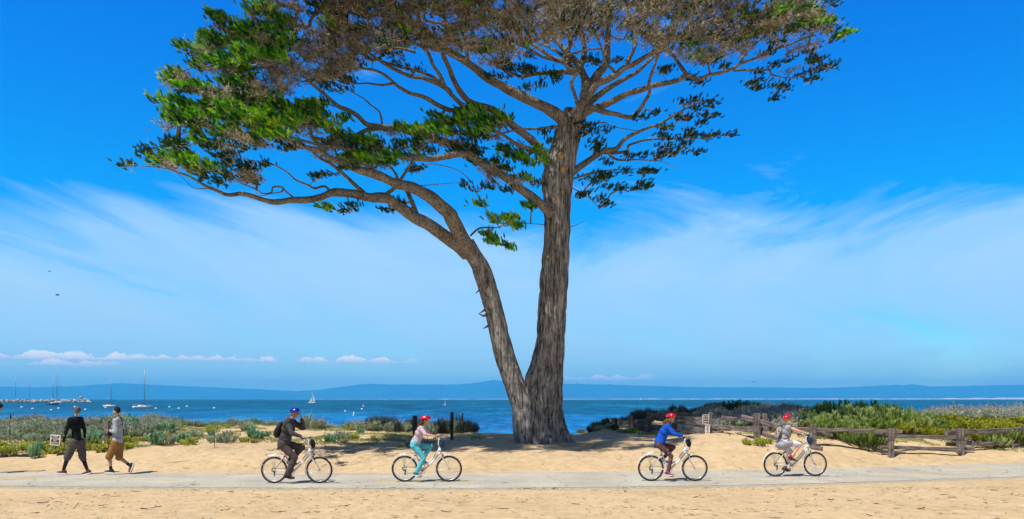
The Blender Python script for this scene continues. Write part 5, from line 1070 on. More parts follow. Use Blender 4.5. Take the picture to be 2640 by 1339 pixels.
blob('shorts', trousers(J, hip, up, lat, .024, .0, 1.05, 0, 1.25), cloth('tan_brown', (.30, .145, .05), .15), root, .010, 5, .010, 14)
sk = MB()
for s in 'NF': shoe(root, J['an'+s], J['toe'+s], mat_plain('black_running_shoe', (.02, .02, .022), .7, .3, var=.3), M_SOLEW, 1.10, up=(0, 0, 1) if s == 'N' else (-1, 0, .3)); MB().caps(lerp(J['kn'+s], J['an'+s], .78), lerp(J['kn'+s], J['an'+s], 1.0), .046, .041, 12).build('sock', M_BLACKF, root)
hair_cap(root, J['head'], J['Fm'], H_BLACK, .98, -.02, top=.012)
place(root, bx2, D2w)
cm = empty('camera_on_strap'); wn = J['wrN']; c = wn+Vector((-.02, .05, -.10))
cb = MB().box(c, (.08, .13, .10)).build('camera_body', M_BLACKF, cm, bevel=.012); MB().tube([c+Vector((-.03, 0, 0)), c+Vector((-.12, 0, -.02))], [.042, .038], 18).build('lens', M_DKMET, cm)
MB().box(c+Vector((0, 0, .06)), (.05, .05, .03)).build('viewfinder', M_BLACKF, cm, bevel=.006)
MB().tube(crom([c+Vector((.0, -.06, .04)), lerp(c, J['shN'], .5)+Vector((-.05, -.08, 0)), J['neck']+Vector((-.03, -.095, .035)), J['neck']+Vector((.09, -.06, .0)), J['shF']+Vector((.12, -.1, -.12)), J['shF']+Vector((.15, -.1, -.35)), J['hipF']+Vector((.1, -.05, .2))], 6), .010, 6, flat=.4).build('strap', M_BLACKF, cm)
tag(cm, 'black camera held on a shoulder strap by the walker in the grey sweatshirt', 'camera'); place(cm, bx2, D2w)
# person leaning into the frame at the left edge, person sitting behind the scrub
D = 22.6
J, b0 = walker(D, -20, {'hipN': (-78, 1142, -.09), 'hipF': (-78, 1142, .09), 'knN': (-66, 1180, -.09), 'knF': (-88, 1182, .09), 'anN': (-70, 1213, -.09), 'anF': (-104, 1212, .09),
 'shN': (-32, 1082, -.17), 'shF': (-32, 1082, .17), 'neck': (-24, 1072, 0), 'head': (-5, 1054, 0), 'elN': (-38, 1112, -.22), 'elF': (-38, 1112, .22), 'wrN': (-22, 1134, -.2), 'wrF': (-22, 1134, .2)})
J['Fm'] = head_frame((.9, 0, -.45)); J['toeN'] = J['toeF'] = Vector((1, 0, 0)); J['handN'] = J['handF'] = (Vector((.3, 0, -1)), Vector((1, 0, 0)), .5)
root, body, hip, shc, up, lat = person('dark-haired person leaning forward at the left edge of the path, mostly out of view', 'person', J, SK_D, 'm', 1.0)
blob('shirt', torso_garment(J, hip, shc, lat, up, .018, 1.0, .02), cloth('dark_blue', (.02, .03, .06)), root, .011, 5, .006); blob('trousers', trousers(J, hip, up, lat), cloth('dark_grey', (.04, .04, .045)), root, .011, 5, .006)
for s in 'NF': shoe(root, J['an'+s], J['toe'+s], M_BLACKF, M_SOLEW, 1.05)
hair_cap(root, J['head'], J['Fm'], H_BLACK, 1.08, -.03, top=.03); place(root, b0, D)
D = 37.5; zz = gz((125-CX)/F*D, D); hz_ = CZ-(1098-HY)/F*D
def sv(x, y, z): return Vector((x, y, z+hz_-.60))
J = dict(hipN=sv(-.08, 0, .10), hipF=sv(.08, 0, .10), knN=sv(-.12, .38, .38), knF=sv(.12, .38, .38), anN=sv(-.12, .55, .05), anF=sv(.12, .55, .05), shN=sv(-.16, .04, .52), shF=sv(.16, .04, .52), neck=sv(0, .03, .58), head=sv(0, .05, .735), elN=sv(-.28, .08, .34), elF=sv(.24, .15, .30), wrN=sv(-.26, .02, .52), wrF=sv(.14, .34, .36))
J['Fm'] = head_frame((.2, -1, 0)); J['toeN'] = J['toeF'] = Vector((0, 1, 0)); J['handN'] = (Vector((.1, 0, 1)), Vector((1, 0, 0)), .5); J['handF'] = (Vector((0, 1, 0)), Vector((1, 0, 0)), .5)
root, body, hip, shc, up, lat = person('dark-haired bare-shouldered person sitting low behind the grey scrub at the left', 'person', J, SK_A, 'f', .95)
blob('swimsuit', trousers(J, hip, up, lat, .008, 0, .9), cloth('dark_swimsuit', (.02, .02, .03)), root, .011, 4); hair_cap(root, J['head'], J['Fm'], H_BLACK, 1.12, -.08, top=.01); place(root, (125-CX)/F*D, D)
# ------------------------------------------------------------------ vegetation prototypes
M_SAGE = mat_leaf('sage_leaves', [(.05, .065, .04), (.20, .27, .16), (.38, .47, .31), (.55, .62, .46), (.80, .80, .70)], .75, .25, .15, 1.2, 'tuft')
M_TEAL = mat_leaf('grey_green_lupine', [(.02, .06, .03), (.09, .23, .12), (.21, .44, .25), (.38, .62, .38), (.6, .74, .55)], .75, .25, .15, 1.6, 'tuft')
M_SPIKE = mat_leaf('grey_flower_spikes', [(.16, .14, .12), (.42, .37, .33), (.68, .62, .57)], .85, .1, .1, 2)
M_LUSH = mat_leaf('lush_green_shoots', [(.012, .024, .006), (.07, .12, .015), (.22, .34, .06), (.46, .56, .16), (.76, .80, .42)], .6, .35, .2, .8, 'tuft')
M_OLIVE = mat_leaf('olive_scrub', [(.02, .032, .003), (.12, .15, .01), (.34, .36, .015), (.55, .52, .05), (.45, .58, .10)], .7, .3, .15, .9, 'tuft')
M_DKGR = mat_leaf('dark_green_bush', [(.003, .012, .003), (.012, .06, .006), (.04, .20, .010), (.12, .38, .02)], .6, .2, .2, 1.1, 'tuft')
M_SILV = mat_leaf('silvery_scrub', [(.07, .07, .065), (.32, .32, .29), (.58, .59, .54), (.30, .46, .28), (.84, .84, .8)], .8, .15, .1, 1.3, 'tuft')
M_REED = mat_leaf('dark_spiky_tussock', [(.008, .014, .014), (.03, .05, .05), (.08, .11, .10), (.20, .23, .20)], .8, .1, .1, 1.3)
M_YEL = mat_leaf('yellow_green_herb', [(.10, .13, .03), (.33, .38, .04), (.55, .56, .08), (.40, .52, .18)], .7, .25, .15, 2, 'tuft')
M_STEM = mat_plain('woody_stems', (.14, .11, .085), .9, .1, var=.4, scale=9)
def blades_arr(P0, D, l, w, up=None):
    n = len(P0); s = norm(np.cross(D, norm(RNG.normal(0, 1, (n, 3))))); l = l[:, None]; w = w[:, None]
    V = np.stack([P0, P0+D*l*.45+s*w, P0+D*l, P0+D*l*.45-s*w], 1); return V.reshape(-1, 3)
def norm(v): return v/(np.linalg.norm(v, axis=1, keepdims=True)+1e-9)
def shrub(kind, seed):
    """one bush, unit size about 1 m wide; stems with leaf blades along them, spikes at the tips"""
    global RNG
    RNG = np.random.default_rng(seed); cfg = dict(
      sage=(44, .50, .50, 54, .060, .013, .6, 'spk'), lupine=(26, .34, .52, 60, .070, .016, .75, ''), lush=(64, .80, .76, 70, .095, .014, .42, ''),
      olive=(64, .75, .45, 70, .060, .018, .8, ''), dark=(90, .8, .55, 60, .055, .015, .7, ''), silver=(52, .6, .50, 54, .055, .014, .7, 'spk'), reed=(80, .30, .62, 15, .16, .010, .35, 'reed'), herb=(30, .3, .22, 30, .05, .016, 1.1, ''))[kind]
    ns, rad, ht, K, bl, bw, ang, spk = cfg
    th = RNG.uniform(0, 2*math.pi, ns); rr_ = np.sqrt(RNG.uniform(0, 1, ns))*rad; base = np.stack([np.cos(th)*rr_*.45, np.sin(th)*rr_*.45, np.zeros(ns)-.05], 1)
    h = ht*(1-.45*(rr_/rad)**2)*RNG.uniform(.7, 1.15, ns); tip = np.stack([np.cos(th)*rr_*1.05+RNG.normal(0, .04, ns), np.sin(th)*rr_*1.05+RNG.normal(0, .04, ns), h], 1)
    mid = (base+tip)/2+np.stack([np.cos(th)*rr_*.15, np.sin(th)*rr_*.15, -.02*np.ones(ns)], 1)
    t_ = RNG.uniform(.22, 1, (ns, K))**.8; tt = t_[:, :, None]; pos = ((1-tt)**2*base[:, None]+2*tt*(1-tt)*mid[:, None]+tt**2*tip[:, None]).reshape(-1, 3)
    ax = norm(tip-mid)[:, None].repeat(K, 1).reshape(-1, 3); rnd = norm(RNG.normal(0, 1, ax.shape)); pp = norm(rnd-ax*(rnd*ax).sum(1, keepdims=True)); a = RNG.uniform(.25, 1.2, len(ax))[:, None]*ang
    d = norm(ax*np.cos(a)+pp*np.sin(a)+np.array([0, 0, .2])); n = len(d)
    pos = pos+pp*RNG.uniform(0, .03, (n, 1))
    V = blades_arr(pos, d, bl*RNG.uniform(.6, 1.5, n), bw*RNG.uniform(.7, 1.3, n)); Fc = np.arange(len(V)).reshape(-1, 4)
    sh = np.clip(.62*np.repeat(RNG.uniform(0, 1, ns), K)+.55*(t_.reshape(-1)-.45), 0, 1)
    root = empty('shrub')
    mat = dict(sage=M_SAGE, lupine=M_TEAL, lush=M_LUSH, olive=M_OLIVE, dark=M_DKGR, silver=M_SILV, reed=M_REED, herb=M_YEL)[kind]
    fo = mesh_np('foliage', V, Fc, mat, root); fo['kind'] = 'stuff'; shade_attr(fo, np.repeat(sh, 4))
    v1, f1 = prisms(base, mid, np.full(ns, .008), np.full(ns, .006), 3); v2, f2 = prisms(mid, tip, np.full(ns, .006), np.full(ns, .003), 3)
    mesh_np('stems', np.concatenate([v1, v2]), np.concatenate([f1, f2+len(v1)]), M_STEM, root)['kind'] = 'stuff'
    if spk:
        q = RNG.choice(ns, int(ns*(.5 if spk == 'spk' else .6)), replace=False); sd2 = norm(tip[q]-mid[q]+np.array([0, 0, .55])+RNG.normal(0, .12, (len(q), 3))); L_ = RNG.uniform(.10, .24, len(q)) if spk == 'spk' else RNG.uniform(.10, .32, len(q))
        K2 = 14; u = RNG.uniform(0, 1, (len(q), K2)); p = (tip[q][:, None]+sd2[:, None]*(u*L_[:, None])[:, :, None]).reshape(-1, 3)+RNG.normal(0, .006, (len(q)*K2, 3))
        dd = norm(np.repeat(sd2, K2, 0)+RNG.normal(0, .5, (len(p), 3))); V = blades_arr(p, dd, np.full(len(p), .035), np.full(len(p), .008 if spk == 'spk' else .006))
        mesh_np('flower_spikes', V, np.arange(len(V)).reshape(-1, 4), M_SPIKE if spk == 'spk' else M_REED, root)['kind'] = 'stuff'
    return root
ZN = [(40, 'at the left edge'), (105, 'left of the brown notice'), (165, 'behind the brown notice'), (232, 'behind the walker in the black sweater'), (278, 'beside the leaning plank post'), (345, 'behind the walker in the grey sweatshirt'), (480, 'right of the two walkers'), (620, 'near the first wire stake'), (700, 'left of the black backpack'), (790, 'behind the man in the blue helmet'), (900, 'right of the man in the blue helmet'), (1030, 'left of the girl in pale pink'), (1130, 'behind the girl in pale pink'), (1180, 'at the lone dark post'), (1330, 'just left of the trunk'), (1600, 'at the first far fence posts'), (1680, 'left of the girl in the blue sweater'), (1760, 'right of the girl in the blue sweater'), (1830, 'behind the two notices'), (1920, 'right of the two notices'), (1990, 'left of the rightmost rider'), (2060, 'behind the rightmost rider'), (2130, 'at the post right of the rightmost rider'), (2210, 'above the rail left of the middle post'), (2300, 'behind the middle fence post'), (2390, 'between the two right fence posts'), (2480, 'behind the rightmost whole fence post'), (2570, 'near the right edge'), (9999, 'at the right edge')]
def zl(base, px_, D, mid_, span=1.2):
    row = 'front row' if D < mid_-span else ('back row' if D > mid_+span else 'middle row')
    return base+' '+next(n for k, n in ZN if px_ < k)+', '+row
PROTO = {}
USED = set()
def put(kind, px_, D, s, label, cat='shrub', group=None, sz=None, name='shrub', dz=0):
    v = random.randrange({'sage': 4, 'lupine': 3, 'lush': 4, 'olive': 3, 'dark': 3, 'silver': 3, 'reed': 3, 'herb': 2}[kind])
    if (kind, v) not in PROTO: PROTO[(kind, v)] = shrub(kind, 100+v*7+hash_(kind))
    pr = PROTO[(kind, v)]; o = pr if (kind, v) not in USED else copy_tree(pr); USED.add((kind, v))
    x = (px_-CX)/F*D; o.name = name; o.location = (x, D, gz(x, D)+dz); o.rotation_euler = (random.uniform(-.06, .06), random.uniform(-.06, .06), random.uniform(0, 6.28))
    k = sz if sz else 1.0; o.scale = (s, s, s*k*random.uniform(.92, 1.1)); o['label'] = label; o['category'] = cat
    if group: o['group'] = group
    elif 'group' in o: del o['group']
    return o
def hash_(s): return sum(ord(c)*(i+3) for i, c in enumerate(s)) % 97
# --- dense grey-green scrub at the left
GL = 'grey green scrub bushes crowding the dune at the left'; LL = 'grey-green scrub bush with pale flower spikes in the dense thicket behind the walkers'
for row, (D, n_, s0) in enumerate([(29.5, 16, .95), (31.2, 18, 1.05), (33.2, 19, 1.1), (35.5, 20, 1.15), (37.6, 20, 1.15)]):
    for i in range(n_):
        px_ = -60+(505)*(i+random.uniform(.1, .9))/n_
        if row == 0 and px_ > 350: continue
        put('sage' if random.random() < .78 else 'lupine', px_, D+random.uniform(-.6, .6), s0*random.uniform(.8, 1.2), zl('grey-green scrub bush', px_, D, 33.3, 2), group=GL, name='scrub_bush', sz=random.uniform(.5, .85))
for (px_, D, s) in [(410, 33, 1.0), (440, 34.5, 1.1), (395, 34, 1.1), (455, 36, 1.0), (370, 33, .9), (330, 31.5, .9), (345, 33, 1.0)]:
    put('sage', px_, D, s, zl('grey-green scrub bush', px_, D, 33.3, 2), group=GL, name='scrub_bush', sz=.8)
# --- low line of scrub along the crest
GC = 'low grey green bushes along the crest of the bank'; LC = 'low grey-green bush on the crest of the sand bank against the water'
for i in range(46):
    px_ = 450+560*(i+random.uniform(0, 1))/46; put('sage' if random.random() < .6 else 'lupine', px_, random.uniform(35.2, 38.5), random.uniform(.45, .75), zl('low grey bush on the crest', px_, 1, 1), group=GC, name='crest_bush', dz=-.04)
for (px_, s, l) in [(735, .62, 'twin-tufted spiky grey bush on the crest left of the man in the blue helmet'), (800, 1.15, 'large rounded grey-green bush on the crest just right of the man in the blue helmet'), (822, .8, 'smaller grey bush leaning right beside the large rounded crest bush'), (945, .95, 'dark grey-green bush at the edge of the tree shade on the crest'), (925, .8, 'green-footed bush beside the dark bush at the edge of the tree shade')]:
    put('sage' if s > .7 else 'lupine', px_, 34.6, s, l, name='crest_bush')
# --- single plants on the sand, left
for (px_, D, s, k, kd, l) in [
 (88, 25.9, .62, 1.5, 'lupine', 'tall teal lupine with one upright stem at the path edge, left of the beanie walker'), (103, 26.6, .5, 1.5, 'lupine', 'second teal stem leaning right beside the tall teal lupine'),
 (235, 27.6, .85, 1.25, 'lupine', 'grey-green bush between the two walkers'), (250, 29, .8, 1.1, 'lupine', 'teal bush behind the leaning wooden post'), (205, 27.2, .5, .9, 'lupine', 'small pale plant low between the walkers'),
 (402, 27.3, .95, 1.05, 'lupine', 'broad grey-green bush, leftmost of the two standing alone on the sand right of the walkers'), (425, 27.4, .8, 1.1, 'sage', 'grey spiky bush touching the broad one right of the walkers'),
 (472, 28.2, .78, .95, 'lupine', 'compact teal bush standing alone on the sand bank between walkers and rider'), (505, 29.8, .5, 1.0, 'sage', 'small grey bush behind the compact teal bush'),
 (553, 27.9, .62, .9, 'sage', 'sparse grey bush with bent stems beside the first wire stake'), (585, 27.8, .85, 1.0, 'sage', 'fan of grey-green grassy stems right of the first wire stake'), (545, 30, .5, .9, 'lupine', 'small teal bush behind the first wire stake'),
 (648, 28.6, .55, 1.5, 'lupine', 'upright teal finger-like plant left of the rider with the backpack'), (668, 28.4, .6, .9, 'lupine', 'teal bush just left of the rider with the backpack'), (690, 29.2, .5, .8, 'lupine', 'low blue-green plant behind the black backpack'), (640, 33.0, .7, .9, 'sage', 'grey bush with a tall spike midway up the bank'),
 (852, 28.3, .8, .9, 'lupine', 'dark teal bush at the edge of the tree shadow'), (880, 29, .7, 1.0, 'sage', 'pale leafy bush behind the dark teal bush in the tree shadow'), (930, 33, .6, .7, 'lupine', 'green low bush on the bank in front of the crest bushes'),
 (1053, 26.9, .35, 1.6, 'lupine', 'single bright green sprig behind the girl in turquoise trousers'), (1032, 26.7, .4, .7, 'herb', 'low leafy herb left of the girl in turquoise trousers')]:
    put(kd, px_, D, s, l, sz=k, cat='plant', name='plant')
# --- yellow green herbs
GH = 'yellow green herbs on the sand'; LH = 'small yellow-green herb growing low on the dune sand'
for i in range(60):
    px_ = random.choice([random.uniform(-20, 350), random.uniform(150, 480), random.uniform(450, 980)]); D = random.uniform(26.4, 28.4) if px_ < 350 else random.uniform(27.2, 36)
    put('herb', px_, D, random.uniform(.5, 1.1), zl('small yellow-green herb', px_, D, 28.5, 1.5), group=GH, cat='plant', name='herb')
for (px_, D, s) in [(1925, 26.4, .55), (1958, 26.3, .8), (1980, 26.6, .5)]: put('herb', px_, D, s, 'yellow-green tufted plant at the foot of the fence post left of the rightmost rider', group='tufts at the fence post', cat='plant', sz=1.5, name='herb')
for (px_, D, s) in [(1628, 33.5, 1.0), (1640, 33.2, .8)]: put('herb', px_, D, s, 'green tuft at the foot of the far fence posts', group='tufts at the far posts', cat='plant', name='herb')
# --- dark spiky scrub beside the trunk
GD = 'dark spiky scrub in the tree shade left of the trunk'; LD = 'dark spiky scrub plant in the shade left of the trunk'
for i in range(46):
    px_ = 950+270*((i+random.random())/46); D = random.uniform(34, 37); put('reed' if random.random() < .55 else 'sage', px_, D, (1.0 if px_ > 1080 else .8)*random.uniform(.8, 1.1)*(1 if px_ < 1190 else .8), zl('dark spiky shaded plant', px_, D, 35.5, .6), group=GD, name='spiky_scrub')
GE = 'dark spiky scrub behind the far fence posts'; LE = 'dark spiky tussock behind the far fence posts right of the trunk'
for i in range(56):
    px_ = 1560+330*((i+random.random())/56); D = random.uniform(37.5, 42); put('reed' if random.random() < .6 else 'silver', px_, D, random.uniform(.8, 1.2)*(.55 if px_ < 1620 else .66), zl('dark spiky tussock', px_, D, 39.7, 1), group=GE, name='spiky_tussock')
for (px_) in (1640, 1652, 1662): put('reed', px_, 36.8, 1.15, 'tallest dark spiky tussock right of the trunk, beside the first far posts', group='tallest tussock clump', name='spiky_tussock', sz=.85)
for i, (px_, D, s, kd) in enumerate([(1500, 35.5, .5, 'sage'), (1522, 35, .6, 'reed'), (1540, 34.8, .6, 'sage'), (1552, 36, .7, 'dark'), (1566, 35.2, .6, 'sage'), (1585, 34.5, .6, 'reed'), (1605, 33.5, .55, 'sage'), (1650, 32.5, .45, 'lupine'), (1700, 31.8, .4, 'sage')]):
    put(kd, px_, D, s, zl({'sage': 'low grey tuft', 'reed': 'low dark tuft', 'dark': 'small green bush', 'lupine': 'small teal plant'}[kd], px_, D, 34, 1), group='low tufts on the shaded rise right of the trunk', name='low_tuft', sz=.7)
# --- bushes behind the right part of the fence
for (px_, D, s, k, kd, l, g_) in [
 (1862, 40, 1.5, 0.49, 'dark', 'dark green rounded bush on the dune crest left of the rightmost rider', 'dark crest bush clump'), (1900, 40, 1.7, 0.59, 'dark', 'dark green rounded bush on the dune crest left of the rightmost rider', 'dark crest bush clump'), (1940, 40.5, 1.5, 0.53, 'dark', 'dark green rounded bush on the dune crest left of the rightmost rider', 'dark crest bush clump'), (1975, 41, 1.2, 0.46, 'dark', 'dark green rounded bush on the dune crest left of the rightmost rider', 'dark crest bush clump'),
 (1895, 31, .6, .8, 'dark', 'small dark green bush above the rails beside the signs', None),
 (2050, 41, 1.0, .6, 'dark', 'dark low bush on the skyline behind the red helmet of the rightmost rider', None), (2100, 41, 1.1, .55, 'dark', 'dark low bush on the skyline right of the rightmost rider', None)]:
    put(kd, px_, D, s, l, sz=k, name='bush', group=g_)
GS = 'silvery bushes on the dune behind the fence'; LS = 'silvery grey scrub bush on the dune behind the fence'
for i in range(64):
    px_ = 1830+260*random.random(); D = random.uniform(31, 39); put('silver', px_, D, random.uniform(.7, 1.05), zl('silvery scrub bush', px_, D, 35, 1.6), group=GS, name='silver_bush')
for (px_, D, s) in [(2010, 29.5, 1.0), (2035, 30.5, 1.1), (2060, 31.5, 1.2), (2020, 32, 1.1)]: put('silver', px_, D, s, zl('silvery scrub bush', px_, D, 35, 1.6), group=GS, name='silver_bush')
GB = 'bright green bushes behind the fence'; LB = 'tall bright green bush with upright shoots behind the fence at the right'
for (px_, D, s) in [(2125, 30.0, 1.15), (2160, 29.6, 1.35), (2195, 30.5, 1.5), (2090, 30.8, 1.1), (2140, 32.5, 1.5), (2225, 29.4, 1.45), (2260, 30.6, 1.5), (2200, 33, 1.55), (2290, 29.6, 1.3), (2320, 30.8, 1.35), (2270, 33, 1.45), (2350, 30, 1.2), (2380, 31.5, 1.2), (2170, 35, 1.5), (2240, 35, 1.5), (2310, 34, 1.4), (2400, 30.2, 1.0), (2100, 33, 1.2)]:
    put('lush', px_, D, s*.84, zl('tall bright green bush', px_, D, 31.5, .9), group=GB, name='green_bush', sz=.86)
for (px_, D, s, l) in [(2215, 27.3, .85, 'green bush pushing forward under the rail left of the middle fence post'), (2245, 27.1, .75, 'green shoots spilling under the rail beside the middle fence post'), (2190, 28.0, .9, 'green bush behind the rail right of the rightmost rider'), (2130, 28.2, .8, 'green bush just right of the fence post behind the rightmost rider'), (2560, 28.6, .7, 'bright green leafy plant under the rail, left one at the far right'), (2600, 29.0, .7, 'bright green leafy plant under the rail at the right edge')]:
    put('lush', px_, D, s, l, name='green_bush')
for i in range(20):
    px_ = 2050+340*((i+random.random())/20); D = random.uniform(29.3, 34.5); k_ = random.choice(['olive', 'olive', 'silver', 'sage']); put(k_, px_, D, random.uniform(.75, 1.2), zl({'olive': 'olive bush amid green ones', 'silver': 'silvery bush amid green ones', 'sage': 'grey bush amid green ones'}[k_], px_, D, 31.5, .9), group='mixed bushes among the bright green ones', name='mixed_bush')
GO = 'olive scrub behind the fence at the right'; LO = 'olive green low scrub behind the fence at the right'
for i in range(34):
    px_ = 2290+380*((i+random.random())/34); D = random.uniform(29.0, 33.5); put('olive', px_, D, random.uniform(.85, 1.15), zl('olive green low bush', px_, D, 31.2, .8), group=GO, name='olive_bush')
GW = 'pale flowering scrub on the dune at the far right'; LW = 'pale grey flowering scrub on the dune at the far right'
for i in range(52):
    px_ = 2400+300*((i+random.random())/52); D = random.uniform(34.5, 39); put('silver' if random.random() < .75 else 'sage', px_, D, random.uniform(1.0, 1.35)*(1 if px_ > 2460 else .8), zl('pale flowering bush', px_, D, 36.7, .8), group=GW, name='pale_bush')
# --- ground cover: tiny leaves over the vegetated sand
def ground_cover():
    n = 26000; u = RNG.uniform(-120, 2760, n*3); D = RNG.uniform(25.5, 40, n*3); keep = []
    for i in range(len(u)):
        x = (u[i]-CX)/F*D[i]; c = noise.fractal(Vector((x*.55, D[i]*.55, 3)), 1.0, 2.0, 3)
        lim = np.interp(u[i], [-120, 350, 480, 1000, 1240, 1500, 1650, 2060, 2760], [26.0, 26.4, 27.6, 27.2, 31, 37, 29, 27.6, 28])
        th = np.interp(u[i], [-120, 450, 600, 1000, 1240, 1500, 1900, 2100, 2760], [-.5, -.15, .12, 0., .3, .6, .2, -.2, -.3])
        if D[i] > lim+.3 and c > th and D[i] < 39: keep.append(i)
    keep = keep[:n]; x = (u[keep]-CX)/F*D[keep]; y = D[keep]; z = np.array([gz(a, b) for a, b in zip(x, y)])
    K_ = 5; P0 = np.repeat(np.stack([x, y, z], 1), K_, 0)+RNG.normal(0, .035, (len(x)*K_, 3))*np.array([1, 1, .1]); d = norm(RNG.normal(0, 1, P0.shape)*np.array([1, 1, .4])+np.array([0, 0, .7]))
    V = blades_arr(P0, d, RNG.uniform(.04, .11, len(P0)), RNG.uniform(.010, .022, len(P0)))
    m = mat_leaf('dune_ground_cover', [(.14, .12, .07), (.24, .30, .09), (.40, .44, .14), (.50, .48, .32), (.24, .40, .18)], .8, .15, .1, .7)
    tag(mesh_np('ground_cover', V, np.arange(len(V)).reshape(-1, 4), m), kind='stuff')
ground_cover()
def litter():
    n = 5200; x = RNG.uniform(-11, 13, n); y = RNG.uniform(13.6, 19.2, n); cl = np.array([noise.fractal(Vector((a*.8, b*1.3, 0)), 1, 2, 3) for a, b in zip(x, y)])
    k = (cl*1.3+RNG.uniform(-.4, .4, n)) > .14; x, y = x[k], y[k]; n2 = 1700
    x2 = RNG.uniform(-15, 18, n2); y2 = RNG.uniform(23.2, 33, n2); x = np.concatenate([x, x2]); y = np.concatenate([y, y2]); n = len(x)
    ok = (y < road_near(x)+.1) | (y > road_far(x)+.1); x, y = x[ok], y[ok]; n = len(x)
    z = np.array([gz(a, b) for a, b in zip(x, y)])+.006; a = RNG.normal(0, 1.1, n); l = RNG.gamma(1.6, .013, n)+.006; l[RNG.uniform(0, 1, n) < .02] *= 4
    d = np.stack([np.cos(a), np.sin(a), RNG.normal(0, .12, n)], 1); p = np.stack([x, y, z], 1); r = np.clip(l*.09, .0025, .009)
    v, f = prisms(p-d*l[:, None], p+d*l[:, None], r, r*.5, 4); b = RNG.uniform(0, 1, n) < .3; q = p[b]; d2 = norm(np.stack([np.cos(a[b]+.8), np.sin(a[b]+.8), np.full(b.sum(), .15)], 1))
    v2, f2 = prisms(q, q+d2*l[b][:, None], r[b]*.8, r[b]*.3, 3)
    m = mat_leaf('dry_litter', [(.03, .02, .012), (.09, .06, .035), (.20, .14, .085), (.42, .34, .24)], .9, 0, .1, 3)
    tag(mesh_np('dry_litter', np.concatenate([v, v2]), np.concatenate([f, f2+len(v)]), m), kind='stuff')
litter()
def pebbles():
    n = 520; mb = MB()
    for i in range(n):
        if i < 330: x, y = random.uniform(-11, 13), random.uniform(13.7, 18.6)
        else: x, y = random.uniform(-15, 18), random.uniform(23.4, 31)
        if float(road_near(x)) < y < float(road_far(x)): continue
        r = random.choice([.008, .012, .016, .022]); mb.ell((x, y, gz(x, y)+r*.3), (r*random.uniform(.8, 1.5), r, r*.6), 6, 4)
    tag(mb.build('pebbles', mat_leaf('pebble_stone', [(.12, .10, .08), (.4, .36, .3), (.75, .72, .66)], .8, 0, .2, 4)), kind='stuff')
pebbles()
# ------------------------------------------------------------------ fences, posts, signs
def mat_wood(name, dark, light, along='X'):
    m, t, b = mat_base(name, .92, .12); tc = N(t, 'TexCoord'); mpn = N(t, 'Mapping')
    mpn.inputs['Scale'].default_value = (2, 22, 22) if along == 'X' else (24, 24, 2); L(t, tc.outputs['Object'], mpn.inputs[0])
    n1 = noi(t, mpn.outputs[0], 1.0, 7, .7, .6); n2 = noi(t, tc.outputs['Object'], 1.8, 3)
    L(t, ramp(t, M(t, 'ADD', M(t, 'MULTIPLY', n1, .7), M(t, 'MULTIPLY', n2, .3)), [(.36, C3(dark, .4)), (.46, dark), (.58, light)]), b.inputs['Base Color'])
    bn = N(t, 'Bump'); bn.inputs['Strength'].default_value = .8; bn.inputs['Distance'].default_value = .015; L(t, n1, bn.inputs['Height']); L(t, bn.outputs[0], b.inputs['Normal']); return m
M_RAIL = mat_wood('weathered_rail', (.15, .12, .115), (.33, .28, .26), 'X'); M_POST = mat_wood('weathered_post', (.14, .115, .11), (.31, .27, .25), 'Z'); M_PDK = mat_wood('dark_post', (.06, .045, .04), (.13, .10, .085), 'Z')
def beam(name, a, b, w, h, mat, parent, segs=8, wob_=.012, origin=None, seed=None):
    a, b = Vector(a), Vector(b); d = (b-a); ln = d.length; d.normalize(); s_ = d.cross(Vector((0, 0, 1))); s_ = s_.normalized() if s_.length > .3 else Vector((1, 0, 0)); u = s_.cross(d).normalized()
    Rm = Matrix((d, s_, u)).transposed() if abs(d.z) < .8 else Matrix((s_, d.cross(s_), d)).transposed(); o_ = random.random()*30; vs = []
    for i in range(segs+1):
        t_ = i/segs; off = Vector((0, noise.noise(Vector((t_*3+o_, 0, 0)))*wob_, noise.noise(Vector((t_*3, o_, 0)))*wob_))
        for (p, q) in ((-.5, -.42), (-.42, -.5), (.42, -.5), (.5, -.42), (.5, .42), (.42, .5), (-.42, .5), (-.5, .42)):
            k = 1+.10*noise.noise(Vector((t_*5+o_, p*3, q*3)))
            if abs(d.z) < .8: vs.append(Vector((t_*ln, p*w*k, q*h*k))+off)
            else: vs.append(Vector((p*w*k+off.y, q*h*k+off.z, t_*ln)))
    fs = [(i*8+k, i*8+(k+1) % 8, (i+1)*8+(k+1) % 8, (i+1)*8+k) for i in range(segs) for k in range(8)]+[tuple(range(7, -1, -1)), tuple(segs*8+k for k in range(8))]
    o = MB().add(vs, fs).build(name, mat, parent, smooth=False); o.matrix_local = Matrix.Translation(a-(origin or Vector())) @ Rm.to_4x4(); return o
FEN = empty('split_rail_fence', (10, 27, .5)); FO = Vector((10, 27, .5)); tag(FEN, 'weathered grey split-rail timber fence with wired posts, sagging along the dune right of the trunk', 'fence')
POSTS = [(1580, 37.5, 1078, 1112, 15), (1598, 37.2, 1080, 1110, 12), (1627, 35, 1071, 1120, 12), (1674, 34, 1062, 1122, 11), (1740, 33, 1064, 1125, 12), (1832, 30.5, 1064, 1130, 9), (1852, 33, 1062, 1090, 12), (1952, 27.3, 1066, 1134, 15), (1972, 28.5, 1066, 1100, 10), (2096, 26.5, 1094, 1150, 14), (2297, 26.4, 1104, 1180, 12.5), (2476, 27.3, 1105, 1175, 14.5), (2645, 29, 1096, 1168, 15)]
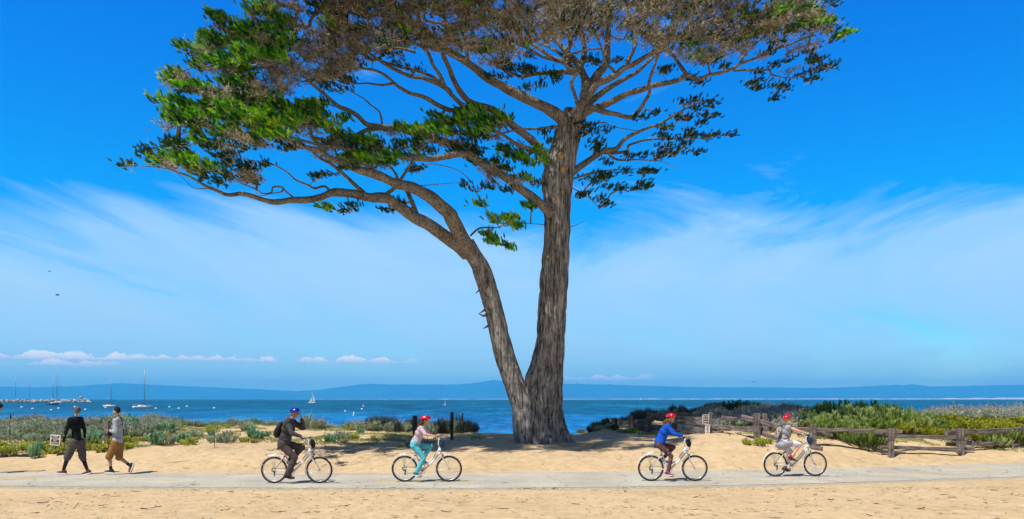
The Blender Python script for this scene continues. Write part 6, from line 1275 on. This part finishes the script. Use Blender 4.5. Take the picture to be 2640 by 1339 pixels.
for (px_, D, y0, y1, w) in POSTS:
    a = P(px_, y1+6, D); b = P(px_+random.uniform(-2, 2), y0, D); a.z -= .1; beam('post', a, b, w*D/F, w*D/F, M_POST, FEN, 6, .006, FO)
    if w > 12 and D < 28:
        for q in (.45, .8):
            zc = b.z-(b.z-a.z)*q*.75; hw = w*D/F*.56; MB().tube([Vector((x_, y_, 0))+Vector((a.x, a.y, zc))-FO for x_, y_ in ((-hw, -hw), (hw, -hw), (hw, hw), (-hw, hw), (-hw, -hw))], .004, 5).build('binding_wire', M_DKMET, FEN)
RAILS = [((1627, 1112, 34.6), (1680, 1084, 34.2), 10), ((1600, 1092, 36), (1640, 1088, 35.2), 10), ((1636, 1108, 35), (1700, 1104, 33.5), 11), ((1640, 1090, 35), (1672, 1084, 34.2), 12), ((1672, 1070, 34), (1750, 1067, 33), 8), ((1680, 1076, 34), (1725, 1086, 33.6), 10), ((1680, 1100, 33.8), (1745, 1099, 33), 8), ((1650, 1112, 34.5), (1690, 1104, 34), 10),
 ((1735, 1078, 33.2), (1832, 1082, 31), 9), ((1735, 1090, 33), (1836, 1092, 30.8), 9), ((1728, 1112, 32.6), (1840, 1118, 30.6), 10), ((1760, 1104, 32.4), (1850, 1110, 30.4), 8), ((1740, 1068, 33.5), (1830, 1075, 33), 8),
 ((1830, 1101, 30.6), (1962, 1110, 27.45), 11), ((1834, 1115, 30.5), (1862, 1117, 29.8), 9), ((1914, 1074, 28.4), (2010, 1102, 26.9), 11), ((1940, 1106, 27.6), (1990, 1106, 27.3), 9), ((1958, 1115, 27.45), (2012, 1134, 26.75), 11), ((1860, 1078, 31), (1900, 1082, 31), 9),
 ((2040, 1106, 26.9), (2110, 1107, 26.7), 9), ((2092, 1108, 26.66), (2200, 1109, 26.6), 9), ((2098, 1119, 26.8), (2145, 1122, 27), 9), ((2092, 1154, 26.3), (2120, 1159, 26.1), 13),
 ((2080, 1109, 26.75), (2210, 1111, 26.7), 8), ((2200, 1111, 26.6), (2325, 1113, 26.62), 9), ((2260, 1123, 26.7), (2480, 1130, 27.5), 8.5), ((2270, 1154, 26.6), (2475, 1159, 27.1), 9), ((2440, 1116, 27.5), (2645, 1107, 29.2), 12), ((2440, 1145, 27.5), (2530, 1144, 28), 9), ((2478, 1156, 27.6), (2510, 1158, 27.6), 11), ((2490, 1132, 27.7), (2504, 1133, 27.8), 8), ((2530, 1146, 28), (2650, 1140, 29.2), 10), ((2610, 1150, 28.6), (2660, 1150, 29.4), 11)]
for (a, b, w) in RAILS: beam('rail', P(*a), P(*b), w*.75*a[2]/F, w*1.05*a[2]/F, M_RAIL, FEN, 10, .03, FO)
def lone_post(px_, D, y0, y1, w, mat, label, lean=0, name='wooden_post', group=None, r=False):
    a = P(px_, y1+4, D); a.z -= .12; b = P(px_+lean, y0, D); root = Vector((a.x, a.y, a.z))
    o = beam(name, a, b, w*D/F, w*.8*D/F, mat, None, 6, .006); tag(o, label, 'post', group); return o
lone_post(273, 27.4, 1085, 1177, 11, M_POST, 'tall grey-brown plank post leaning slightly beside the walker in the light grey sweatshirt', 7)
lone_post(1070, 30.5, 1072, 1150, 11, M_PDK, 'dark wooden post behind the girl with the red helmet and long hair'); lone_post(1165, 31.5, 1063, 1133, 8, M_PDK, 'dark wooden post standing alone in the tree shade left of the trunk')
lone_post(1193, 35.5, 1066, 1100, 3, M_PDK, 'thin dark stake among the spiky scrub left of the trunk')
# stakes with strung wire on the left
WST = empty('wire_fence', (-8, 27, .6)); tag(WST, 'low wire fence on thin metal stakes across the left sand bank', 'fence'); WO = Vector((-8, 27, .6)); tops = []
for (px_, D, y0, y1) in [(553, 26.2, 1100, 1172), (838, 26.6, 1086, 1150), (1102, 28.5, 1090, 1138), (150, 27.5, 1098, 1160)]:
    a = P(px_, y1, D); b = P(px_, y0, D); a.z -= .15; MB().tube([a-WO, b-WO], .009, 6).build('stake', M_DKMET, WST); tops.append((b, a))
srt = sorted(tops, key=lambda t_: t_[0].x)
for k in (.05, .5):
    for (b, a), (b2, a2) in zip(srt, srt[1:]):
        pts = [lerp(lerp(b, a, k), lerp(b2, a2, k), i/12)-Vector((0, 0, .05*math.sin(math.pi*i/12)))-WO for i in range(13)]; MB().tube(pts, .0028, 4).build('wire', M_DKMET, WST)
# dark pole with a small flag at the far left
FP = empty('marker_pole', tuple(P(26, 1150, 29))); o_ = Vector(FP.location); tag(FP, 'thin black pole with a small dark bag-like flag and a branch at the far left', 'pole')
MB().tube([Vector((0, 0, -.3)), P(25, 1066, 29)-o_], .012, 6).build('pole', M_DKMET, FP); MB().ell(P(27, 1074, 29)-o_, (.028, .02, .09), 10, 8).build('flag', M_BLACKF, FP); MB().tube([P(28, 1076, 29)-o_, P(34, 1070, 29)-o_, P(37, 1063, 29)-o_], [.01, .008, .004], 6).build('branch', M_DKMET, FP)
# torn black edging sheet lying on the sand
for i, (x0, x1, y, l) in enumerate([(-20, 18, 1175, 'torn strip of black sheeting at the left edge of the sand'), (25, 92, 1175, 'longest strip of black sheeting half buried in the sand, left of the beanie walker'), (146, 168, 1172, 'short scrap of black sheeting just left of the beanie walker')]):
    D = 26.2; n = 14; vs = []
    for j in range(n+1):
        x = (x0+(x1-x0)*j/n-CX)/F*D; z = gz(x, D)+.02; h = .05+.05*abs(noise.noise(Vector((x*3, i, 0))))
        vs += [Vector((x, D-.05-.1*noise.noise(Vector((x*2, 4, i))), z-.02)), Vector((x, D+.05, z+h)), Vector((x, D+.13, z-.03))]
    m_ = MB().add(vs, [(j*3+k, j*3+k+1, (j+1)*3+k+1, (j+1)*3+k) for j in range(n) for k in range(2)]); o = m_.build('plastic_sheet', M_BLACKF); sd3 = o.modifiers.new('s', 'SOLIDIFY'); sd3.thickness = .004; tag(o, l, 'sheet')
def text_obj(body, size, mat, parent, loc, name='lettering', sx=1.0, ext=.0015):
    c = bpy.data.curves.new('txt', 'FONT'); c.body = body; c.size = size; c.align_x = 'CENTER'; c.align_y = 'CENTER'; c.extrude = ext; c.offset = size*.018
    o = bpy.data.objects.new('txt', c); COL.objects.link(o); dg = bpy.context.evaluated_depsgraph_get(); dg.update(); me = bpy.data.meshes.new_from_object(o.evaluated_get(dg)); bpy.data.objects.remove(o); bpy.data.curves.remove(c)
    me.materials.clear(); t_ = link(name, me, mat, parent); t_.location = loc; t_.rotation_euler = (R(90), 0, 0); t_.scale = (sx, 1, 1); return t_
def rrect(w, h, r, z0, z1, shear=0):
    pts = []
    for cx_, cz_, a0 in ((w/2-r, h/2-r, 0), (-w/2+r, h/2-r, 90), (-w/2+r, -h/2+r, 180), (w/2-r, -h/2+r, 270)):
        for k in range(6): a = R(a0+k*18); pts.append((cx_+r*math.cos(a), cz_+r*math.sin(a)))
    n = len(pts); vs = [Vector((x, z0, z)) for x, z in pts]+[Vector((x, z1, z)) for x, z in pts]
    return MB().add(vs, [tuple(range(n)), tuple(range(2*n-1, n-1, -1))]+[((k+1) % n, k, n+k, n+(k+1) % n) for k in range(n)])
M_SGW = mat_plain('white_sign_paint', (.80, .80, .80), .4, .4, var=.04); M_SGB = mat_plain('brown_sign_paint', (.10, .032, .016), .4, .4, var=.06); M_SGK = mat_plain('black_sign_ink', (.03, .03, .035), .5, .3, var=.05)
def sign(px_, py_, D, w, h, kind, label, rot=0, post=True, py1=None, name='sign'):
    c = P(px_, py_, D); root = empty(name, tuple(c)); root.rotation_euler = (0, rot, 0); tag(root, label, 'sign')
    rrect(w, h, .035*w/.35, 0, .006).build('panel', M_SGW, root, smooth=False)
    if kind == 'brown':
        MB().box((0, -.003, h*.315), (w*.80, .003, h*.17)).build('brown_band', M_SGB, root, smooth=False); MB().box((0, -.003, -h*.17), (w*.80, .003, h*.44)).build('brown_band', M_SGB, root, smooth=False)
        text_obj('DUNE', h*.17, M_SGW, root, (0, -.006, h*.315)); text_obj('RESTORATION', h*.12, M_SGK, root, (0, -.003, h*.135), sx=.8); text_obj('NO', h*.19, M_SGW, root, (0, -.006, -h*.06)); text_obj('ENTRY', h*.21, M_SGW, root, (0, -.006, -h*.27))
    elif kind == 'brown2':
        MB().box((0, -.003, 0), (w*.84, .003, h*.86)).build('brown_band', M_SGB, root, smooth=False)
        text_obj('USE THE', h*.21, M_SGW, root, (0, -.006, h*.25)); text_obj('PATH', h*.22, M_SGW, root, (0, -.006, 0)); text_obj('ONLY', h*.24, M_SGW, root, (0, -.006, -h*.27))
    else:
        text_obj('DOGS ON', h*.10, M_SGK, root, (0, -.003, h*.38)); text_obj('LEASH', h*.11, M_SGK, root, (0, -.003, h*.27)); text_obj('REQUIRED', h*.09, M_SGK, root, (0, -.003, -h*.36))
        rg_ = MB(); vs = []
        n = 28
        for rr_ in (1, .78):
            for k in range(n): a = 2*math.pi*k/n; vs.append(Vector((math.cos(a)*w*.27*rr_, -.003, math.sin(a)*h*.22*rr_-h*.04)))
        rg_.add(vs, [(k, (k+1) % n, n+(k+1) % n, n+k) for k in range(n)]).build('ring_symbol', M_SGK, root, smooth=False)
        MB().box((0, -.003, -h*.02), (w*.13, .002, h*.26), Matrix.Rotation(-.25, 3, 'Y')).build('leash_symbol', M_SGK, root, smooth=False)
    if post: MB().box((0, .025, -(h*.5+.30)+.1), (.035, .03, .9+h)).build('sign_post', M_POST, root, smooth=False)
    return root
sign(142, 1135, 26.6, .345, .37, 'brown', 'white-edged brown notice low in the scrub, left of the walker in the black sweater', .10)
sign(1819, 1081, 30.2, .24, .35, 'brown2', 'brown and white notice fixed to the fence post, upper of the two signs', 0, False); sign(1824, 1107, 30.15, .19, .37, 'dog', 'small white dog leash notice below the brown notice on the fence', 0, True)
# ------------------------------------------------------------------ things on the bay
def HZ(x): return np.interp(x, [0, 660, 1100, 1500, 2060, 2640], [1024, 1027.5, 1031, 1032, 1030, 1025])
def on_water(px_, off): D = (CZ-WZ)*F/off; return Vector(((px_-CX)/F*D, D, WZ)), D
M_HULL = mat_plain('white_gelcoat', (.82, .82, .83), .3, .4, var=.04, scale=1); M_HULLD = mat_plain('dark_hull_paint', (.02, .05, .06), .4, .4, var=.1, scale=1); M_MAST = mat_plain('grey_alloy_mast', (.30, .33, .36), .4, .4, .3, var=.1); M_SAILC = mat_plain('blue_sail_cover', (.01, .04, .12), .8, .2, var=.1); M_SAIL = mat_leaf('white_sailcloth', [(.88, .88, .88), (.92, .92, .92)], .8, .45)
M_WIN = mat_plain('dark_cabin_window', (.01, .012, .016), .15, .6, var=.1)
def hull(Ls, B_, fb, mat, parent, name='hull'):
    vs = []; n = 14
    for i in range(n+1):
        t_ = i/n; x = (t_-.5)*Ls; bw_ = B_/2*(math.sin(math.pi*min(t_*.5+.28, 1))**.8)*(1 if t_ < .6 else max(.02, 1-((t_-.6)/.4)**1.8)); z = fb*(1+.28*(t_-.3)**2*2)
        for a, b_ in ((-1, z), (-.96, z*.45), (-.75, -.05), (0, -.5*(1-abs(t_-.45))), (.75, -.05), (.96, z*.45), (1, z)): vs.append(Vector((x+(.04*Ls*(b_/fb) if t_ > .85 else 0), a*bw_, b_)))
    fs = [(i*7+k, (i+1)*7+k, (i+1)*7+k+1, i*7+k+1) for i in range(n) for k in range(6)]+[(i*7+6, (i+1)*7+6, (i+1)*7, i*7) for i in range(n)]+[tuple(range(7)), tuple(n*7+k for k in range(6, -1, -1))]
    return MB().add(vs, fs).build(name, mat, parent)
def sailboat(px_, off, masts, label, Lp, yaw, hm=None, cover=True, group=None, lean=0.):
    p, D = on_water(px_, off); k = D/F; Ls = Lp*k; r = empty('moored_sailboat', tuple(p), yaw); tag(r, label, 'sailboat', group); fb = Ls*.12
    hull(Ls, Ls*.3, fb, hm or M_HULL, r)
    cb = MB(); vs = []
    for (x, w, h) in ((-.22, .085, .055), (-.18, .09, .075), (.05, .08, .07), (.18, .05, .035), (.22, .03, .01)):
        for a, b_ in ((-1, 0), (-.8, 1), (.8, 1), (1, 0)): vs.append(Vector((x*Ls, a*w*Ls, fb*.95+b_*h*Ls)))
    c_ = cb.add(vs, [(i*4+q, i*4+q+1, (i+1)*4+q+1, (i+1)*4+q) for i in range(4) for q in range(3)]+[(0, 3, 2, 1), (16, 17, 18, 19)]).build('cabin', M_HULL, r)
    for q in (-1, 1): MB().box((-.04*Ls, q*.088*Ls, fb*.95+.04*Ls), (.16*Ls, .01*Ls, .02*Ls)).build('window', M_WIN, c_, smooth=False)
    for (xo, htp) in masts:
        H = htp*k; x = xo*Ls; tp = Vector((x-lean*H, 0, fb+H)); MB().tube([Vector((x, 0, fb*.8)), tp], [.0075*H+.02, .005*H+.02], 8).build('mast', M_MAST, r)
        rg_ = MB(); rg_.tube([tp, Vector((.52*Ls, 0, fb*1.2))], .022, 4); rg_.tube([tp, Vector((-.5*Ls, 0, fb))], .022, 4)
        z6 = fb+H*.6
        for q in (-1, 1): rg_.tube([tp, Vector((x, q*.13*Ls, z6)), Vector((x, q*.14*Ls, fb))], .018, 4)
        rg_.tube([Vector((x, -.13*Ls, z6)), Vector((x, .13*Ls, z6))], .03, 5); rg_.build('rigging', M_MAST, r)
        bo = MB().tube([Vector((x, 0, fb+.11*Ls)), Vector((x-.36*Ls, 0, fb+.11*Ls))], .035, 6).build('boom', M_MAST, r)
        if cover: MB().tube([Vector((x-.01*Ls, 0, fb+.14*Ls)), Vector((x-.15*Ls, 0, fb+.13*Ls)), Vector((x-.35*Ls, 0, fb+.12*Ls))], [.11, .10, .06], 8).build('sail_cover', M_SAILC, bo)
    ra = MB()
    for q in (-1, 1): ra.tube([Vector((.48*Ls, 0, fb*1.6+.3)), Vector((.3*Ls, q*.10*Ls, fb+.75)), Vector((-.1*Ls, q*.15*Ls, fb+.7)), Vector((-.48*Ls, q*.1*Ls, fb+.7))], .02, 4)
    for x_ in (-.45, -.2, .05, .3):
        for q in (-1, 1): ra.tube([Vector((x_*Ls, q*.12*Ls, fb*.9)), Vector((x_*Ls, q*.13*Ls, fb+.72))], .02, 4)
    ra.build('guard_rail', M_MAST, r); return r
sailboat(40, 8.5, [(.0, 65)], 'white sailboat with faint tall mast in front of the rocks at the far left', 32, .3)
sailboat(76, 9.0, [(.0, 58)], 'white sailboat with dark mast, second from the left along the rocks', 28, .5)
sailboat(137, 15, [(.0, 70)], 'dark-hulled sailboat with green covers nearest the breakwater', 30, 1.2, M_HULLD)
sailboat(147, 10.5, [(.0, 88)], 'white sailboat with the tallest mast beside the dark-hulled sailboat', 22, .4)
sailboat(281, 20, [(.18, 72), (-.12, 22)], 'small white two-masted yacht in open water, left of the white cruiser', 28, .2)
sailboat(367, 24, [(.12, 96)], 'large white sailing cruiser showing its broad stern, rightmost of the moored boats', 46, .75)
p, D = on_water(804, 10.5); sb = empty('sailing_boat', tuple(p), -.25); tag(sb, 'small boat under full white sails far out on the bay', 'sailboat'); k = 1.2*D/F; hull(16*k, 4.5*k, 1.6*k, M_HULL, sb)
def sail(pts, bulge, name, parent, mat=M_SAIL):
    a, b_, c = [Vector(q) for q in pts]; vs = []; n = 8
    for i in range(n+1):
        for j in range(n+1-i):
            u, v = i/n, j/n; q = a+(b_-a)*u+(c-a)*v; q.y += bulge*math.sin(math.pi*min(1, u+v*.5))*(1-v); vs.append(q)
    idx_ = {}; q_ = 0
    for i in range(n+1):
        for j in range(n+1-i): idx_[(i, j)] = q_; q_ += 1
    fs = []
    for i in range(n):
        for j in range(n-i):
            fs.append((idx_[i, j], idx_[i+1, j], idx_[i, j+1]))
            if i+j < n-1: fs.append((idx_[i+1, j], idx_[i+1, j+1], idx_[i, j+1]))
    o = MB().add(vs, fs).build(name, mat, parent); q = o.modifiers.new('s', 'SOLIDIFY'); q.thickness = .05; return o
MB().tube([(1*k, 0, k), (1*k, 0, 24*k)], .12, 6).build('mast', M_MAST, sb); sail([(1.2*k, 0, 3*k), (8*k, 0, 3*k), (.5*k, 0, 24*k)], 1.2*k, 'mainsail', sb); sail([(-6*k, 0, 2*k), (0, 0, 3*k), (.2*k, 0, 13*k)], .6*k, 'jib', sb)
p, D = on_water(1146, 16); wb = empty('channel_sailboard', tuple(p)); k = D/F; hull(7*k, 2*k, 1*k, M_HULL, wb); MB().tube([(0, 0, 0), (1.5*k, 0, 13*k)], .05, 6).build('mast', M_MAST, wb); sail([(0, 0, 1*k), (3*k, 0, 1*k), (1.5*k, 0, 13*k)], .3*k, 'sail', wb); tag(wb, 'tiny dinghy with a thin leaning white sail above the girl in the pale pink top', 'dinghy')
p, D = on_water(1652, 2.2); wb = empty('distant_sailboat', tuple(p)); k = D/F; hull(6*k, 2*k, 1*k, M_HULL, wb); sail([(-1*k, 0, 1*k), (2*k, 0, 1*k), (0, 0, 8*k)], .3*k, 'sail', wb); tag(wb, 'white speck of a sailboat on the horizon above the blue-sweatered rider', 'sailboat')
# buoys
M_BUOY = mat_plain('white_buoy', (.85, .85, .84), .4, .4, var=.05); M_BUOYY = mat_plain('yellow_buoy', (.65, .48, .06), .4, .4, var=.1); M_BUOYR = mat_plain('red_buoy', (.5, .03, .05), .4, .4, var=.1)
BU = [(56, 22), (84, 26), (132, 29), (151, 25), (193, 21), (220, 28), (272, 23), (402, 25), (437, 21.5), (461, 25), (482, 20), (552, 24), (933, 27)]
b0_ = None
for i, (x, off) in enumerate(BU):
    p, D = on_water(x, off); r_ = 2.3*D/F
    if b0_ is None: b0_ = empty('mooring_buoy'); MB().ell((0, 0, .1), (.30, .30, .26), 14, 10).build('float', M_BUOY, b0_); MB().torus((0, 0, .38), (1, 0, 0), .06, .015, 12, 5).build('ring', M_DKMET, b0_); o = b0_
    else: o = copy_tree(b0_)
    o.location = p; s_ = r_/.30; o.scale = (s_*1.35, s_*1.35, s_); tag(o, 'small round white mooring buoy floating in the bay', 'buoy', 'white mooring buoys')
def spar(px_, off, hpx, mat, label):
    p, D = on_water(px_, off); k = D/F; r = empty('spar_buoy', tuple(p)); MB().tube([(0, 0, -k), (0, 0, k*1.5), (0, 0, hpx*k*.6), (0, 0, hpx*k)], [1.8*k, 2.2*k, 1.2*k, .6*k], 12).build('float', mat, r); MB().ell((0, 0, hpx*k), .7*k, 10, 8).build('top_mark', mat, r); tag(r, label, 'buoy')
spar(937, 21, 7, M_BUOYY, 'yellow cone buoy, higher of the markers right of the blue-helmeted man'); spar(912, 44, 11, M_BUOY, 'tall pale spar buoy nearest the shore right of the blue-helmeted man'); spar(890, 33, 4, M_BUOY, 'round white marker left of the tall pale spar buoy')
spar(82, 12, 4, M_BUOYR, 'small red buoy in front of the breakwater')
# breakwater
def breakwater():
    mb = MB(); _, D = on_water(0, 9.5)
    for i in range(520):
        t_ = random.random()**.9; px_ = -160+t_*397; row = random.random(); hh = 3.6*(1 if px_ < 225 else max(.2, (240-px_)/15)); z = WZ+(1-abs(row-.5)*1.6)*hh*random.uniform(.6, 1.0)
        y = D+(row-.5)*16; x = (px_-CX)/F*y; r = random.uniform(.6, 1.25); q = Quaternion((random.random(), random.random(), random.random(), random.random())).normalized().to_matrix()
        vs = []; n, m_ = 6, 4
        s = MB().ell((0, 0, 0), (r*random.uniform(.9, 1.5), r, r*random.uniform(.6, .9)), n, m_, q); j = [Vector(v)*(1+.18*noise.noise(Vector(v)*1.7+Vector((i, 0, 0))))+Vector((x, y, z)) for v in s.v]; mb.add(j, s.f)
    root = empty('breakwater', (-480, D, WZ)); o = mb.build('boulders', mat_leaf('breakwater_stone', [(.16, .13, .11), (.38, .33, .29), (.60, .55, .50), (.75, .70, .66)], .9, 0, .1, .05), root, smooth=False); o.matrix_local = Matrix.Translation((480, -D, -WZ)); o['kind'] = 'stuff'
    tag(root, 'rubble breakwater of pale boulders reaching in from the left edge', 'breakwater')
    c = P(209, 1021, D); h = empty('harbour_light', (c.x, c.y, WZ+3)); MB().tube([(0, 0, 0), (0, 0, 1.6)], [.5, .4], 10).build('pedestal', M_HULLD, h); MB().ell((0, 0, 2.4), (2.1, 2.1, 1.0), 14, 8).build('dome', mat_plain('grey_dome', (.3, .34, .4), .5, .3), h); MB().tube([(0, 0, 3.2), (0, 0, 4.0)], .12, 6).build('lamp_mast', M_MAST, h); tag(h, 'small grey domed structure standing on the end of the breakwater', 'beacon')
breakwater()
# gulls
M_BIRD = mat_plain('gull_feathers', (.10, .10, .11), .8, .1, var=.2)
for (px_, py_, D, s, l) in [(148, 761, 90, 1, 'bird gliding over the bay at the left, higher one'), (1943, 985, 70, .8, 'dark bird just above the far hills at the right'), (127, 700, 110, .8, 'tiny bird highest over the left of the bay')]:
    c = P(px_, py_, D); r = empty('bird', tuple(c), random.uniform(0, 3)); mb = MB(); mb.ell((0, 0, 0), (.22*s, .06*s, .06*s), 10, 8); mb.ell((.24*s, 0, .02*s), .045*s, 8, 6)
    for q in (-1, 1): mb.add([(-.07*s, 0, 0), (.08*s, 0, 0), (.09*s, q*.3*s, .10*s), (-.05*s, q*.3*s, .11*s), (-.06*s, q*.62*s, .03*s), (0, q*.62*s, .025*s)], [(0, 1, 2, 3), (3, 2, 5, 4)])
    mb.build('body', M_BIRD, r); tag(r, l, 'bird')
# ------------------------------------------------------------------ haze
hz = MB(); hz.box((0, 7000, 165), (36000, 16000, 340))
m = bpy.data.materials.new('haze_air'); m.use_nodes = True; t = m.node_tree; t.nodes.clear()
o_ = N(t, 'OutputMaterial'); pv = N(t, 'VolumePrincipled'); pv.inputs['Color'].default_value = (.12, .62, 1.0, 1)
pv.inputs['Density'].default_value = .00012; pv.inputs['Anisotropy'].default_value = 0
L(t, pv.outputs[0], o_.inputs['Volume'])
tag(hz.build('haze', m, smooth=False), kind='stuff')
